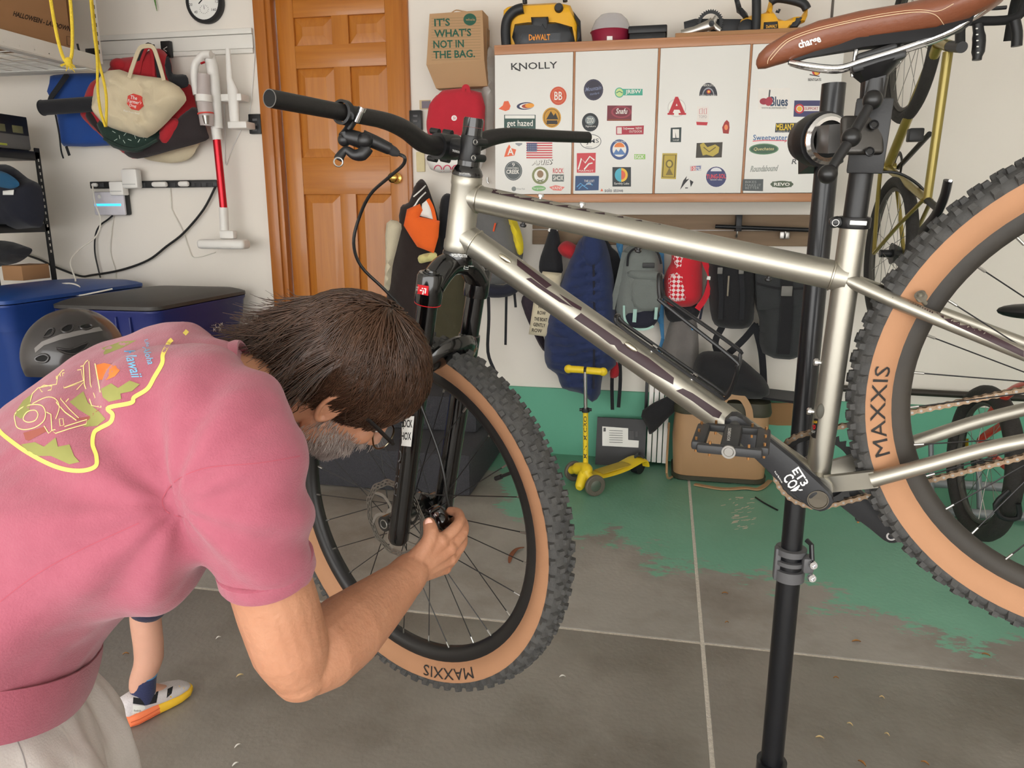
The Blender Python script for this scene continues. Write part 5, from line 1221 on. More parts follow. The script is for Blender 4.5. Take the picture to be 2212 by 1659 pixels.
# helmet
hm = M('helmet_black', (40, 37, 38), 0.3, 0, 0.1, 8, coat=0.4); hl_ = MB(hm)
def hp2(p, a, k=1.0): return V((0.112 * math.sin(p) * math.cos(a) * k, 0.135 * math.sin(p) * math.sin(a) * k, 0.125 * math.cos(p) * k))
vs = []; fs = []; NU, NV = 48, 20
hcc = hc + V((0, 0, 0.0))
for j in range(NV + 1):
    p = PI * 0.60 * j / NV
    for i in range(NU):
        a = 2 * PI * i / NU; k = 1 + 0.03 * math.cos(6 * a) * math.sin(p) ** 2; vs.append(hcc + hp2(p, a, k))
for j in range(NV):
    for i in range(NU): fs.append((j * NU + i, (j + 1) * NU + i, (j + 1) * NU + (i + 1) % NU, j * NU + (i + 1) % NU))
o0 = len(vs); vs += [hcc + (v - hcc) * 0.86 for v in vs[-NU:]]; fs += [(NV * NU + i, o0 + i, o0 + (i + 1) % NU, NV * NU + (i + 1) % NU) for i in range(NU)]
hl_.add(vs, fs); helm = hl_.build('helmet', kid, 60)
th_ = bvh_of(helm); fh_ = on_surf(th_, 0.0012)
gs = M('helmet_grey_band', (120, 116, 114), 0.35)
MB(gs).map(d_poly([(74, 752), (90, 738), (130, 722), (180, 712), (215, 706), (222, 714), (180, 722), (130, 734), (95, 746), (76, 762)], 8), fh_).build('grey_band', helm, fix=False)
vd = M('vent_dark', (10, 9, 9), 0.9)
for pts in ([(95, 725), (105, 712), (116, 710), (112, 722), (98, 728)], [(132, 712), (145, 702), (158, 702), (155, 714), (140, 718)], [(172, 706), (190, 700), (200, 706), (185, 712)], [(122, 752), (150, 755), (188, 740), (186, 750), (165, 764), (140, 762)], [(78, 772), (95, 765), (106, 772), (98, 782), (80, 780)], [(145, 785), (170, 775), (185, 774), (165, 786)], [(212, 746), (228, 738), (236, 748), (220, 754)]):
    c_ = (sum(p[0] for p in pts) / len(pts), sum(p[1] for p in pts) / len(pts)); h3 = fh_(*c_)
    if h3 is None: continue
    ol = [fh_(*p) for p in pts]
    if any(p is None for p in ol): continue
    MB(vd).map(d_poly(pts, 6), fh_).build('vent', helm, fix=False)
    MB(hm).tube(smooth_path(ol, 3, True), 0.003, 6, closed=True).build('vent_rim', helm)
# ================================================================== left side of the back wall
def xplane(X0, off=0.001):
    def fn(x, y): r = ray(x, y); return CAM + r * ((X0 + off - CAM.x) / r.x)
    return fn
def cord(name, label, pts, Y, r, mat, cat='cable', k=5):
    P = [W(p[0], p[1], p[2] if len(p) > 2 else Y) for p in pts]
    return tag(MB(mat).tube(smooth_path(P, k), r, 8).build(name), label, cat)
wht = plastic('white_plastic', (232, 230, 226), 0.4); wsteel = M('white_steel', (228, 226, 220), 0.45, 0, 0.02, 8)
bkp = plastic('black_plastic', (26, 27, 30), 0.45); dkf = fabric('black_nylon', (30, 31, 36))
# wall rail panel
rail = thing('wall_rail', 'white slotted storage rail on the wall left of the door', 'rail', W(385, 112, WALL))
a, b = W(215, 108, WALL), W(549, 88, WALL)
for dz_, h in ((0.055, 0.03), (0, 0.075), (-0.052, 0.025)): MB(wsteel).box(((a.x + b.x) / 2, WALL - 0.012, (a.z + b.z) / 2 + dz_), (b.x - a.x, 0.024 if h < 0.05 else 0.014, h), bev=0.003).build('rail_strip', rail)
# hanging rack with box
XC = -3.1; rp_ = xplane(XC)
ck = rp_(215, 138); RY, RZ = ck.y, ck.z
rack = thing('ceiling_rack', 'white steel storage rack hanging from the ceiling at upper left', 'rack', (XC - 0.5, RY - 0.5, RZ))
MB(wsteel).box((XC - 0.01, RY - 0.65, RZ + 0.005), (0.02, 1.3, 0.075), bev=0.003).build('side_beam', rack)
MB(wsteel).box((XC - 0.75, RY + 0.0, RZ - 0.005), (1.5, 0.02, 0.075), bev=0.003).build('end_beam', rack)
MB(wsteel).box((XC - 0.75, RY - 0.05, RZ - 0.04), (1.5, 0.10, 0.004), bev=0.001).build('beam_flange', rack)
MB(wsteel).box((XC - 0.03, RY - 0.65, RZ - 0.035), (0.06, 1.3, 0.004), bev=0.001).build('beam_flange', rack)
MB(wsteel).box((XC - 0.002, RY + 0.008, (RZ + ZC) / 2), (0.035, 0.004, ZC - RZ), bev=0.001).build('hanger_strut', rack)
MB(wsteel).box((XC + 0.014, RY - 0.01, (RZ + ZC) / 2), (0.004, 0.035, ZC - RZ), bev=0.001).build('hanger_strut', rack)
for i in range(9): MB(bkp).box((XC + 0.017, RY - 0.01, RZ + 0.06 + i * 0.045), (0.002, 0.007, 0.02), bev=0.001).build('strut_slot', rack)
for i in range(7): MB(wsteel).cyl((XC - 0.08 - i * 0.12, RY - 1.3, RZ - 0.02), (XC - 0.08 - i * 0.12, RY, RZ - 0.02), 0.003, n=6).build('deck_wire', rack)
for i in range(12): MB(wsteel).cyl((XC, RY - 0.08 - i * 0.09, RZ - 0.014), (XC - 1.0, RY - 0.08 - i * 0.09, RZ - 0.014), 0.003, n=6).build('deck_wire', rack)
cardb = M('cardboard', (168, 126, 88), 0.85, 0, 0.06, 3, 0.1, 60, (1, 1, 8)); cardd = M('cardboard_edge', (128, 86, 50), 0.85)
bxo = thing('cardboard_box', 'brown cardboard box marked HALLOWEEN on the white hanging rack', 'box', (XC - 0.4, RY - 0.6, RZ + 0.045))
MB(cardb).box((XC - 0.42, RY - 0.68, RZ + 0.29), (0.76, 1.08, 0.49), bev=0.004).build('box_body', bxo)
MB(cardd).box((XC - 0.42, RY - 0.12, RZ + 0.29), (0.74, 0.012, 0.46), bev=0.002).build('box_flap', bxo)
fb = xplane(XC - 0.04, 0.001); ik = M('box_ink', (52, 36, 24), 0.9)
MB(ik).map(d_text('HALLOWEEN - LAYDOWN', 91, 46, 128, 11, 15.5, 0.03), fb).build('box_lettering', bxo, fix=False)
MB(ik).map(d_stroke([(144, 78), (157, 81), (158, 101), (145, 97)], 1.3, True), fb).build('box_symbol', bxo, fix=False)
# ropes
ylr = M('yellow_rope', (238, 206, 62), 0.8, 0, 0.15, 200, 0.6, 400)
rpe = thing('rope', 'yellow rope with a frayed knot hanging in front of the cardboard box', 'rope', W(145, 145, 2.75))
MB(ylr).tube(smooth_path(pxs([(108, -10), (116, 40), (126, 90), (137, 125), (146, 134), (155, 118), (156, 60), (151, -10)], 2.75), 4), 0.0065, 8).build('rope_strand', rpe)
m = MB(ylr); kc_ = W(148, 134, 2.74)
m.ell(kc_, (0.014, 0.014, 0.018))
for i in range(26):
    a = random.uniform(-1.3, 1.3); l = random.uniform(0.02, 0.04); m.cyl(kc_, kc_ + V((math.sin(a) * l, random.uniform(-.015, .015), -math.cos(a) * l)), 0.0016, n=4)
m.build('frayed_knot', rpe)
rp2 = thing('rope', 'long doubled yellow rope hanging beside the white rack strut', 'rope', W(228, 275, 3.3))
MB(ylr).tube(smooth_path(pxs([(195, -10), (203, 70), (210, 130), (211, 190), (217, 240), (228, 274)], 3.3), 4), 0.0065, 8).build('rope_strand', rp2)
MB(ylr).tube(smooth_path(pxs([(197, -10), (206, 70), (213, 130), (224, 175), (230, 215), (229, 274)], 3.31), 4), 0.0065, 8).build('rope_strand', rp2)
# thermometer dial
tc2 = W(441, 4, WALL - 0.03); dial = thing('wall_thermometer', 'round black rimmed wall thermometer with a white face', 'thermometer', tc2)
MB(bkp).lathe([(0.0, 0.03), (0.112, 0.03), (0.116, 0.0), (0.110, -0.012), (0.096, -0.012), (0.094, 0.0)], tc2, (0, 1, 0), 40).build('rim', dial)
MB(white).lathe([(0.096, 0.002), (0.096, -0.004), (0, -0.004)], tc2, (0, 1, 0), 40).build('face', dial)
fp = on_plane(WALL - 0.035, 0.0); m = MB(bkp)
for t_, x, y in (('20', 412, 10), ('40', 423, 26), ('120', 470, 3), ('140', 462, 21)): m.map(d_text(t_, x, y, 10 if len(t_) > 2 else 7, 6), fp)
m.map(d_stroke([(429, 8), (441, -6)], 2.5), fp); m.build('dial_print', dial, fix=False)
m = MB(bkp)
for k_ in range(14): a_ = 2 * PI * k_ / 14; m.map(d_stroke([(441 + 8 * math.cos(a_), 20 + 8 * math.sin(a_)), (441 + 10 * math.cos(a_), 20 + 10 * math.sin(a_))], 0.8), fp)
m.map(d_stroke([(441, 20), (440, 13)], 1), fp); stuff(m.build('sub_dial', dial, fix=False))
tag(MB(M('plastic_leaf_green', (96, 140, 70), 0.6)).tube(smooth_path(pxs([(333, -8), (335, 4), (337, 14), (339, 24)], WALL - 0.02), 3), [0.006, 0.006, 0.005, 0.005, 0.004, 0.004, 0.003, 0.003, 0.002, 0.001], 6).build('hanging_leaf'), 'thin green leaf tip hanging on the wall left of the thermometer', 'leaf')
# hooks
for (x0, y0, x1, y1), lb in (((184, 104, 209, 122), 'black rail hook half hidden behind the white rack strut'), ((347, 88, 368, 124), 'black rail hook with a white arrow above the tote bag')):
    h = thing('rail_hook', lb, 'hook', W((x0 + x1) / 2, y1, WALL - 0.04), 'hooks on the wall rail'); MB(bkp).pbox(x0, y0, x1, y1, WALL - 0.05, 0.025, 0.004).build('hook_plate', h)
    pa = W((x0 + x1) / 2, y1 - 4, WALL - 0.05); MB(bkp).tube(smooth_path([pa, pa + V((0, -0.05, -0.02)), pa + V((0, -0.09, -0.0)), pa + V((0, -0.1, 0.04))], 3), 0.006, 8).build('hook_arm', h)
    if x0 > 300: MB(white).map(d_stroke([(361, 101), (353, 106), (360, 111)], 1.4), on_plane(WALL - 0.052)).build('arrow_mark', h, fix=False)
# ------- the pile of hanging bags
def bag(name, label, cat, outline, Y, depth, mat, edge=0.06, folds=0.008, fs=(10, 4), res=0.025, group=None, seed=1, base=None, sm=3):
    pts = pxs(outline, Y); t = thing(name, label, cat, (sum(p.x for p in pts) / len(pts), Y, min(p.z for p in pts)), group)
    o = puff(MB(mat), pts, depth, edge, res, 0.004, folds, fs, seed, sm=sm).build(base or 'body', t, 60)
    return t, o
blu = fabric('royal_blue_nylon', (28, 72, 146))
t, o = bag('carry_bag', 'royal blue padded carry bag hanging behind the black tube', 'bag', [(116, 162), (160, 158), (214, 158), (240, 165), (250, 250), (246, 314), (185, 317), (138, 316), (133, 270), (126, 230), (107, 203)], 4.12, 0.05, blu, 0.03, seed=2, sm=1)
MB(dkf).ribbon(smooth_path(pxs([(146, 160), (125, 190), (112, 208), (108, 218)], 4.03), 3), 0.03, 0.006).build('strap', t)
MB(dkf).ribbon(pxs([(143, 316), (150, 336)], 4.08), 0.016, 0.005).build('strap_end', t)
MB(dkf).tube(smooth_path(pxs([(120, 248), (128, 290), (132, 325), (137, 342)], 4.02), 3), 0.005, 6).build('drawcord', t)
t = thing('storage_tube', 'black cylindrical bag lying across the royal blue carry bag', 'tube', W(150, 250, 3.95)); MB(dkf).cyl(W(90, 233, 3.93), W(240, 222, 3.98), 0.042, n=24).build('tube_body', t); MB(dkf).torus(W(92, 233, 3.93), W(240, 222, 3.98) - W(90, 233, 3.93), 0.040, 0.005, 24, 6).build('end_piping', t)
beige = fabric('natural_canvas', (212, 198, 168), 0.08, 8); redn = fabric('red_nylon', (176, 34, 44)); maroon = fabric('brown_black_nylon', (44, 36, 38)); dgreen = fabric('dark_green_mesh', (26, 50, 42))
bag('canvas_bag', 'beige canvas bag showing below the red and black duffel', 'bag', [(300, 320), (425, 300), (424, 322), (410, 342), (380, 352), (345, 350), (312, 342)], 4.14, 0.03, beige, seed=3)
t, o = bag('duffel_bag', 'red and black duffel bag hanging behind the canvas tote', 'bag', [(205, 180), (235, 160), (265, 128), (305, 120), (345, 105), (368, 130), (376, 168), (412, 184), (424, 230), (440, 262), (448, 285), (444, 304), (370, 325), (297, 343), (272, 332), (230, 300), (192, 264), (184, 242)], 4.10, 0.10, redn, 0.09, 0.012, seed=4)
for pts in ([(270, 326), (330, 300), (392, 250), (424, 232), (448, 285), (444, 304), (370, 325), (297, 343)], [(186, 243), (205, 240), (222, 275), (228, 298), (194, 264)]): puff(MB(maroon), pxs(pts, 4.02), 0.04, 0.05, 0.025, 0.03, 0.006, (10, 4), 5).build('dark_panel', t, 60)
for pts in ([(345, 300), (352, 265), (380, 255), (385, 275), (362, 310)],): puff(MB(redn), pxs(pts, 3.985), 0.025, 0.03, 0.02, 0.02, 0.01, (30, 6), 5).build('red_gusset', t, 60)
MB(redn).ribbon(smooth_path(pxs([(300, 165), (306, 130), (318, 104), (328, 112), (333, 165)], 4.0), 4), 0.016, 0.006).build('handle', t)
MB(dkf).ribbon(smooth_path(pxs([(292, 165), (302, 125), (316, 101), (326, 101), (338, 125), (345, 170)], 4.01), 4), 0.03, 0.006).build('handle', t)
bag('day_pack', 'black nylon pack hanging right of the tote under the arrow hook', 'bag', [(362, 118), (370, 140), (374, 160), (402, 162), (406, 186), (380, 190), (362, 170), (356, 140)], 3.99, 0.03, dkf, seed=6)
t, o = bag('mesh_bag', 'dark green mesh sack hanging under the canvas tote', 'bag', [(214, 262), (235, 262), (320, 285), (348, 280), (340, 310), (318, 325), (295, 332), (262, 325), (238, 314), (222, 290)], 4.0, 0.06, dgreen, seed=7)
tm_ = bvh_of(o); m = MB(M('pale_fleck', (190, 206, 196), 0.8))
for x, y, a in ((246, 285, 30), (258, 296, 80), (270, 290, 130), (280, 302, 20), (292, 296, 70), (300, 304, 120), (250, 302, 150), (312, 300, 40), (285, 288, 10), (268, 306, 60)): m.map(d_stroke([(x - 4 * math.cos(R(a)), y - 4 * math.sin(R(a))), (x + 4 * math.cos(R(a)), y + 4 * math.sin(R(a)))], 1.2), on_surf(tm_, 0.002))
stuff(m.build('pale_flecks', t, fix=False))
MB(dgreen).tube(smooth_path(pxs([(225, 300), (262, 318), (300, 322), (340, 302)], 3.93), 4), 0.008, 8).build('edge_binding', t)
t, o = bag('tote_bag', 'natural canvas tote bag with a red round logo on the wall rail', 'bag', [(210, 190), (228, 158), (258, 150), (285, 160), (345, 168), (358, 172), (388, 188), (402, 210), (398, 224), (372, 252), (350, 275), (318, 298), (285, 290), (240, 276), (222, 260), (206, 236)], 3.93, 0.07, beige, 0.06, 0.055, (9, 5), 0.014, seed=8, sm=2)
MB(beige).ribbon(smooth_path(pxs([(279, 168), (286, 145), (300, 108), (312, 100), (330, 102), (340, 125), (350, 158), (354, 174)], 3.865), 4), 0.022, 0.005).build('handle', t)
tt2 = bvh_of(o); rl = M('logo_red', (212, 72, 62), 0.8)
MB(rl).map(d_poly([(276, 207), (288, 202), (304, 207), (312, 214), (311, 228), (300, 239), (284, 236), (274, 224)], 5), on_surf(tt2, 0.003)).build('logo_patch', t, fix=False)
m = MB(white)
for s_, x, y, w_ in (('The', 289, 211, 15), ('Farmer\'s', 291, 220, 30), ('Dog', 287, 229, 15)): m.map(d_text(s_, x, y, w_, 8, 10, 0.012), on_surf(tt2, 0.0045))
m.map(d_text('Real fresh food', 284, 242, 34, 4, 12), on_surf(tt2, 0.003)); m.build('logo_lettering', t, fix=False)
tag(MB(redn).ell(W(258, 142, 4.02), (0.05, 0.05, 0.04)).build('cap'), 'red cap crown peeking over the left top of the tote', 'cap')
# ------- stick vacuum
vac = thing('stick_vacuum', 'white and red cordless stick vacuum hanging on the wall', 'vacuum cleaner', W(475, 540, 4.1))
clear = M('smoky_clear', (206, 196, 194), 0.15, 0, 0.05, alpha=0.75); redm = M('red_anodised', (196, 30, 44), 0.25, 0.6, 0.05)
MB(wht).tube(smooth_path(pxs([(452, 118), (459, 150), (464, 200), (468, 260), (470, 278)], 4.06), 4), 0.032, 14).build('motor_spine', vac)
MB(wht).tube(smooth_path(pxs([(456, 118), (440, 118), (430, 128), (421, 140), (420, 170), (425, 205)], 4.02), 4), 0.021, 12).build('handle', vac)
MB(clear).tube(pxs([(440, 160), (440, 195), (442, 225), (446, 250), (447, 272)], 4.0), [0.032, 0.036, 0.042, 0.042, 0.036], 20).build('dust_cup', vac)
MB(wht).tube(pxs([(440, 205), (441, 220)], 3.99), 0.044, 20).build('cup_ring', vac); MB(redm).tube(pxs([(434, 137), (442, 134)], 3.995), 0.006, 8).build('trigger', vac)
MB(rl).tube(pxs([(444, 244), (444.5, 247)], 3.995), 0.044, 20).build('red_ring', vac); MB(steel).tube(pxs([(444, 250), (446, 268)], 3.965), [0.02, 0.012], 16).build('filter_cone', vac)
MB(wht).tube(pxs([(466, 275), (470, 302)], 4.06), 0.027, 16).build('tube_socket', vac)
MB(redm).cyl(W(468, 300, 4.06), W(483, 450, 4.06), 0.022, n=20).build('red_wand', vac)
MB(wht).cyl(W(483, 448, 4.06), W(485, 498, 4.06), 0.026, n=20).build('lower_socket', vac)
MB(wht).pbox(473, 498, 504, 516, 4.03, 0.05, 0.01).build('neck', vac)
a = W(424, 530, 4.0); b = W(526, 526, 4.0)
MB(wht).box((a + b) / 2 + V((0, 0.04, 0)), ((b - a).length, 0.09, 0.055), bev=0.02, seg=3).build('floor_head', vac)
MB(M('smoky_window', (140, 128, 124), 0.2)).pbox(428, 521, 500, 536, 3.998, 0.03, 0.006).build('head_window', vac)
dock = thing('crevice_tool', 'slim white crevice nozzle in its white wall dock beside the vacuum', 'nozzle', W(505, 275, 4.1))
MB(wht).tube(pxs([(492, 105), (496, 170), (503, 195), (507, 260), (508, 270)], 4.08), [0.014, 0.018, 0.032, 0.030, 0.022], 14, flat=(1, 0.7), nrm=(0, -1, 0)).build('nozzle', dock)
MB(wht).pbox(473, 202, 521, 218, 4.07, 0.09, 0.006).build('dock_clip', dock); MB(wht).pbox(491, 262, 532, 277, 4.05, 0.1, 0.006).build('dock_foot', dock)
cord('charging_cable', 'thin white cable looping down the wall beside the crevice nozzle', [(484, 225), (486, 280), (487, 355), (498, 330), (521, 280), (540, 240), (553, 60), (548, -5)], WALL - 0.006, 0.003, wht)
for x0, lb in ((537, 'black wall remote box left of the door frame'), (884, 'black wall remote box right of the door behind the bar')):
    t = thing('wall_remote', lb, 'remote', W(x0 + 13, 289, WALL), 'black wall remotes'); yy0 = 246 if x0 < 600 else 238
    MB(bkp).pbox(x0, yy0, x0 + 26, yy0 + 43, WALL - 0.03, 0.03, 0.004).build('case', t)
    for k_ in range(3): MB(M('button_grey', (92, 92, 94), 0.6)).pbox(x0 + 8, yy0 + 10 + k_ * 11, x0 + 18, yy0 + 15 + k_ * 11, WALL - 0.033, 0.004, 0.001).build('button', t)
# ------- power strip and chargers
ps = thing('power_strip', 'long black power strip screwed to the wall below the bags', 'power strip', W(330, 405, WALL))
a = W(194, 400, WALL - 0.04); b = W(468, 396, WALL - 0.04); MB(bkp).box((a + b) / 2 + V((0, 0.02, 0)), ((b - a).length, 0.04, 0.042), Matrix.Rotation(-math.atan2(b.z - a.z, b.x - a.x), 3, 'Y'), 0.004).build('strip_body', ps)
for x in (210, 300, 365, 420, 445): MB(M('socket_dark', (48, 49, 52), 0.6)).pbox(x, 395, x + 14, 404, WALL - 0.0435, 0.004, 0.001).build('socket', ps)
for nm, x0, y0, x1, y1, d, lb, cat in (('power_adapter', 235, 392, 265, 422, 0.09, 'square white power adapter hanging off the black power strip', 'adapter'), ('air_freshener', 261, 364, 295, 407, 0.09, 'rounded white plug-in air freshener standing up from the power strip', 'air freshener'), ('usb_charger', 325, 392, 357, 404, 0.06, 'flat white usb charger in the middle of the power strip', 'charger'), ('cable_plug', 382, 391, 405, 403, 0.05, 'small white plug near the right end of the power strip', 'plug'), ('corner_plug', 195, 395, 207, 404, 0.05, 'tiny white plug at the left end of the power strip', 'plug')):
    t = thing(nm, lb, cat, W((x0 + x1) / 2, y1, WALL - 0.06)); MB(wht).pbox(x0, y0, x1, y1, WALL - 0.045 - d * 0.6, d * 0.6, 0.014 if nm != 'power_adapter' else 0.008).build('housing', t)
    if nm in ('power_adapter', 'air_freshener'): MB(M('grey_seam', (186, 186, 184), 0.6)).pbox(x0 + 3, y1 - 10, x1 - 3, y1 - 8, WALL - 0.046 - d * 0.6, 0.002, 0.0005).build('seam_line', t)
rt_ = thing('charger_hub', 'white wall box with a glowing blue line under the power strip', 'charger', W(236, 465, WALL)); MB(bkp).pbox(206, 418, 272, 465, WALL - 0.05, 0.05, 0.012).build('back_shell', rt_); MB(M('pale_lilac_plastic', (206, 204, 212), 0.35)).pbox(201, 414, 268, 465, WALL - 0.07, 0.02, 0.01).build('front_panel', rt_)
MB(M('blue_led', (60, 176, 255), 0.4, emit=1.6)).pbox(204, 440, 261, 445, WALL - 0.072, 0.004, 0.0018).build('led_line', rt_); MB(wht).lathe([(0.011, 0), (0.011, 0.003), (0, 0.003)], W(215, 425, WALL - 0.07), (0, -1, 0), 20).build('button', rt_)
cb = M('cable_black', (22, 22, 24), 0.5); cwh = M('cable_white', (222, 218, 208), 0.5)
cord('extension_cable', 'thick black cable sagging from the power strip to the metal shelf', [(466, 402), (440, 452), (397, 503), (360, 532), (320, 562), (262, 583), (200, 594), (172, 596), (120, 577), (88, 562), (55, 550)], WALL - 0.03, 0.007, cb)
cord('power_cable', 'black cable looping down from the wall box with the blue line', [(243, 466), (232, 475), (215, 488), (206, 510), (205, 545), (212, 580), (217, 600)], WALL - 0.03, 0.005, cb)
cord('phone_cable', 'long white cable trailing from the left plug onto the blue cart lids', [(200, 402, 4.1), (206, 440, 4.05), (217, 475, 4.05), (208, 510, 4.0), (170, 540, 3.9), (152, 568, 3.8), (163, 610, 3.7), (130, 612, 3.62), (66, 620, 3.6), (110, 616, 3.6), (150, 612, 3.6), (172, 620, 3.6), (165, 638, 3.55), (205, 632, 3.55), (243, 624, 3.6)], 4.0, 0.0045, cwh)
cord('thin_cable', 'thin white cable hanging from the middle usb charger down the wall', [(358, 396), (366, 400), (370, 440), (372, 455), (395, 500), (407, 535), (420, 556), (465, 545)], WALL - 0.01, 0.003, cwh)
cord('thin_cable', 'thin white cable hanging straight below the wall box', [(245, 466), (241, 500), (238, 545), (248, 580), (249, 600)], WALL - 0.01, 0.003, cwh)
# ------- black metal shelving at the left edge with its load
SHY = 3.95; bks = M('black_steel', (24, 25, 28), 0.4, 0.3, 0.05); sp0 = W(84, 328, SHY); shx = W(103, 460, SHY).x; shp = xplane(shx)
shelf = thing('metal_shelving', 'black perforated steel shelving unit at the left edge', 'shelving', (shx - 0.2, SHY - 0.5, 0))
MB(bks).box((shx - 0.002, SHY - 0.015, sp0.z / 2 + 0.01), (0.004, 0.036, sp0.z + 0.02)).build('post_face', shelf); MB(bks).box((shx - 0.018, SHY, sp0.z / 2 + 0.01), (0.035, 0.004, sp0.z + 0.02)).build('post_flange', shelf)
MB(bks).box((shx - 0.43, SHY - 0.015, sp0.z / 2), (0.03, 0.03, sp0.z)).build('rear_post', shelf); MB(bks).box((shx - 0.01, SHY - 1.3, sp0.z / 2), (0.03, 0.03, sp0.z)).build('front_post', shelf)
for i in range(15): MB(M('slot_light', (206, 202, 194), 0.8)).box((shx + 0.0005, SHY - 0.015, sp0.z - 0.05 - i * 0.038), (0.001, 0.009, 0.016), bev=0.0004).build('post_slot', shelf)
sz = [sp0.z - 0.025, shp(100, 492).z]
for z in sz + [0.5]: MB(bks).box((shx - 0.22, SHY - 0.65, z), (0.44, 1.3, 0.05), bev=0.004).build('shelf_board', shelf)
pe = shp(76, 322).y; zt = shp(66, 252).z; ph = zt - sz[0] - 0.03
pst = thing('power_station', 'grey and black portable power station on the top metal shelf', 'power station', (shx - 0.2, pe - 0.25, sz[0] + 0.027))
MB(M('station_grey', (112, 110, 108), 0.5)).box((shx - 0.2, pe - 0.28, sz[0] + 0.027 + ph / 2), (0.36, 0.56, ph), bev=0.015).build('case', pst)
MB(bkp).box((shx - 0.018, pe - 0.28, zt - ph * 0.3), (0.006, 0.53, ph * 0.55), bev=0.002).build('control_panel', pst); MB(M('lime_pull', (190, 200, 80), 0.5)).box((shx - 0.018, pe - 0.22, sz[0] + 0.05), (0.008, 0.09, 0.012), bev=0.003).build('lime_tab', pst)
for i in range(3): MB(M('panel_outline', (120, 118, 84), 0.5)).box((shx - 0.014, pe - 0.09 - i * 0.12, zt - ph * 0.42), (0.004, 0.07, 0.04), bev=0.001).build('port_block', pst)
SH = 3.62
nb = fabric('navy_black_nylon', (24, 27, 40)); t, o = bag('backpack', 'black and blue backpack stuffed on the middle metal shelf', 'backpack', [(-60, 370), (0, 355), (30, 362), (60, 385), (88, 402), (95, 450), (92, 485), (70, 492), (-60, 490)], SH + 0.1, 0.12, nb, 0.12, 0.02, seed=9)
puff(MB(fabric('teal_blue_nylon', (30, 84, 120))), pxs([(-20, 372), (5, 370), (32, 385), (42, 400), (20, 408), (-20, 400)], SH - 0.005), 0.015, 0.03, 0.025, 0.03).build('blue_pocket', t, 60); puff(MB(white), pxs([(6, 412), (30, 410), (29, 421), (6, 421)], SH - 0.02), 0.004, 0.006, 0.012, 0.01, sm=1).build('name_patch', t, 60)
bag('laptop_bag', 'black bag lying on the lower metal shelf above the blue cart', 'bag', [(-60, 525), (10, 520), (55, 532), (70, 541), (52, 560), (20, 572), (-60, 580)], SH + 0.1, 0.1, dkf, 0.06, 0.01, seed=10)
tag(MB(cardb).pbox(5, 574, 48, 606, SH + 0.05, 0.2, 0.004).build('small_box'), 'small brown box below the black bag on the metal shelving', 'box')
# ------- two recycling carts
def cart(name, label, xr, yr, xf, yf, w, lidm, bodym, ext):
    zt_ = W(xr, yr, 4.12).z; fc = F(xf, yf, zt_); X1 = W(xr, yr, 4.12).x; Y0 = fc.y; X0 = X1 - w; t = thing(name, label, 'trash cart', ((X0 + X1) / 2, (Y0 + 4.1) / 2, 0), 'wheeled recycling carts')
    yc, dy = (Y0 + 4.1) / 2, 4.1 - Y0
    def rr(k, z, e=0.0, r=0.07):
        hx, hy = w / 2 * k + e, dy / 2 * k + e; out = []
        for sx, sy, a0_ in ((1, 1, 0), (-1, 1, 90), (-1, -1, 180), (1, -1, 270)):
            for i in range(5): a = R(a0_ + 90 * i / 4); out.append(V(((X0 + X1) / 2 + sx * (hx - r) + r * math.cos(a), yc + sy * (hy - r) + r * math.sin(a), z)))
        return out
    MB(bodym).loft([rr(0.80, 0.04), rr(0.93, zt_ - 0.22), rr(0.94, zt_ - 0.20), rr(0.97, zt_ - 0.05)]).build('cart_body', t, 30)
    MB(bodym).loft([rr(0.97, zt_ - 0.17, 0.004), rr(0.99, zt_ - 0.06, 0.006), rr(1.0, zt_ - 0.045, 0.01), rr(1.0, zt_ - 0.035, 0.01)]).build('rim_band', t, 30)
    MB(lidm).loft([rr(1.0, zt_ - 0.03, 0.012), rr(1.0, zt_ - 0.012, 0.012), rr(0.97, zt_), rr(0.88, zt_ + 0.012), rr(0.4, zt_ + 0.03)]).build('lid', t, 40)
    for i in range(5): MB(bodym).box((X0 + 0.14 + (w - 0.28) * i / 4, Y0 - 0.004, zt_ - 0.115), (0.008, 0.02, 0.10), bev=0.003).build('rim_rib', t)
    for s in (0, 1): m = MB(bkp); m.cyl((X0 + 0.08 + (w - 0.22) * s, 4.0, 0.11), (X0 + 0.14 + (w - 0.22) * s, 4.0, 0.11), 0.11, n=24); m.build('wheel', t)
    MB(bodym).tube([(X0 + 0.08, 4.13, zt_ - 0.05), (X1 - 0.08, 4.13, zt_ - 0.05)], 0.013, 10).build('handle_bar', t)
    return t, X1, zt_
cblue = M('cart_blue', (30, 62, 132), 0.42, 0, 0.08, 4, 0.04, 80); clid = M('cart_grey_lid', (66, 64, 62), 0.5, 0, 0.15, 3, 0.06, 60); cnavy = M('cart_navy', (36, 46, 108), 0.45, 0, 0.1, 4, 0.04, 80); cbl = M('cart_blue_lid', (34, 74, 146), 0.4, 0, 0.08, 4)
t, X1c, ztc = cart('recycling_cart', 'navy wheeled recycling cart with a dark grey lid by the door', 537, 622, 382, 660, 0.60, clid, cnavy, 0)
fx = xplane(X1c - 0.012, 0.004); MB(white).map(d_text('8175 0218800', 508, 679, 36, 10, -9), fx).build('serial_number', t, fix=False)
m = MB(white)
for k_ in range(5):
    a = R(-90 + 72 * k_); m.map(d_text('R', 470 + 10 * math.cos(a), 703 + 11 * math.sin(a), 6, 8), fx)
m.map(d_stroke([(470 + 5 * math.cos(R(-90 + 72 * i)), 703 + 5.5 * math.sin(R(-90 + 72 * i))) for i in range(5)], 1.5, True), fx); stuff(m.build('star_emblem', t, fix=False))
cart('recycling_cart', 'bright blue wheeled recycling cart with a blue lid at the left edge', 316, 606, 160, 650, 0.5, cbl, cblue, 0)
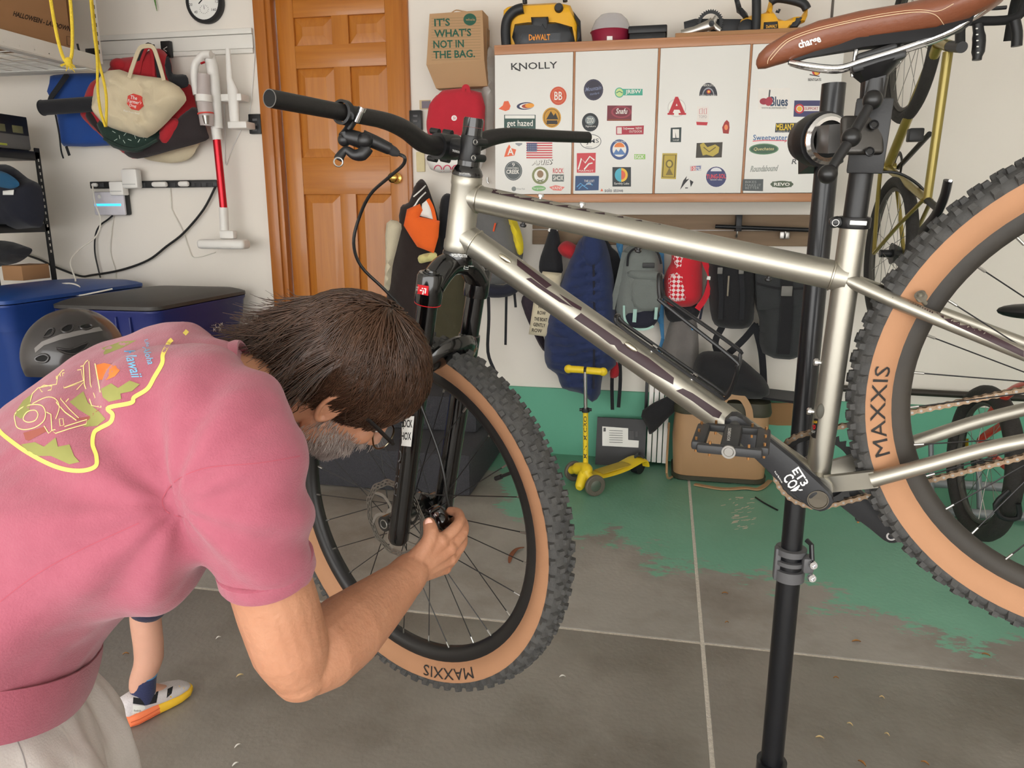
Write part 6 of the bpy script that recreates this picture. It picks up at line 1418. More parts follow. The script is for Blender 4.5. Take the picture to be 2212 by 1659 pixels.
# ================================================================== wall cabinets with stickers
CYF = 3.86; oakt = wood('pale_oak_trim', (166, 112, 76), (196, 142, 102), (1.5, 20, 20), 0.5); oaks = wood('pale_oak_side', (160, 108, 74), (188, 136, 98), (20, 20, 1.5), 0.5)
wmel = M('white_melamine', (232, 231, 227), 0.35, 0, 0.012, 2)
cabs = thing('wall_cabinet', 'white four door wall cabinet with oak trim covered in stickers', 'cabinet', W(1440, 437, CYF + 0.1))
X0 = W(1070, 265, CYF).x; X1 = W(1812, 250, CYF).x; Zt = W(1300, 92, CYF).z; Zb = W(1400, 437, CYF).z; Ztd = W(1300, 110, CYF).z; Zbd = W(1400, 419, CYF).z
MB(wmel).box(((X0 + X1) / 2, (CYF + WALL) / 2 + 0.01, (Zt + Zb) / 2), (X1 - X0, WALL - CYF - 0.02, Zt - Zb - 0.01), bev=0.002).build('carcass', cabs)
MB(oakt).box(((X0 + X1) / 2, CYF + 0.005, (Zt + Ztd) / 2), (X1 - X0 + 0.004, 0.03, Zt - Ztd), bev=0.003).build('top_rail', cabs)
MB(oakt).box(((X0 + X1) / 2, (CYF + WALL) / 2, Zt + 0.004), (X1 - X0 + 0.01, WALL - CYF, 0.012), bev=0.003).build('top_board', cabs)
MB(oakt).box(((X0 + X1) / 2, CYF + 0.005, (Zb + Zbd) / 2), (X1 - X0 + 0.004, 0.03, Zbd - Zb), bev=0.003).build('bottom_rail', cabs)
ed = [X0] + [W(x, 265, CYF).x for x in (1239, 1418, 1612)] + [X1]
doors = []
for i in range(4):
    a, b_ = ed[i] + (0.002 if i == 0 else 0.006), ed[i + 1] - 0.006
    doors.append(MB(wmel).box(((a + b_) / 2, CYF - 0.007, (Ztd + Zbd) / 2), (b_ - a, 0.018, Ztd - Zbd - 0.004), bev=0.0015).build('cabinet_door', cabs))
for x in ed[1:4]: MB(oaks).box((x, CYF - 0.004, (Ztd + Zbd) / 2), (0.010, 0.016, Ztd - Zbd), bev=0.002).build('divider_strip', cabs)
PL = CYF - 0.016
_c = {}
def ink_(r, g, b_): k = 'ink_%d_%d_%d' % (r, g, b_); return M(k, (r, g, b_), 0.45, 0, 0.05, 40)
def stick(door, *layers):
    m = MB()
    for k_, (sh, col) in enumerate(layers): m.map(sh, on_plane(PL, 0.0006 + 0.0004 * k_), ink_(*col))
    return m.build('sticker', doors[door], fix=False)
BK, WH, RD, GR, NV, YL, OR = (24, 24, 26), (238, 236, 230), (190, 34, 48), (42, 74, 66), (44, 48, 84), (222, 190, 60), (226, 96, 50)
E_, T_, Q_, S_k, P_ = d_ell, d_text, d_rect, d_stroke, d_quad
stick(0, (T_('KNOLLY', 1154, 142, 100, 15, -2, 0.01), BK), (S_k([(1112, 148), (1124, 153)], 3), BK))
stick(0, (E_(1206, 207, 18, 20), (206, 80, 48)), (E_(1206, 207, 14, 16), (226, 130, 84)), (E_(1206, 207, 13, 15), (206, 80, 48)), (T_('BB', 1206, 207, 17, 18, 0, 0.01), WH))
stick(0, (d_poly([(1077, 235), (1086, 228), (1089, 219), (1098, 218), (1103, 229), (1100, 237), (1092, 240)]), (230, 100, 58)))
stick(0, (E_(1135, 229, 19, 8, ang=-4), NV), (E_(1138, 229, 16, 6, ang=-4), WH), (E_(1140, 229, 13, 5, ang=-4), (176, 70, 50)), (E_(1144, 228, 10, 5, ang=-4), (240, 160, 50)))
stick(0, (E_(1192, 254, 20, 22), (206, 150, 40)), (E_(1192, 254, 17, 19), (40, 34, 28)), (E_(1192, 254, 16, 18), (206, 150, 40)), (P_((1180, 258), (1190, 240), (1196, 250), (1200, 244), (1206, 258)), (40, 34, 28)), (Q_(1181, 260, 1204, 268), (40, 34, 28)))
stick(0, (Q_(1089, 248, 1157, 290), (44, 78, 72)), (Q_(1091, 249, 1155, 256), WH), (T_('get hazed', 1123, 268, 56, 17, 0, 0.01), WH), (T_('beer', 1148, 279, 9, 4), WH))
stick(0, (P_((1089, 339), (1094, 322), (1100, 312), (1104, 320), (1115, 323), (1111, 336)), (230, 100, 58)), (T_('A', 1103, 327, 14, 16, 0, 0.02), WH))
fl = [(Q_(1137, 308, 1193, 342), WH)] + [(Q_(1137, 308 + i * 5.2, 1193, 310.6 + i * 5.2), (206, 60, 72)) for i in range(7)] + [(Q_(1138, 309, 1160, 327), (58, 70, 118))] + [(E_(1141 + (i % 5) * 4.2, 312 + (i // 5) * 4, 0.9, n=6), WH) for i in range(20)]
stick(0, *fl)
stick(0, (T_('ARIES', 1172, 351, 44, 11, -3, 0.02, 0.3), (70, 66, 62)), (T_('ARIES', 1171, 350.5, 42, 10, -3, 0.008, 0.3), WH))
stick(0, (E_(1109, 369, 19, 21), (76, 84, 86)), (E_(1109, 369, 17, 19), (160, 164, 164)), (E_(1109, 369, 16, 18), (76, 84, 86)), (T_('CREEK', 1108, 371, 28, 9, 0, 0.02), WH), (T_('CANNONBALL', 1108, 363, 26, 4), WH), (T_('9', 1109, 356, 6, 8), WH))
stick(0, (E_(1167, 379, 18, 19), (132, 138, 92)), (E_(1167, 379, 13, 14), WH), (E_(1167, 376, 7, 8), (150, 120, 90)), (S_k([(1160, 388), (1174, 393)], 2), (110, 116, 80)), (S_k([(1174, 388), (1160, 393)], 2), (110, 116, 80)))
stick(0, (Q_(1193, 361, 1219, 377), (230, 226, 220)), (T_('ROCK', 1206, 369, 23, 11, 0, 0.02), (196, 70, 76)), (Q_(1193, 377, 1218, 392), (70, 84, 84)), (T_('SHOX', 1206, 384.5, 22, 11, 0, 0.02), WH))
stick(0, (E_(1164, 407, 15, 6), (120, 176, 110)), (T_('forgotten', 1164, 407, 24, 6), WH))
stick(0, (P_((1186, 404), (1200, 400), (1220, 404), (1212, 412), (1195, 411)), (224, 120, 112)), (T_('VANS', 1203, 406, 22, 6), WH))
stick(0, (E_(1110, 408, 5, 5), (120, 126, 126)), (T_('Winter Park', 1125, 408, 18, 4), (150, 150, 150)))
stick(0, (P_((1113, 309), (1128, 309), (1128, 312), (1121, 316), (1114, 312)), (150, 154, 160)))
# door 2
stick(1, (E_(1282, 194, 21, 23), (48, 44, 62)), (E_(1282, 194, 19, 21), (92, 92, 124)), (E_(1282, 194, 18.5, 20.5), (48, 44, 62)), (T_('Mountain', 1282, 191, 34, 9, -8, 0.01, 0.3), (130, 140, 172)), (T_('standard', 1284, 202, 20, 5, -8), (130, 140, 172)))
stick(1, (Q_(1344, 192, 1388, 206), (70, 170, 146)), (E_(1338, 200, 10, 11), (70, 170, 146)), (E_(1338, 200, 8, 9), (200, 224, 150)), (S_k([(1331, 201), (1338, 197), (1345, 201)], 2), (60, 130, 110)), (T_('JRBW', 1368, 199, 34, 11, -2, 0.02), WH))
stick(1, (E_(1275, 264, 18, 20), (26, 34, 40)), (E_(1275, 260, 11, 10), (130, 140, 142)), (T_('ZOO', 1275, 260, 14, 11), WH), (T_('Signature', 1276, 273, 22, 5), WH))
stick(1, (P_((1312, 228), (1365, 228), (1364, 261), (1311, 261)), (116, 34, 50)), (E_(1342, 242, 22, 13), (160, 60, 76)), (E_(1342, 242, 18, 10), (116, 34, 50)), (T_('Snafu', 1343, 240, 24, 12, 0, 0.015, 0.2), WH), (Q_(1313, 258, 1363, 260), (150, 80, 40)))
stick(1, (P_((1331, 273), (1391, 271), (1390, 290), (1331, 291)), (176, 40, 62)), (Q_(1333, 275, 1343, 289), (230, 214, 210)), (T_('THE', 1350, 278, 9, 5), WH), (T_('NEW', 1380, 277, 13, 5), WH), (T_('OUTDOOR', 1373, 284, 28, 5), WH), (Q_(1355, 277, 1370, 279), WH))
stick(1, (E_(1276, 306, 23, 16, ang=-4), (110, 114, 116)), (E_(1276, 306, 21.5, 14.5, ang=-4), WH), (T_('JMS', 1280, 306, 28, 12, -4, 0.01), (90, 94, 98)), (T_('classic', 1272, 317, 14, 3.5), (120, 124, 126)))
stick(1, (E_(1338, 323, 20, 22), (58, 84, 138)), (E_(1338, 323, 15, 16), WH), (E_(1338, 318, 11, 10, a0=180, a1=360), (232, 130, 60)), (P_((1324, 334), (1331, 322), (1336, 328), (1341, 320), (1352, 334)), (92, 130, 186)), (T_('TAKE FIVE', 1338, 306, 24, 4), WH))
stick(1, (P_((1246, 331), (1287, 330), (1286, 373), (1246, 373)), (206, 62, 72)), (S_k([(1249, 366), (1256, 342), (1264, 352), (1274, 338), (1284, 346)], 3), WH), (S_k([(1262, 366), (1272, 354), (1280, 352)], 3), WH), (T_('MARMOT', 1266, 369, 32, 4), WH))
stick(1, (Q_(1370, 333, 1394, 344), (150, 200, 110)), (T_('SGX', 1381, 338.5, 20, 8, 0, 0.02), WH))
stick(1, (Q_(1323, 361, 1363, 403), (30, 42, 46)), (E_(1342, 378, 14, 15), (76, 176, 200)), (E_(1342, 378, 14, 15, a0=-90, a1=90), (238, 190, 60)), (E_(1342, 378, 9, 10, a0=-90, a1=90), (222, 100, 70)), (T_('Earthly Labs', 1343, 397, 32, 6), WH))
stick(1, (P_((1243, 380), (1294, 380), (1293, 411), (1242, 412)), (38, 72, 118)), (S_k([(1246, 404), (1254, 396), (1262, 402), (1272, 394), (1280, 400)], 2), (90, 160, 210)), (S_k([(1250, 408), (1258, 400), (1270, 408)], 2), (90, 160, 210)), (T_('THE LOST', 1273, 391, 22, 5), WH), (T_('LAKE', 1272, 397, 10, 4), WH))
stick(1, (T_('solo stove', 1326, 411, 40, 8, 0, 0.01), (60, 64, 80)), (P_((1297, 413), (1300, 407), (1303, 413)), (222, 100, 70)))
# door 3
stick(2, (E_(1530, 207, 19.5, 28, a0=180, a1=360), (42, 44, 54)), (E_(1530, 207, 13, 18, a0=180, a1=360), (160, 160, 168)), (E_(1530, 207, 11, 15, a0=180, a1=360), (42, 44, 54)), (E_(1531, 198, 4.5, 4.5), (190, 60, 60)), (E_(1531, 198, 2.5, 2.5), (236, 190, 70)), (T_('ABSOLUTE', 1530, 184, 26, 5), WH), (T_('SALIDA COLORADO', 1530, 206, 36, 3), WH))
stick(2, (E_(1462, 233, 20, 20), (210, 208, 204)), (E_(1462, 233, 18, 18), WH), (T_('A', 1462, 228, 38, 38, 0, 0.04), RD), (Q_(1442, 244, 1456, 248), RD), (Q_(1466, 244, 1482, 248), RD))
stick(2, (Q_(1506, 230, 1531, 262), (234, 228, 222)), (S_k([(1511, 236), (1517, 234), (1517, 246), (1511, 246)], 1.4, True), (210, 130, 136)), (S_k([(1521, 236), (1526, 234), (1526, 246), (1521, 246)], 1.4, True), (210, 130, 136)), (T_('TOPO', 1518, 252, 17, 6), (170, 160, 160)))
stick(2, (P_((1504, 263), (1529, 264), (1527, 271), (1505, 270)), (196, 46, 60)))
stick(2, (P_((1562, 288), (1560, 275), (1565, 264), (1570, 259), (1575, 264), (1576, 276), (1574, 289)), (164, 46, 42)), (E_(1568.5, 275, 4, 6), (238, 140, 90)))
stick(2, (P_((1449, 276), (1472, 275), (1471, 307), (1448, 307)), (40, 58, 58)), (Q_(1453, 279, 1459, 298), WH), (Q_(1462, 279, 1467, 298), WH), (P_((1458, 279), (1462, 279), (1465, 298), (1461, 298)), WH), (T_('Local', 1460, 302, 12, 4), WH))
stick(2, (P_((1505, 309), (1561, 307), (1559, 340), (1503, 341)), (62, 56, 46)), (d_poly([(1512, 312), (1520, 308), (1528, 318), (1545, 312), (1554, 318), (1552, 330), (1540, 338), (1526, 334), (1518, 336), (1514, 322)]), (190, 168, 70)), (S_k([(1520, 318), (1532, 328), (1546, 318)], 2), (90, 78, 40)))
stick(2, (P_((1431, 331), (1463, 331), (1460, 387), (1428, 386)), (190, 166, 62)), (S_k([(1434, 335), (1460, 335), (1457, 383), (1431, 382)], 2, True), (70, 60, 36)), (E_(1446, 354, 8, 9), (110, 96, 44)), (E_(1446, 354, 5, 6), (206, 186, 84)), (d_poly([(1438, 378), (1446, 362), (1454, 378)]), (120, 104, 46)))
stick(2, (P_((1490, 358), (1516, 356), (1515, 369), (1490, 370)), (218, 214, 214)), (P_((1492, 360), (1503, 359), (1503, 368), (1492, 369)), (206, 60, 72)), (P_((1503, 359), (1514, 358), (1513, 368), (1503, 368)), (74, 90, 150)), (T_('100%', 1503, 364, 20, 8, 0, 0.015), WH))
stick(2, (E_(1547, 382, 22, 22), (52, 60, 110)), (E_(1547, 370, 12, 8, a0=180, a1=360), (226, 226, 232)), (T_('TUNG-SOL', 1547, 381, 42, 10, -2, 0.02), (222, 70, 80)), (T_('vacuum tubes', 1547, 388, 26, 3), WH))
stick(2, (P_((1469, 410), (1476, 390), (1484, 380), (1482, 388), (1489, 386), (1480, 396)), BK), (P_((1490, 388), (1498, 393), (1492, 404)), BK), (Q_(1480, 405, 1486, 407), BK))
# door 4
stick(3, (E_(1763, 155, 9, 8), (190, 50, 46)), (E_(1764, 157, 5, 5), (236, 180, 60)), (S_k([(1749, 161), (1770, 165)], 2), BK), (S_k([(1770, 150), (1772, 156)], 2), BK), (T_('BENTGATE', 1760, 172, 28, 6, 0, 0.01), (60, 60, 60)))
stick(3, (Q_(1638, 190, 1707, 236), (234, 230, 224)), (T_('Blues', 1683, 219, 38, 21, 0, 0.03), (48, 72, 100)), (S_k([(1663, 194), (1661, 214)], 3), (60, 60, 66)), (E_(1650, 219, 9, 7), (160, 40, 60)), (E_(1661, 219, 8, 10, ang=20), (170, 46, 66)), (T_('WWW.BLUESMAKER.ORG', 1672, 233, 54, 3.5), (120, 130, 130)))
stick(3, (P_((1716, 217), (1790, 217), (1789, 253), (1714, 252)), (58, 56, 104)), (Q_(1724, 229, 1788, 240), (232, 226, 222)), (E_(1727, 235, 10.5, 10.5), (190, 44, 54)), (E_(1727, 235, 7, 7), (232, 226, 222)), (E_(1727, 235, 5.5, 5.5), (232, 176, 60)), (T_('SUPPORT LOCAL', 1765, 234.5, 52, 6, 0, 0.01), (170, 50, 66)))
stick(3, (P_((1676, 266), (1740, 265), (1739, 286), (1674, 286)), (36, 42, 58)), (P_((1677, 267), (1739, 266), (1738, 282), (1675, 282)), (46, 46, 36)), (T_('MELANZANA', 1707, 274, 60, 14, -1, 0.015), (240, 206, 50)), (T_('LEADVILLE COLORADO', 1706, 284, 56, 3), (190, 190, 180)))
stick(3, (T_('Sweetwater', 1664, 297, 74, 12, 0, 0.012), (60, 106, 158)), (S_k([(1626, 305), (1650, 303), (1700, 304), (1695, 307)], 2), (226, 100, 112)))
stick(3, (E_(1650, 322, 32, 12, ang=-1), (96, 140, 104)), (E_(1650, 322, 29, 10, ang=-1), (62, 96, 74)), (T_('Quechates', 1650, 322, 44, 8, -1, 0.01, 0.3), (206, 196, 140)))
stick(3, (T_('RTI', 1724, 349, 26, 11, 0, 0.02, 0.25), (90, 92, 92)))
stick(3, (T_('Roundabound', 1651, 364, 58, 13, -2, 0.03, 0.3), (60, 64, 62)), (T_('Roundabound', 1651, 364, 57, 12, -2, 0.008, 0.3), (180, 184, 178)))
stick(3, (P_((1605, 387), (1649, 387), (1648, 413), (1603, 412)), (72, 78, 80)), (T_('BIKES', 1622, 393, 24, 5), (150, 154, 154)), (T_('MAKE IT', 1627, 400, 34, 5), (150, 154, 154)), (T_('BETTER', 1625, 406, 30, 5), (150, 154, 154)))
stick(3, (E_(1689, 398, 25, 7.5), (74, 88, 66)), (Q_(1668, 392, 1710, 404), (74, 88, 66)), (T_('REVO', 1689, 398, 34, 7, 0, 0.02), WH))
# ------------------------------------------------------------------ on top of the cabinets
ZT = Zt + 0.01
dyl = plastic('tool_yellow', (240, 178, 30), 0.45); dbk = plastic('tool_black', (34, 36, 40), 0.5); dgr = plastic('tool_grey', (66, 70, 76), 0.5)
def Yt(x, y, Y=3.98): return W(x, y, Y)
vc = thing('shop_vacuum', 'yellow and black portable shop vacuum on the cabinet', 'vacuum cleaner', Yt(1170, 104, 4.0)); VY = 3.97
def pz(pts, Y, d, mat, nm, par, edge=0.02, res=0.025, sm=1): return puff(MB(mat), pxs(pts, Y), d, edge, res, 0.14, sm=sm).build(nm, par, 35)
pz([(1088, 22), (1100, 14), (1130, 10), (1200, 6), (1232, 12), (1242, 35), (1250, 60), (1250, 98), (1090, 103), (1086, 60)], VY, 0.03, dyl, 'upper_housing', vc)
pz([(1112, 52), (1140, 48), (1200, 48), (1236, 58), (1243, 94), (1222, 100), (1115, 102), (1106, 80)], VY - 0.03, 0.03, dbk, 'tank', vc)
pz([(1122, 70), (1215, 68), (1216, 92), (1205, 98), (1130, 100), (1122, 92)], VY - 0.055, 0.008, dgr, 'tank_panel', vc, 0.01)
MB(dbk).tube(smooth_path(pxs([(1130, 18), (1112, 24), (1097, 40), (1092, 65), (1094, 102)], VY - 0.04), 5), 0.025, 14).build('hose', vc)
MB(dbk).tube(smooth_path(pxs([(1134, 8), (1136, -8), (1160, -14), (1200, -14), (1218, -8), (1221, 4)], VY), 4), 0.012, 10).build('carry_handle', vc)
pz([(1147, 37), (1184, 36), (1186, 66), (1176, 68), (1172, 60), (1156, 60), (1150, 68)], VY - 0.05, 0.012, dbk, 'latch', vc, 0.008, 0.015)
MB(dbk).lathe([(0.022, 0.0), (0.022, 0.02), (0.016, 0.03), (0, 0.03)], W(1208, 19, VY - 0.02), (0, -1, 0), 20).build('switch_knob', vc)
MB(OR and ink_(236, 150, 40)).map(d_text('DeWALT', 1165.5, 80.5, 46, 13, -1, 0.02), on_plane(VY - 0.068)).build('brand_lettering', vc, fix=False)
pz([(1238, 24), (1254, 45), (1256, 96), (1246, 97), (1246, 55)], VY - 0.02, 0.02, dbk, 'side_cover', vc, 0.01)
dm = thing('salad_bowl', 'clear domed lid over a red plastic bowl on the cabinet', 'bowl', Yt(1316, 97, 4.0)); dc = W(1318, 96, 3.99)
zr = W(1318, 70, 3.99).z; zp = W(1318, 38, 3.99).z
MB(M('berry_plastic', (150, 40, 66), 0.35)).lathe([(0.0, 0.0), (0.085, 0.0), (0.098, zr - dc.z), (0.104, zr - dc.z + 0.006), (0.09, zr - dc.z + 0.006)], (dc.x, 4.02, dc.z), (0, 0, 1), 28).build('bowl', dm)
MB(M('frosted_clear', (204, 200, 204), 0.12, 0, 0.04, alpha=0.55)).lathe([(0.10, 0), (0.095, 0.02), (0.08, 0.055), (0.055, 0.078), (0.0, zp - zr)], (dc.x, 4.02, zr + 0.006), (0, 0, 1), 28).build('dome_lid', dm)
MB(white).map(d_rect(1311, 78, 1323, 94), on_plane(3.905)).build('bowl_label', dm, fix=False); 
bb_ = thing('black_case', 'flat black lidded box beside the domed bowl on the cabinet', 'box', Yt(1400, 92, 3.95))
MB(bkp).pbox(1359, 70, 1438, 92, 3.93, 0.2, 0.006).build('case', bb_); MB(bkp).pbox(1357, 54, 1441, 71, 3.925, 0.21, 0.006).build('lid', bb_)
tag(MB(cardb).box((W(1615, 80, 3.98).x, 3.99, ZT + 0.012), (0.68, 0.22, 0.02), bev=0.003).build('cardboard_sheet'), 'flat cardboard sheet under the chainsaw on the cabinet', 'cardboard')
ck_ = thing('crankset', 'silver bicycle crank arm with black chainring on the cabinet', 'crankset', Yt(1500, 85, 3.94)); alum = metal('crank_silver', (188, 184, 178), 0.35)
MB(alum).tube(pxs([(1472, 73), (1500, 65), (1530, 55), (1540, 50)], 3.93), [0.018, 0.017, 0.024, 0.028], 14, flat=(1, 0.6), nrm=(0, -1, 0)).build('crank_arm', ck_)
cc_ = W(1534, 50, 3.99); m = MB(dbk); NT = 34; q = []
for i in range(NT * 2):
    a = 2 * PI * i / (NT * 2); r = 0.064 if i % 2 else 0.056; q.append((a, r))
vs = [cc_ + V((math.cos(a) * r, 0, math.sin(a) * r)) for a, r in q] + [cc_ + V((math.cos(a) * 0.044, 0, math.sin(a) * 0.044)) for a, r in q]; n_ = len(q)
m.add(vs + [v + V((0, 0.006, 0)) for v in vs], [(i, (i + 1) % n_, n_ + (i + 1) % n_, n_ + i) for i in range(n_)] + [(2 * n_ + i, 3 * n_ + i, 3 * n_ + (i + 1) % n_, 2 * n_ + (i + 1) % n_) for i in range(n_)] + [(i, 2 * n_ + i, 2 * n_ + (i + 1) % n_, (i + 1) % n_) for i in range(n_)]); m.build('chainring', ck_)
for p in ((1556, 66), (1524, 74), (1548, 35)): MB(alum).tube([W(1538, 52, 3.97), W(p[0], p[1], 3.97)], [0.016, 0.010], 10, flat=(1, 0.5), nrm=(0, -1, 0)).build('spider_arm', ck_)
MB(dbk).lathe([(0.013, 0), (0.013, 0.006), (0.006, 0.006), (0, 0.004)], W(1537, 51, 3.915), (0, -1, 0), 18).build('axle_bolt', ck_)
cs_ = thing('chainsaw', 'yellow and black cordless chainsaw on the cabinet', 'chainsaw', Yt(1680, 72, 3.98)); SY2 = 3.99
pz([(1594, 66), (1600, 44), (1612, 36), (1625, 34), (1632, 40), (1640, 32), (1655, 26), (1662, 0), (1672, 2), (1668, 24), (1680, 40), (1695, 45), (1712, 38), (1730, 36), (1740, 20), (1745, 16), (1744, 34), (1738, 48), (1720, 52), (1704, 66), (1700, 70), (1598, 74)], SY2, 0.03, dyl, 'housing', cs_, 0.012, 0.02)
MB(dbk).tube(smooth_path(pxs([(1664, 4), (1680, -4), (1710, 0), (1735, 8), (1743, 20)], SY2 - 0.02), 4), 0.02, 12).build('rear_handle', cs_)
MB(dbk).tube(smooth_path(pxs([(1632, 70), (1634, 40), (1634, 0), (1634, -10)], SY2 - 0.05), 4), 0.021, 12).build('front_handle', cs_)
pz([(1586, 0), (1596, -4), (1602, 16), (1614, 28), (1618, 38), (1606, 40), (1592, 20)], SY2 - 0.01, 0.02, dbk, 'hand_guard', cs_, 0.01, 0.02)
pz([(1650, 48), (1680, 46), (1682, 70), (1648, 72)], SY2 - 0.03, 0.01, dbk, 'name_panel', cs_, 0.008, 0.02); MB(ink_(240, 178, 30)).map(d_text('DeWALT', 1667, 57, 24, 7, -3, 0.02), on_plane(SY2 - 0.043)).build('brand_lettering', cs_, fix=False)
pz([(1700, 55), (1716, 38), (1738, 36), (1732, 46), (1722, 60), (1705, 64)], SY2 - 0.01, 0.02, dbk, 'battery_socket', cs_, 0.008, 0.02)
MB(dbk).lathe([(0.04, 0), (0.04, 0.012), (0.03, 0.018), (0.0, 0.018)], W(1612, 62, SY2 - 0.025), (0, -1, 0), 24).build('chain_cover', cs_)
MB(dbk).tube(pxs([(1478, 60), (1500, 56), (1600, 58)], SY2 + 0.03), [0.028, 0.034, 0.036], 10, flat=(1, 0.15), nrm=(0, -1, 0)).build('bar_scabbard', cs_)
MB(dbk).tube(pxs([(1676, 24), (1682, 26), (1684, 20)], SY2 - 0.02), 0.006, 8).build('trigger', cs_)
# vertical edge strip of the right wall panel
struct(MB(M('edge_dark', (96, 90, 84), 0.7)).tube([W(1800, -5, WALL - 0.004), W(1793, 85, WALL - 0.004)], 0.006, 6).build('trim_4'))
# ================================================================== coat row under the cabinets and bags by the door
def ribb(par, pts, Y, w, t, mat, nm='strap', k=4): return MB(mat).ribbon(smooth_path(pxs(pts, Y), k), w, t).build(nm, par)
def pf(par, nm, pts, Y, d, mat, edge=0.03, res=0.025, folds=0.004, fs=(12, 5), sm=3, seed=3, back=0.02): return puff(MB(mat), pxs(pts, Y), d, edge, res, back, folds, fs, seed, sm=sm).build(nm, par, 60)
plank = wood('weathered_plank', (112, 92, 74), (150, 128, 104), (1.2, 18, 18), 0.8, coat=0.0)
hbd = thing('hook_board', 'weathered wooden hook board on the wall below the cabinets', 'coat rack', W(1450, 530, WALL))
a = W(1150, 499, WALL - 0.02); b = W(1752, 495, WALL - 0.02)
for dz_, h in ((0.042, 0.078), (-0.042, 0.078)): MB(plank).box(((a.x + b.x) / 2, WALL - 0.011, (a.z + b.z) / 2 + dz_), (b.x - a.x, 0.02, h), bev=0.003).build('plank', hbd)
for x, y in ((1195, 492), (1280, 500), (1383, 508), (1490, 512), (1590, 508), (1692, 510)):
    q = W(x, y, WALL - 0.02); MB(steel).tube(smooth_path([q, q + V((0, -0.03, -0.012)), q + V((0, -0.055, 0.0)), q + V((0, -0.06, 0.025))], 3), 0.005, 8).build('coat_hook', hbd)
bar_ = thing('tube_rack', 'black steel tube on brackets in front of the wooden hook board', 'rack', W(1650, 500, WALL - 0.08)); MB(bks).cyl(W(1545, 489, WALL - 0.09), W(1752, 497, WALL - 0.09), 0.011, n=14).build('tube', bar_)
MB(bks).pbox(1590, 464, 1603, 500, WALL - 0.1, 0.08, 0.003).build('bracket', bar_); MB(steel).pbox(1685, 500, 1706, 516, WALL - 0.07, 0.01, 0.003).build('steel_clip', bar_)
# --- bags beside the door
kraft = M('kraft_paper', (184, 148, 110), 0.85, 0, 0.06, 5, 0.12, 60)
t = thing('paper_bag', 'brown paper grocery bag with green printed slogan hanging by the door', 'bag', W(985, 190, 4.0)); PBY = 3.98
m = MB(kraft); q = [W(x, y, PBY) for x, y in ((928, 30), (1042, 22), (1046, 130), (921, 140))]; q2 = [W(x, y, PBY - 0.0) for x, y in ((921, 140), (1046, 130), (1048, 182), (936, 188))]
m.prism(q, (0, 0.13, 0)); m.build('front_panel', t)
m = MB(kraft); m.prism([q2[0] + V((0, 0, 0)), q2[1], q2[2] + V((0, 0.05, 0)), q2[3] + V((0, 0.05, 0))], (0, 0.07, 0)); m.build('folded_base', t)
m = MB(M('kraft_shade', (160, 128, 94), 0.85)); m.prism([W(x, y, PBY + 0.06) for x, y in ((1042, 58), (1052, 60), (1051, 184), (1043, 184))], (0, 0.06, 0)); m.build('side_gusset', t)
MB(kraft).tube(smooth_path(pxs([(975, 28), (985, 22), (998, 24), (1010, 26)], PBY + 0.02), 3), 0.003, 6).build('twisted_handle', t)
gi = M('forest_ink', (44, 92, 74), 0.8); fpb = on_plane(PBY, 0.001); m = MB(gi)
for s_, x, y, w_ in (("IT'S", 955, 48, 34), ("WHAT'S", 978, 71, 80), ('NOT IN', 969, 95, 66), ('THE BAG.', 981, 117, 90)): m.map(d_text(s_, x, y, w_, 17, -2, 0.025), fpb)
m.build('slogan', t, fix=False)
m = MB(M('pale_line_ink', (150, 128, 96), 0.85))
for i in range(16): y = 37 + i * 6; m.map(d_stroke([(932, y + 3), (1038, y)], 0.9), on_plane(PBY, 0.0006))
stuff(m.build('ruled_lines', t, fix=False))
MB(gi).map(d_ell(1015, 42, 14, 13), on_plane(PBY, 0.0014)).build('round_logo', t, fix=False); MB(kraft).map(d_text('whole', 1016, 42, 20, 6), on_plane(PBY, 0.002)).build('logo_text', t, fix=False)
film = M('plastic_film', (208, 204, 198), 0.25, 0, 0.08, 12, 0.3, 30, alpha=0.7)
bag('plastic_bag', 'crumpled clear plastic bag hanging against the left cabinet side', 'bag', [(1040, 120), (1058, 100), (1068, 125), (1068, 210), (1064, 290), (1048, 300), (1042, 230)], 4.1, 0.05, film, 0.03, 0.03, (20, 8), seed=12)
t, o = bag('tote_bag', 'red fabric tote bag with a round white badge below the paper bag', 'bag', [(960, 194), (1000, 190), (1040, 200), (1048, 230), (1046, 285), (1000, 295), (925, 292), (921, 270), (928, 225), (945, 205)], 3.99, 0.05, fabric('crimson_canvas', (190, 40, 56)), 0.03, 0.014, seed=13, sm=1)
tr = bvh_of(o); MB(white).map(d_ell(981, 255, 6, 6), on_surf(tr, 0.002)).build('round_badge', t, fix=False); MB(MATS['crimson_canvas']).map(d_text('SI', 981, 255, 5, 6), on_surf(tr, 0.0035)).build('badge_letters', t, fix=False)
ribb(t, [(1000, 200), (1003, 188), (1010, 188), (1013, 200)], 3.95, 0.02, 0.005, MATS['crimson_canvas'], 'handle')
t, o = bag('shopping_bag', 'white plastic bag with pink looped lettering below the red tote', 'bag', [(922, 285), (985, 288), (1046, 282), (1050, 330), (1040, 362), (1000, 372), (950, 374), (930, 366), (917, 340)], 4.02, 0.05, M('white_poly', (226, 222, 218), 0.4, 0, 0.04, 8), 0.03, 0.012, seed=14, sm=1)
tr = bvh_of(o); m = MB(M('pink_print', (196, 60, 92), 0.6))
for x in (946, 966, 985): m.map(d_stroke([(x + 8 * math.cos(R(k * 30)), 366 + 9 * math.sin(R(k * 30))) for k in range(12)], 2.4, True), on_surf(tr, 0.002))
stuff(m.build('looped_lettering', t, fix=False))
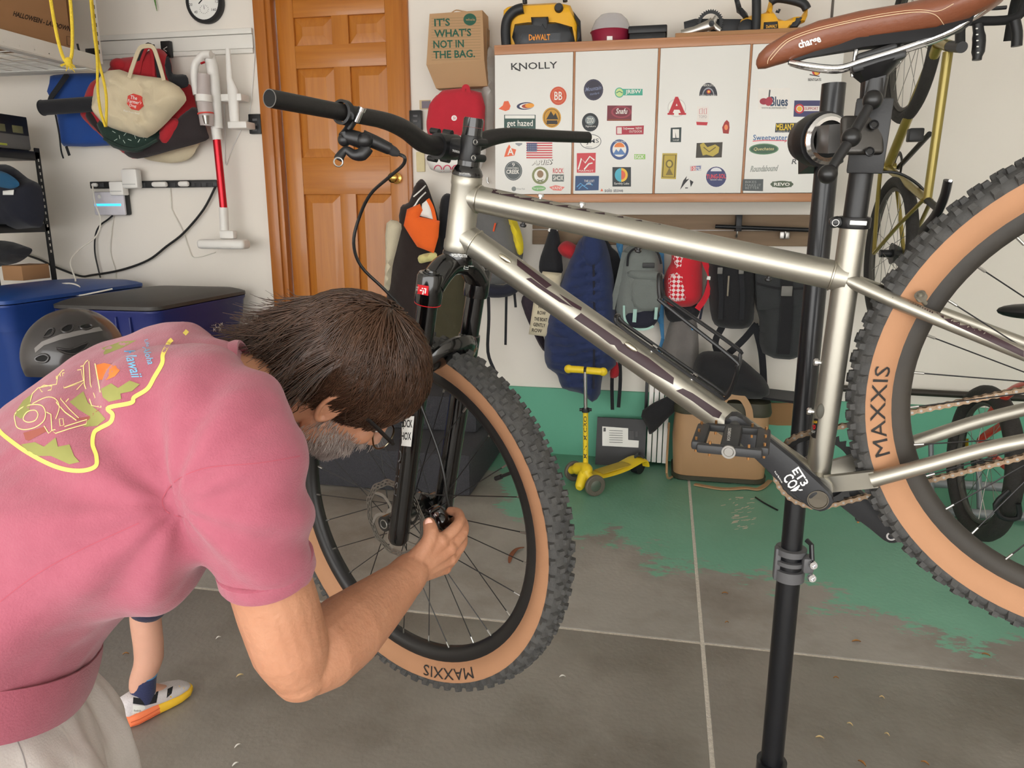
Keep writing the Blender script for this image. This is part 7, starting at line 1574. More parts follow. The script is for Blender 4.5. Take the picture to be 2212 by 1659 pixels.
tag(MB(M('old_ivory', (220, 206, 160), 0.5)).pbox(899, 328, 917, 371, WALL - 0.012, 0.012, 0.003).build('switch_plate'), 'ivory light switch plate on the wall beside the door', 'switch')
t = thing('pinned_note', 'small printed card pinned above the wall remote', 'card', W(918, 236, WALL)); MB(M('card_tan', (206, 186, 150), 0.7)).pbox(906, 216, 930, 236, WALL - 0.004, 0.004, 0.0005).build('card', t); MB(M('card_print', (128, 120, 132), 0.7)).pbox(911, 218, 930, 234, WALL - 0.005, 0.001, 0.0002).build('picture', t)
tag(MB(steel).tube(smooth_path(pxs([(1053, 383), (1053, 392), (1056, 396)], WALL - 0.03), 3), 0.005, 8).build('wall_hook'), 'small bare wall hook left of the cabinets', 'hook')
# --- coats behind the fork
dbr = fabric('brown_black_fleece', (40, 30, 28)); org = fabric('safety_orange', (240, 104, 34), 0.05); olive = fabric('olive_canvas', (62, 58, 38)); cream = fabric('cream_cloth', (206, 196, 170))
bag('hanging_cloth', 'strip of cream cloth hanging by the right edge of the door', 'cloth', [(835, 482), (867, 484), (860, 525), (848, 575), (842, 625), (830, 622), (833, 570)], 4.02, 0.03, cream, 0.03, 0.01, seed=15)
t, o = bag('jacket', 'dark brown jacket with white stripes hanging right of the door', 'jacket', [(908, 387), (920, 395), (932, 425), (948, 480), (955, 560), (952, 650), (940, 745), (900, 765), (850, 710), (836, 650), (850, 560), (862, 500), (865, 448), (883, 437), (895, 405)], 4.08, 0.08, dbr, 0.08, 0.025, (14, 4), seed=16)
tr = bvh_of(o)
for pts, w_ in (([(893, 425), (908, 412), (922, 398)], 3), ([(880, 460), (895, 445), (905, 430), (920, 415)], 3)): MB(white).map(d_stroke(pts, w_, sub=4), on_surf(tr, 0.003)).build('white_stripe', t, fix=False)
t, o = bag('safety_bag', 'bright orange folded bag hanging over the dark jacket', 'bag', [(879, 452), (907, 440), (913, 454), (906, 468), (950, 477), (947, 512), (937, 547), (901, 533), (886, 510), (872, 487)], 3.96, 0.02, org, 0.025, 0.015, seed=17, sm=1)
pf(t, 'white_lining', [(906, 466), (912, 440), (922, 432), (930, 445), (936, 474)], 3.97, 0.01, white, 0.01, 0.02, 0, sm=1); ribb(t, [(924, 430), (934, 450), (940, 476)], 3.955, 0.02, 0.004, org, 'edge_strap')
bag('work_coat', 'olive green coat hanging behind the bike fork', 'jacket', [(945, 560), (985, 540), (1010, 560), (1012, 640), (1004, 760), (985, 815), (945, 810), (930, 720)], 4.1, 0.07, olive, 0.06, 0.02, (12, 4), seed=18)
bag('folded_flag', 'pale yellow cloth tucked under the orange bag', 'cloth', [(905, 552), (940, 545), (942, 560), (922, 566), (906, 568)], 3.97, 0.02, fabric('pale_yellow', (214, 206, 140)), 0.02, 0.006, seed=19)
bag('rain_shell', 'black shell jacket hanging behind the head tube', 'jacket', [(955, 425), (970, 418), (985, 440), (990, 520), (975, 562), (955, 555), (948, 520), (950, 450)], 4.11, 0.05, dkf, 0.05, 0.012, seed=20)
gry = fabric('grey_ripstop', (104, 104, 104)); yel = fabric('hi_vis_yellow', (228, 206, 40)); nvy = fabric('ink_navy', (30, 32, 48))
t, o = bag('backpack', 'grey backpack with orange zips and a yellow side behind the down tube', 'backpack', [(1030, 448), (1060, 440), (1090, 452), (1112, 470), (1126, 505), (1130, 550), (1118, 598), (1088, 613), (1050, 612), (1028, 590), (1016, 500)], 4.08, 0.13, gry, 0.09, 0.02, (12, 8), seed=21)
pf(t, 'yellow_panel', [(1096, 462), (1110, 464), (1128, 510), (1130, 545), (1118, 548), (1106, 505)], 4.0, 0.04, yel); pf(t, 'hip_belt', [(1040, 612), (1088, 616), (1120, 600), (1118, 630), (1090, 642), (1050, 640)], 4.05, 0.05, nvy)
for pts in ([(1070, 482), (1066, 500)], [(1042, 545), (1036, 565)], [(1078, 555), (1086, 590)]): MB(fabric('orange_cord', (226, 90, 50))).tube(pxs(pts, 3.935), 0.005, 8).build('zip_pull', t)
for pts, w_, m_ in (([(1094, 628), (1093, 690), (1092, 745)], 0.014, dkf), ([(1110, 620), (1114, 664)], 0.014, dkf), ([(1130, 600), (1142, 632)], 0.02, gry), ([(1055, 640), (1056, 690), (1054, 760), (1068, 800)], 0.018, dkf), ([(1042, 610), (1040, 660)], 0.02, gry)): ribb(t, pts, 4.06, w_, 0.004, m_, 'loose_strap')
t, o = bag('rain_jacket', 'black jacket hanging from the first hook of the board', 'jacket', [(1190, 492), (1205, 496), (1214, 560), (1212, 592), (1170, 592), (1165, 566), (1178, 525)], 4.09, 0.05, dkf, 0.05, 0.015, (16, 4), seed=22); ribb(t, [(1186, 500), (1194, 486), (1202, 500)], 4.08, 0.014, 0.004, white, 'white_loop')
bag('patterned_jacket', 'dark navy patterned jacket half hidden behind the slogan tote', 'jacket', [(1128, 642), (1165, 605), (1180, 620), (1172, 720), (1192, 762), (1172, 756), (1150, 715), (1132, 672)], 4.1, 0.05, M('navy_pattern', (34, 32, 48), 0.9, 0, 0.2, 60, 0.2, 200, col2=(66, 52, 58)), 0.04, 0.015, seed=23)
t, o = bag('slogan_tote', 'cream tote bag with rows of black lettering beside the navy puffer jacket', 'bag', [(1172, 586), (1214, 590), (1206, 650), (1183, 728), (1142, 722), (1152, 655)], 4.0, 0.03, cream, 0.02, 0.006, seed=24, sm=1)
tr = bvh_of(o); m = MB(M('tote_ink', (52, 48, 46), 0.9))
for s_, x, y, w_ in (('WHEN', 1172, 663, 20), ('ROW', 1170, 676, 18), ('THE BOAT', 1168, 690, 28), ('GENTLY', 1165, 702, 26), ('ROW', 1160, 714, 22)): m.map(d_text(s_, x, y, w_, 8, 6, 0.02), on_surf(tr, 0.002))
m.build('lettering', t, fix=False); MB(org).map(d_ell(1178, 646, 14, 7, a0=180, a1=360, ang=6), on_surf(tr, 0.002)).build('orange_motif', t, fix=False)
tag(puff(MB(redn), pxs([(1205, 535), (1222, 520), (1244, 530), (1250, 550), (1236, 560), (1214, 552)], 4.06), 0.06, 0.04, 0.02).build('beanie', None, 60), 'red knitted beanie hanging left of the navy puffer jacket', 'hat')
pufm = fabric('navy_puffer', (36, 50, 92), 0.15, 8)
def quilt(x, z): return 0.028 * abs(math.sin((z + 0.03 * math.sin(x * 9)) * PI / 0.052)) ** 0.5
pts = [(1272, 505), (1300, 508), (1318, 555), (1330, 640), (1329, 720), (1331, 788), (1302, 810), (1297, 850), (1281, 867), (1262, 850), (1250, 846), (1215, 836), (1204, 806), (1183, 792), (1176, 760), (1181, 690), (1198, 645), (1226, 575), (1250, 520)]
q = pxs(pts, 4.06); t = thing('puffer_jacket', 'navy quilted puffer jacket hanging from the hook board', 'jacket', (sum(p.x for p in q) / len(q), 4.06, min(p.z for p in q)))
puff(MB(pufm), q, 0.11, 0.07, 0.014, 0.01, 0.05, (7, 3), 25, fn=quilt, sm=2).build('body', t, 60)
puff(MB(pufm), pxs([(1268, 505), (1292, 505), (1306, 545), (1290, 580), (1262, 570), (1256, 530)], 3.97), 0.05, 0.04, 0.02, 0.03, 0.01, (20, 8), 26).build('hood', t, 60); ribb(t, [(1282, 560), (1284, 700), (1282, 840)], 3.925, 0.012, 0.004, nvy, 'zip')
t, o = bag('fleece_coat', 'black coat hanging between the navy puffer and the grey backpack', 'jacket', [(1300, 512), (1322, 535), (1340, 560), (1345, 640), (1338, 730), (1320, 760), (1312, 640)], 4.13, 0.05, dkf, 0.05, 0.012, seed=27)
for pts in ([(1328, 770), (1322, 820), (1323, 885)], [(1338, 765), (1340, 820), (1336, 880)]): ribb(t, pts, 4.1, 0.02, 0.004, dkf, 'loose_strap')
puff(MB(redn), pxs([(1322, 785), (1334, 783), (1336, 812), (1318, 815)], 4.09), 0.03, 0.03, 0.02).build('red_tag', t, 60)
slate = fabric('slate_fabric', (116, 122, 120)); bl2 = fabric('sky_nylon', (76, 140, 190))
bag('packing_sack', 'bright blue packing sack showing around the slate backpack', 'bag', [(1334, 500), (1348, 498), (1350, 560), (1420, 520), (1434, 525), (1434, 700), (1436, 770), (1420, 765), (1424, 700), (1340, 560)], 4.13, 0.02, bl2, 0.02, 0.006, seed=28)
t, o = bag('backpack', 'slate grey school backpack with a black name patch and mint piping', 'backpack', [(1355, 533), (1385, 527), (1415, 535), (1430, 562), (1432, 605), (1426, 670), (1410, 702), (1385, 713), (1346, 702), (1326, 662), (1335, 600), (1341, 560)], 4.07, 0.11, slate, 0.08, 0.008, seed=29)
pf(t, 'front_pocket', [(1366, 602), (1426, 606), (1425, 666), (1370, 666)], 3.97, 0.025, slate, 0.02, 0.02, 0.003); pf(t, 'flap', [(1362, 583), (1428, 588), (1427, 606), (1364, 602)], 3.965, 0.02, slate, 0.015, 0.02, 0.002); pf(t, 'navy_base', [(1353, 672), (1422, 672), (1412, 704), (1384, 710), (1358, 704)], 3.98, 0.025, nvy, 0.02, 0.02, 0.003)
mint = fabric('mint_piping', (168, 204, 196))
ribb(t, [(1348, 660), (1350, 690), (1365, 709), (1395, 711), (1412, 704)], 3.955, 0.012, 0.004, mint, 'piping'); ribb(t, [(1372, 668), (1370, 696)], 3.945, 0.02, 0.004, mint, 'mint_strap'); ribb(t, [(1418, 664), (1416, 690)], 3.945, 0.016, 0.004, mint, 'mint_strap')
MB(dkf).tube(smooth_path(pxs([(1355, 575), (1358, 550), (1372, 537), (1400, 535), (1420, 545), (1428, 570)], 3.965), 4), 0.006, 8).build('zip', t); MB(bkp).pbox(1388, 568, 1414, 579, 3.95, 0.01, 0.002).build('name_patch', t)
ribb(t, [(1350, 545), (1338, 600), (1326, 650), (1322, 668)], 4.0, 0.03, 0.008, slate, 'shoulder_strap'); ribb(t, [(1375, 530), (1378, 516), (1390, 516), (1393, 530)], 4.03, 0.02, 0.006, slate, 'grab_loop')
bag('hip_pack', 'black pouch hanging under the red hydration pack', 'bag', [(1440, 655), (1505, 655), (1507, 685), (1470, 700), (1442, 690)], 4.08, 0.05, dkf, 0.04, 0.01, seed=30)
chk = M('red_white_check', (214, 40, 56), 0.9)
def checker(m, c2, sc):
    nt = m.node_tree; N = nt.nodes; tc = N.new('ShaderNodeTexCoord'); mp = N.new('ShaderNodeMapping'); mp.inputs['Rotation'].default_value = (0, R(45), 0); ck = N.new('ShaderNodeTexChecker'); ck.inputs['Scale'].default_value = sc; ck.inputs['Color1'].default_value = lin((206, 36, 52)); ck.inputs['Color2'].default_value = lin(c2)
    nt.links.new(tc.outputs['Object'], mp.inputs[0]); nt.links.new(mp.outputs[0], ck.inputs['Vector']); nt.links.new(ck.outputs['Color'], N['Principled BSDF'].inputs['Base Color'])
checker(chk, (236, 214, 216), 62)
redp = fabric('scarlet_nylon', (206, 36, 52))
t, o = bag('hydration_pack', 'red hydration backpack with checked white panels', 'backpack', [(1454, 536), (1490, 532), (1514, 540), (1517, 590), (1516, 640), (1498, 660), (1470, 664), (1442, 656), (1434, 610), (1440, 585), (1450, 565)], 4.06, 0.11, redp, 0.08, 0.012, seed=31)
pf(t, 'checked_panel', [(1455, 540), (1498, 540), (1486, 580), (1462, 582)], 3.97, 0.018, chk, 0.015, 0.02, 0, sm=2); pf(t, 'checked_pocket', [(1446, 594), (1478, 590), (1484, 640), (1478, 650), (1446, 648), (1444, 620)], 3.965, 0.025, chk, 0.02, 0.02, 0, sm=2); pf(t, 'grey_panel', [(1486, 592), (1498, 590), (1496, 625), (1488, 615)], 3.965, 0.012, gry, 0.01, 0.015, 0)
ribb(t, [(1514, 545), (1526, 575), (1535, 600), (1525, 640), (1506, 668)], 4.02, 0.03, 0.008, redp, 'shoulder_strap'); ribb(t, [(1527, 600), (1541, 602)], 4.0, 0.018, 0.008, white, 'strap_buckle'); ribb(t, [(1530, 605), (1520, 650), (1512, 690)], 4.02, 0.012, 0.004, nvy, 'hose')
sg = fabric('grey_sack', (112, 108, 106))
t, o = bag('drawstring_sack', 'grey drawstring sack hanging below the red hydration pack', 'bag', [(1452, 688), (1480, 680), (1500, 686), (1508, 720), (1506, 800), (1470, 800), (1428, 775), (1438, 725)], 4.09, 0.06, sg, 0.06, 0.03, (30, 3), seed=32); ribb(t, [(1492, 700), (1498, 712)], 4.01, 0.016, 0.005, bl2, 'blue_toggle')
blk2 = fabric('soft_black', (26, 26, 30)); dgy = fabric('charcoal_cordura', (48, 50, 52))
t, o = bag('roll_backpack', 'black backpack with two front straps beside the red pack', 'backpack', [(1530, 552), (1560, 543), (1622, 552), (1630, 600), (1630, 650), (1620, 705), (1562, 708), (1538, 690), (1530, 620)], 4.05, 0.12, blk2, 0.07, 0.008, seed=33)
for x in (1556, 1602): ribb(t, [(x, 575), (x, 600), (x + 2, 640), (x, 690)], 3.925, 0.022, 0.005, dkf, 'front_strap'); MB(M('buckle_grey', (110, 108, 104), 0.5)).pbox(x - 6, 578, x + 5, 592, 3.91, 0.01, 0.002).build('buckle', t)
MB(M('zip_tan', (128, 120, 106), 0.6)).pbox(1571, 596, 1575, 640, 3.92, 0.008, 0.002).build('zip', t)
for pts in ([(1560, 706), (1545, 740), (1560, 770), (1600, 740), (1635, 700)], [(1630, 700), (1645, 760), (1650, 830)]): ribb(t, pts, 4.05, 0.035, 0.008, dkf, 'lower_strap')
t, o = bag('pannier_bag', 'large charcoal bicycle pannier with a centre buckle strap', 'bag', [(1630, 576), (1660, 568), (1735, 578), (1745, 620), (1742, 700), (1724, 770), (1646, 762), (1640, 690), (1630, 650)], 4.06, 0.14, dgy, 0.06, 0.006, seed=34)
pf(t, 'lid_flap', [(1630, 570), (1745, 576), (1744, 668), (1636, 670)], 3.935, 0.02, dgy, 0.02, 0.025, 0.003, sm=1); ribb(t, [(1697, 570), (1700, 620), (1699, 680), (1692, 765)], 3.91, 0.06, 0.006, blk2, 'centre_strap'); MB(M('buckle_grey', (110, 108, 104), 0.5)).pbox(1688, 618, 1712, 640, 3.895, 0.012, 0.003).build('buckle', t); ribb(t, [(1634, 612), (1688, 624), (1742, 622)], 3.91, 0.012, 0.004, blk2, 'side_strap')
# ================================================================== things on the floor along the back wall
t = thing('framed_panel', 'flat black panel with a white printed label leaning on the green wall', 'panel', W(1340, 992, 4.05))
m = MB(bkp); xa, xb, zt_ = W(1288, 945, 4.06).x, W(1395, 945, 4.06).x, W(1341, 904, 4.1).z; m.prism([(xa, 4.1, zt_), (xb, 4.1, zt_), (xb, 4.03, 0.002), (xa, 4.03, 0.002)], (0, 0.015, 0)); o = m.build('board', t); tr = bvh_of(o)
MB(white).map(d_poly([(1301, 921), (1357, 925), (1357, 950), (1380, 952), (1379, 967), (1301, 963)]), on_surf(tr, 0.002)).build('paper_label', t, fix=False); m = MB(M('label_ink', (90, 90, 92), 0.8))
for i in range(6): m.map(d_stroke([(1316, 930 + i * 5), (1345, 931 + i * 5)], 1), on_surf(tr, 0.004))
for x, y, w_, h in ((1306, 928, 5, 8), (1364, 940, 10, 18), (1375, 938, 5, 12)): m.map(d_rect(x - w_ / 2, y - h / 2, x + w_ / 2, y + h / 2), on_surf(tr, 0.004))
stuff(m.build('label_print', t, fix=False))
t = thing('ribbed_panel', 'white ribbed plastic panel standing upright behind the cooler', 'panel', W(1420, 998, 4.08))
for i in range(4): MB(wht).pbox(1401 + i * 11.5, 762, 1410.5 + i * 11.5, 998 + i * 1.2, 4.07 - (i % 2) * 0.008, 0.03, 0.003).build('panel_rib', t)
MB(bkp).pbox(1393, 800, 1400, 906, 4.08, 0.03, 0.002).build('edge_strip', t)
# cooler
tanf = M('tan_vinyl', (168, 132, 96), 0.6, 0, 0.06, 6, 0.08, 90); olv = M('olive_rubber', (58, 56, 42), 0.6)
fc = F(1552, 1043); cw_, ch, cdp = 0.485, W(1552, 890, fc.y).z, 0.30
t = thing('soft_cooler', 'tan soft sided cooler with an olive lid on the green floor', 'cooler', (fc.x, fc.y + cdp / 2, 0))
def rrect(hx, hy, z, r=0.07, c=None):
    c = c or V((fc.x, fc.y + cdp / 2, 0)); out = []
    for sx, sy, a0_ in ((1, 1, 0), (-1, 1, 90), (-1, -1, 180), (1, -1, 270)):
        for i in range(7): a = R(a0_ + 15 * i); out.append(V((c.x + sx * (hx - r) + r * math.cos(a), c.y + sy * (hy - r) + r * math.sin(a), z)))
    return out
MB(tanf).loft([rrect(cw_ / 2 - 0.03, cdp / 2 - 0.02, 0.0), rrect(cw_ / 2 - 0.005, cdp / 2, 0.03), rrect(cw_ / 2 + 0.005, cdp / 2 + 0.005, ch * 0.5), rrect(cw_ / 2 - 0.005, cdp / 2, ch)]).build('body', t, 40)
MB(olv).loft([rrect(cw_ / 2 - 0.02, cdp / 2 - 0.01, 0.002), rrect(cw_ / 2 + 0.002, cdp / 2 + 0.004, 0.006), rrect(cw_ / 2 + 0.004, cdp / 2 + 0.006, 0.03)]).build('base_trim', t, 40)
MB(olv).loft([rrect(cw_ / 2 + 0.004, cdp / 2 + 0.006, ch - 0.02), rrect(cw_ / 2 + 0.008, cdp / 2 + 0.01, ch), rrect(cw_ / 2, cdp / 2, ch + 0.05), rrect(cw_ / 2 - 0.05, cdp / 2 - 0.04, ch + 0.065)]).build('lid', t, 40)
lz = W(1600, 862, fc.y).z; ribb(t, [(1560, 875), (1570, 858), (1600, 858), (1616, 880), (1620, 905)], fc.y - 0.02, 0.035, 0.006, tanf, 'carry_handle')
MB(tanf).tube(smooth_path([F(1440, 1020, 0.01) + V((0, 0, 0.28)), F(1440, 1022, 0.14), F(1452, 1030, 0.012)], 4), 0.006, 8).build('shoulder_strap', t); MB(tanf).ribbon(smooth_path([F(1500, 1046, 0.006), F(1560, 1056, 0.006), F(1610, 1054, 0.008), F(1640, 1056, 0.006), F(1664, 1038, 0.006)], 4), 0.025, 0.006, (0, 0, 1)).build('floor_strap', t); MB(steel).torus(W(1443, 920, fc.y + 0.12), (1, 0, 0), 0.014, 0.003, 16, 6).build('d_ring', t)
bag('tarp_corner', 'black tarp corner drooping between the white panel and the cooler', 'tarp', [(1388, 886), (1470, 846), (1464, 880), (1440, 906), (1406, 938), (1399, 924)], fc.y + 0.12, 0.03, blk2, 0.03, 0.01, seed=40)
bag('gear_bag', 'slumped black gear bag on top of the tan cooler', 'bag', [(1505, 772), (1530, 758), (1590, 768), (1632, 800), (1654, 822), (1662, 850), (1630, 862), (1560, 852), (1500, 815)], fc.y + 0.05, 0.1, blk2, 0.09, 0.03, (14, 8), seed=41)
m = MB(blk2); z_ = ch + 0.072; m.prism([F(x, y, z_) for x, y in ((1545, 850), (1720, 872), (1715, 850), (1590, 836))], (0, 0, 0.012)); tag(m.build('laptop_sleeve'), 'flat black sleeve lying across the cooler lid', 'sleeve')
m = MB(cardb); q = [W(1655, 872, 4.08), W(1714, 872, 4.08), F(1716, 992, 0.004), F(1662, 988, 0.004)]; m.prism(q, (0, 0.02, 0)); tag(m.build('cardboard_piece'), 'tall brown cardboard piece standing right of the cooler', 'cardboard')
# scooter
sc_ = thing('kick_scooter', 'yellow three wheeled kick scooter standing by the green wall', 'scooter', F(1290, 1065)); sy_ = M('scooter_yellow', (238, 206, 40), 0.45, 0, 0.06, 10); SYc = 3.66
def sp(x, y, Y=SYc): return W(x, y, Y)
MB(sy_).cyl(sp(1229, 797), sp(1261, 799), 0.018, n=18).build('grip', sc_); MB(sy_).cyl(sp(1267, 800), sp(1302, 803), 0.018, n=18).build('grip', sc_); MB(dbk).cyl(sp(1260, 799), sp(1268, 800), 0.012, n=14).build('bar_clamp', sc_)
for x, y in ((1228, 797), (1303, 803)): MB(sy_).ell(sp(x, y), (0.022, 0.02, 0.022)).build('grip_end', sc_)
MB(chrome).cyl(sp(1264, 802), sp(1265, 885), 0.0095, n=16).build('upper_stem', sc_); MB(dbk).cyl(sp(1265, 882), sp(1265.3, 890), 0.02, n=18).build('height_clamp', sc_); MB(dbk).cyl(sp(1252, 885), sp(1278, 885), 0.008, n=10).build('clamp_lever', sc_)
o = MB(sy_).cyl(sp(1265, 889), sp(1265, 1012), 0.0135, n=18).build('lower_stem', sc_); MB(bkp).map(d_text('MINI MICRO', 1264, 945, 92, 7, -90, 0.01), on_surf(bvh_of(o), 0.001)).build('stem_lettering', sc_, fix=False); MB(dbk).cyl(sp(1264.5, 1004), sp(1265, 1016), 0.022, n=18).build('stem_base', sc_)
w1 = F(1285, 1071); w1.z = 0.055
for wc, nm in ((w1, 'front_wheel'), (sp(1240, 1014, 3.75), 'front_wheel')):
    wc = V((wc.x, wc.y, 0.055)); ax_ = V((0.55, -0.83, 0)); o = MB(M('wheel_urethane', (96, 90, 80), 0.5)).lathe([(0.03, -0.012), (0.05, -0.012), (0.055, -0.007), (0.055, 0.007), (0.05, 0.012), (0.03, 0.012)], wc, ax_, 28, closed=True).build(nm, sc_); MB(steel).lathe([(0.03, -0.008), (0.032, 0.008), (0.012, 0.012), (0, 0.012)], wc, ax_, 24).build('wheel_hub', o)
bdy = MB(sy_); fpx = sp(1265, 1030, 3.64); ra_ = F(1378, 1022); ra_.z = 0.05
bdy.tube(smooth_path([V((w1.x - 0.01, w1.y + 0.03, 0.07)), V((fpx.x + 0.01, fpx.y - 0.03, 0.095)), V((fpx.x, fpx.y, 0.11)), V((fpx.x - 0.05, fpx.y + 0.05, 0.09)), V((fpx.x - 0.085, fpx.y + 0.09, 0.065))], 4), [0.02] * 4 + [0.032] * 9 + [0.022] * 4, 14); bdy.build('front_truck', sc_)
MB(sy_).tube(smooth_path([V((fpx.x - 0.005, fpx.y - 0.02, 0.09)), V((fpx.x - 0.02, fpx.y - 0.06, 0.045)), V((fpx.x - 0.025, fpx.y - 0.08, 0.03))], 3), [0.03, 0.03, 0.028, 0.026, 0.024, 0.02, 0.016], 12).build('front_fender', sc_)
d0 = V((fpx.x + 0.01, fpx.y, 0.07)); d1 = V((ra_.x, ra_.y, 0.075)); MB(sy_).tube(smooth_path([d0, d0 * 0.7 + d1 * 0.3 - V((0, 0, 0.012)), d0 * 0.35 + d1 * 0.65 - V((0, 0, 0.01)), d1 + V((0, 0, 0.01)), d1 + (d1 - d0) * 0.08 - V((0, 0, 0.03))], 4), 1.0, 12, flat=(0.055, 0.012), nrm=(0, 0, 1)).build('deck', sc_)
MB(M('deck_grip', (190, 164, 60), 0.8)).tube([d0 * 0.8 + d1 * 0.2 + V((0, 0, 0.004)), d0 * 0.25 + d1 * 0.75 + V((0, 0, 0.004))], 1.0, 8, flat=(0.04, 0.006), nrm=(0, 0, 1)).build('deck_grip', sc_); MB(dbk).cyl(V((ra_.x - 0.02, ra_.y + 0.01, 0.045)), V((ra_.x + 0.015, ra_.y - 0.01, 0.045)), 0.045, n=22).build('rear_wheel', sc_); MB(dbk).tube(smooth_path([d1 + V((-0.03, 0, 0.005)), d1 + V((0.0, 0, 0.035)), d1 + V((0.03, 0, 0.02))], 3), 1.0, 8, flat=(0.03, 0.006), nrm=(0, 0, 1)).build('rear_brake', sc_)
# ================================================================== right side: hung bike, child bike, pipe rack
def simple_wheel(root, cpos, Rr, tr_, tire_m, rim_m, nsp=20, nm='wheel'):
    ax = V((1, 0, 0)); o = MB(tire_m).torus(cpos, ax, Rr - tr_, tr_, 56, 12).build(nm, root); MB(rim_m).torus(cpos, ax, Rr - 2 * tr_ - 0.008, 0.011, 56, 8).build('rim', o)
    MB(bkp).cyl(cpos - ax * 0.04, cpos + ax * 0.04, 0.018, n=16).build('hub', o)
    for i in range(nsp):
        a = 2 * PI * i / nsp; a2 = a + (0.5 if i % 2 else -0.5); s = 1 if i % 2 else -1
        MB(steel).cyl(cpos + V((0.03 * s, math.cos(a2) * 0.02, math.sin(a2) * 0.02)), cpos + V((0, math.cos(a) * (Rr - 2 * tr_ - 0.012), math.sin(a) * (Rr - 2 * tr_ - 0.012))), 0.0014, n=5).build('spoke', o)
    return o
GX = W(1948, 300, 3.81).x; gx = xplane(GX, 0.0)
gld = M('olive_gold_paint', (150, 134, 66), 0.3, 0.5, 0.06, 12, coat=0.3); tyr = M('dark_tire', (46, 44, 42), 0.8, 0, 0.2, 40, 0.3, 120)
gb = thing('gravel_bike', 'olive gold drop bar bicycle hanging vertically on the right wall', 'bicycle', (GX, 3.9, gx(1905, 550).z - 0.36))
fz, rz = gx(1967, 88).z, gx(1905, 545).z
simple_wheel(gb, V((GX, 3.81, fz)), 0.355, 0.026, tyr, M('grey_rim', (70, 68, 64), 0.5), 18, 'front_wheel'); simple_wheel(gb, V((GX, 3.81, rz)), 0.355, 0.026, tyr, M('grey_rim', (70, 68, 64), 0.5), 18, 'rear_wheel')
hd_t, hd_b, bbp, scl = gx(2052, 100), gx(2022, 92), gx(1917, 362), gx(2003, 432); rax = V((GX, 3.81, rz)); fax = V((GX, 3.81, fz))
MB(gld).cyl(hd_t, gx(2012, 84), 0.021, n=18).build('head_tube', gb); MB(gld).cyl(gx(2048, 112), scl, 0.0185, 0.017, n=18).build('top_tube', gb); o = MB(gld).cyl(gx(2026, 98), bbp, 0.021, 0.021, n=18).build('down_tube', gb); MB(bkp).map(d_text('WOLF', 1990, 190, 70, 9, -67, 0.02), on_surf(bvh_of(o), 0.002)).build('frame_lettering', gb, fix=False)
MB(gld).cyl(bbp, scl, 0.017, n=16).build('seat_tube', gb); MB(gld).cyl(bbp - V((0.035, 0, 0)), bbp + V((0.035, 0, 0)), 0.022, n=18).build('bottom_bracket', gb)
for s in (1, -1): MB(gld).tube(smooth_path([scl + V((0.015 * s, 0, 0)), scl * 0.5 + rax * 0.5 + V((0.045 * s, 0, 0)), rax + V((0.065 * s, 0, 0))], 4), 0.0085, 10).build('seatstay', gb); MB(gld).tube(smooth_path([bbp + V((0.03 * s, 0, 0)), bbp * 0.5 + rax * 0.5 + V((0.05 * s, 0, 0)), rax + V((0.065 * s, 0, 0))], 4), 0.0095, 10).build('chainstay', gb); MB(gld).tube(smooth_path([gx(2008, 82) + V((0.03 * s, 0, 0)), gx(1990, 84) + V((0.05 * s, 0, 0)), fax + V((0.055 * s, 0, 0))], 4), 0.012, 12).build('fork_blade', gb)
MB(bkp).cyl(scl, scl + (scl - bbp).normalized() * 0.16, 0.014, n=16).build('seatpost', gb); MB(bkp).cyl(hd_t, gx(2078, 102), 0.02, n=18).build('headset_spacers', gb)
st_e = gx(2076, 46); MB(bkp).tube([gx(2074, 100), gx(2074, 70), st_e], 0.017, 14).build('stem', gb)
bpts = [V((GX - 0.19, st_e.y, st_e.z)), V((GX, st_e.y, st_e.z)), V((GX + 0.17, st_e.y, st_e.z + 0.0)), V((GX + 0.20, st_e.y - 0.01, st_e.z + 0.05)), V((GX + 0.205, st_e.y + 0.03, st_e.z + 0.10)), V((GX + 0.21, st_e.y + 0.10, st_e.z + 0.08)), V((GX + 0.215, st_e.y + 0.13, st_e.z - 0.05))]
MB(M('bar_tape', (24, 24, 25), 0.8)).tube(smooth_path(bpts, 5), 0.0165, 14).build('drop_bar', gb); MB(bkp).tube(smooth_path(pxs([(2112, 52), (2115, 90), (2110, 130)], st_e.y), 4), [0.018] * 3 + [0.022] * 4 + [0.016] * 2, 12).build('brake_hood', gb); MB(bkp).tube(smooth_path(pxs([(2118, 12), (2140, 18), (2174, 16)], st_e.y), 4), 0.007, 8).build('brake_lever_blade', gb)
for i in range(5): MB(white).pbox(2108 + i * 0.6, 60 + i * 13, 2113 + i * 0.6, 63 + i * 13, st_e.y - 0.026, 0.003, 0.001).build('lever_slot', gb)
MB(bkp).tube(smooth_path(pxs([(2192, 44), (2197, 70), (2196, 100)], 3.2), 3), 0.018, 12).build('bar_end_wrap', gb)
MB(bkp).cyl(bbp + V((0.05, 0, 0)), gx(1975, 290) + V((0.06, 0, 0)), 0.012, n=12).build('crank_arm', gb); MB(bkp).pbox(1965, 276, 1997, 305, gx(1980, 290).y - 0.02, 0.05, 0.006).build('pedal', gb); MB(bkp).lathe([(0.07, -0.003), (0.075, 0), (0.07, 0.003), (0.055, 0.003), (0.055, -0.003)], bbp + V((0.045, 0, 0)), (1, 0, 0), 32, closed=True).build('chainring', gb)
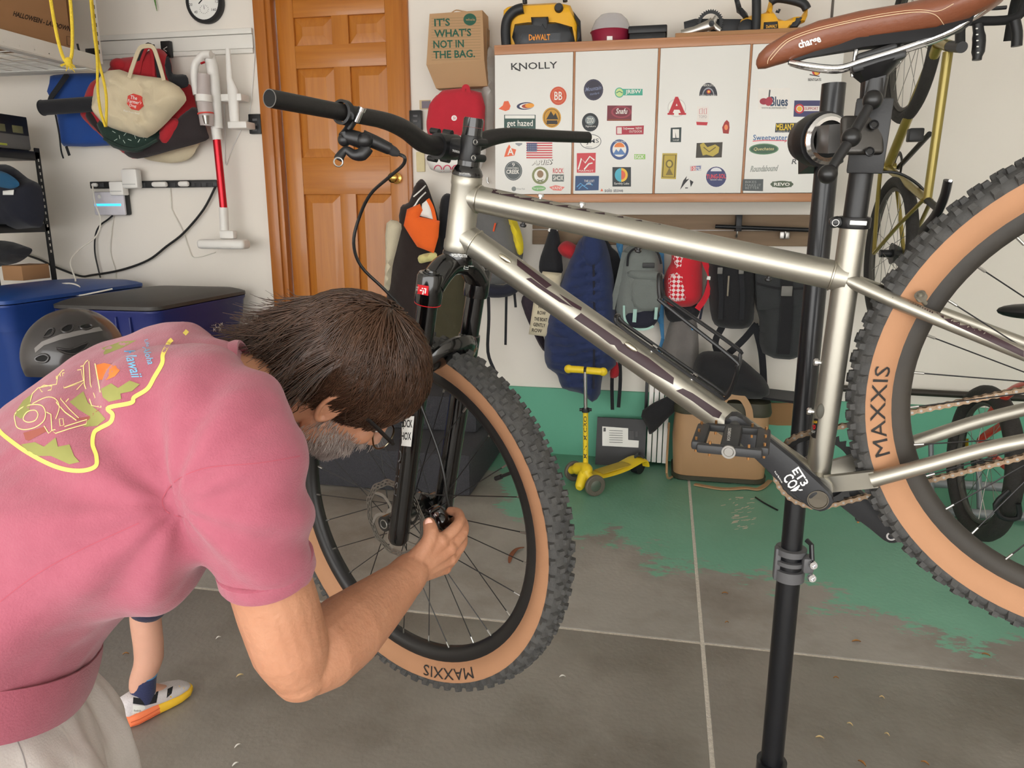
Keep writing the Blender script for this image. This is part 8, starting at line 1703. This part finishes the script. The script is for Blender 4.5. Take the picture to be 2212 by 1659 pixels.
MB(bkp).lathe([(0.0, -0.02), (0.05, -0.02), (0.03, 0.02), (0, 0.02)], rax + V((0.03, 0, 0)), (1, 0, 0), 24).build('cassette', gb); MB(bkp).tube(smooth_path(pxs([(1890, 372), (1940, 374), (1985, 400), (2015, 440), (2025, 470)], 3.5), 4), 0.006, 8).build('brake_cable', gb)
t = thing('bike_hanger', 'black folding hanger arm on the right wall under the gold bike', 'hanger', gx(2020, 480)); MB(bks).tube(smooth_path([gx(1990, 505), gx(2018, 470), gx(2038, 430), gx(2048, 390)], 4), 1.0, 10, flat=(0.03, 0.014), nrm=(1, 0, 0)).build('arm', t)
for x, y in ((2050, 391), (2037, 412), (1996, 500)): MB(chrome).lathe([(0.006, 0), (0.006, 0.004), (0, 0.005)], gx(x, y) + V((0.0, -0.014, 0)), (-0.3, -1, 0), 12).build('pivot_bolt', t)
dp = M('dark_pipe', (58, 54, 50), 0.5, 0.4); tag(MB(dp).cyl(W(1770, 836, WALL - 0.04), W(2212, 860, WALL - 0.04), 0.018, n=14).build('wall_pipe'), 'dark horizontal pipe along the right wall above the green band', 'pipe')
# child's bike with red frame
KX = W(2118, 945, 3.42).x; kx = xplane(KX, 0.0); kw = kx(2130, 948); kr = 0.335; kw = V((KX, kw.y, kr + 0.02))
kb_ = thing('childs_bike', "child's mountain bike with a red frame parked in the pipe rack", 'bicycle', (KX, kw.y, 0.0)); rdf = M('coral_red_paint', (206, 70, 56), 0.35, 0.1, 0.05, coat=0.3)
simple_wheel(kb_, kw, kr, 0.036, tyr, M('grey_rim', (70, 68, 64), 0.5), 18, 'front_wheel'); k2 = kw + V((0.02, -0.86, 0)); simple_wheel(kb_, k2, kr, 0.036, tyr, M('grey_rim', (70, 68, 64), 0.5), 18, 'rear_wheel')
MB(rdf).tube(smooth_path([kx(2230, 828), kx(2190, 842), kx(2160, 868), kx(2130, 912)], 4), 0.018, 14).build('fork', kb_); MB(rdf).tube(smooth_path([kx(2140, 915) + V((0.05, 0, 0)), kx(2095, 945) + V((0.05, 0, 0)), kx(2100, 965) + V((0.05, 0, 0)), kx(2150, 1010) + V((0.05, 0, 0)), kx(2212, 1040) + V((0.05, 0, 0))], 4), 0.016, 12).build('main_tube', kb_)
MB(rdf).tube([kx(2230, 828), k2 + V((0, 0.3, 0.35)), k2 + V((0, 0.25, 0.0)), k2], 0.016, 12).build('rear_triangle', kb_); MB(bkp).tube(smooth_path(pxs([(2180, 1060), (2150, 1090), (2165, 1118), (2200, 1118), (2200, 1088)], 3.0), 3, ), 0.010, 10).build('pedal_cage', kb_); MB(ylw).map(d_rect(2063, 945, 2070, 972), lambda x, y: kx(x, y) + V((0.04, -0.01, 0))).build('tire_sticker', kb_, fix=False)
sdm = MB(M('black_saddle', (22, 22, 24), 0.4)); c_ = W(2192, 672, 3.0); sdm.ell(c_ + V((0.06, 0, 0)), (0.12, 0.06, 0.028)); so_ = sdm.build('saddle', kb_); MB(steel).cyl(c_ + V((0.06, 0, -0.02)), c_ + V((0.07, 0.02, -0.18)), 0.012, n=12).build('seatpost', kb_)
pg = M('grey_conduit', (134, 138, 142), 0.4, 0.3, 0.05); prk = thing('pipe_rack', 'grey pipe floor rack holding the red child bike', 'bike rack', F(2100, 1110))
for a, b_ in (((1985, 1042, 0.09), (2230, 1056, 0.09)), ((2035, 1104, 0.03), (2240, 1118, 0.03))): MB(pg).cyl(F(*a), F(*b_), 0.022, n=14).build('base_pipe', prk)
for x, y0, y1 in ((1973, 960, 1046), (2013, 955, 1088), (2116, 1010, 1106)):
    b3 = F(x, y1, 0.03); MB(pg).cyl(b3, W(x - 2, y0, b3.y + 0.02), 0.012, n=12).build('upright', prk)
tag(MB(M('steel_blue_prop', (70, 88, 110), 0.5)).cyl(F(2000, 1040, 0.02), W(1988, 965, F(2000, 1040).y + 0.3), 0.01, n=10).build('leaning_rod'), 'thin blue grey rod leaning inside the pipe rack', 'rod')
# ------------------------------------------------------------------ small things on the floor
tag(MB(bkp).tube(smooth_path([F(1632, 1074, 0.004), F(1650, 1086, 0.004), F(1680, 1102, 0.004)], 5), 0.004, 8).build('rubber_strip'), 'short curved black strip lying on the green floor', 'strip')
lf_m = M('dry_leaf', (160, 112, 60), 0.8, 0, 0.2, 60); pale = M('pale_leaf', (214, 190, 140), 0.8, 0, 0.1, 60); wf = M('white_fleck', (226, 224, 216), 0.8)
t = MB(M('brown_pod', (120, 70, 44), 0.8)).tube(smooth_path([F(1100, 1216, 0.006), F(1104, 1200, 0.01), F(1116, 1186, 0.012), F(1132, 1182, 0.008)], 4), [0.003, 0.006, 0.008, 0.009, 0.01, 0.01, 0.01, 0.009, 0.008, 0.007, 0.006, 0.005, 0.003], 8, flat=(1, 0.4), nrm=(0, 0, 1)); tag(t.build('seed_pod'), 'curled brown seed pod on the floor behind the front wheel', 'seed pod')
def leaf(x, y, l, ang, mat, nm, lb, cat):
    p = F(x, y, 0.003); e_ = V((math.cos(R(ang)), math.sin(R(ang)), 0)); s_ = V((-e_.y, e_.x, 0)); vs = []; N2 = 6
    for i in range(N2 + 1):
        k_ = i / N2; w_ = l * 0.17 * math.sin(PI * min(1, k_ * 0.92 + 0.06)); c_ = p + e_ * l * (k_ - 0.5) + V((0, 0, 0.004 * math.sin(PI * k_))); vs += [c_ + s_ * w_ + V((0, 0, 0.002)), c_, c_ - s_ * w_ + V((0, 0, 0.002))]
    fs = []
    for i in range(N2):
        for j in range(2): a = i * 3 + j; fs.append((a, a + 1, a + 4, a + 3))
    n = len(vs); m = MB(mat); m.add(vs + [v - V((0, 0, 0.001)) for v in vs], fs + [tuple(k + n for k in reversed(f)) for f in fs]); return tag(m.build(nm), lb, cat, 'litter on the concrete floor')
for x, y, l, a, mt, lb in ((1850, 1386, 0.030, 10, lf_m, 'small dry leaf near the right green paint edge'), (1862, 1649, 0.024, -50, lf_m, 'small dry leaf at the bottom edge right of the stand pole'), (1998, 1649, 0.020, -30, lf_m, 'small dry leaf at the bottom edge below the rear wheel'), (1806, 1465, 0.016, 0, lf_m, 'tiny dry leaf just right of the stand pole under the floor joint'), (1836, 1565, 0.016, -30, pale, 'pale leaf scrap on the dark stain below the joint'), (1771, 1594, 0.022, 0, pale, 'pale straight leaf scrap low beside the stand pole'), (1905, 1507, 0.014, -20, pale, 'pale leaf scrap in the middle of the dark floor stain'), (1916, 1587, 0.014, -40, pale, 'pale leaf scrap low under the rear wheel'), (1566, 1282, 0.024, 10, lf_m, 'dry leaf left of the stand pole beside the vertical joint'), (518, 1460, 0.022, 50, pale, 'curled pale leaf left of the man elbow'), (272, 1413, 0.02, 20, lf_m, 'dry leaf beside the child leg'), (472, 1378, 0.018, 60, wf, 'white paper scrap left of the upper arm'), (514, 1612, 0.02, 60, wf, 'white flake on the floor at the lower left'), (509, 1652, 0.02, 60, wf, 'white flake at the bottom edge at the lower left'), (2130, 1415, 0.024, -20, lf_m, 'dry leaf at the right end of the floor joint'), (1215, 1462, 0.02, 20, wf, 'white flake right of the front tire bottom'), (1570, 1345, 0.014, 20, lf_m, 'tiny dry leaf just above the crossing of the joints')): leaf(x, y, l, a, mt, 'leaf' if mt is not wf else 'paper_flake', lb, 'leaf' if mt is not wf else 'flake')
m = MB(M('white_scuffs', (206, 200, 182), 0.8)); rs = random.Random(5)
for i in range(46):
    x = 1600 + rs.gauss(0, 12); y = 1075 + rs.random() * 70; l = rs.random() * 12 + 3; m.map(d_stroke([(x - l / 2, y + rs.uniform(-1, 1)), (x + l / 2, y - rs.uniform(0, 3))], 0.8 + rs.random() * 1.3), lambda a, b: F(a, b, 0.001))
stuff(tag(m.build('paint_scuffs', fix=False), 'pale scuffed paint streaks on the green floor', 'scuffs'))
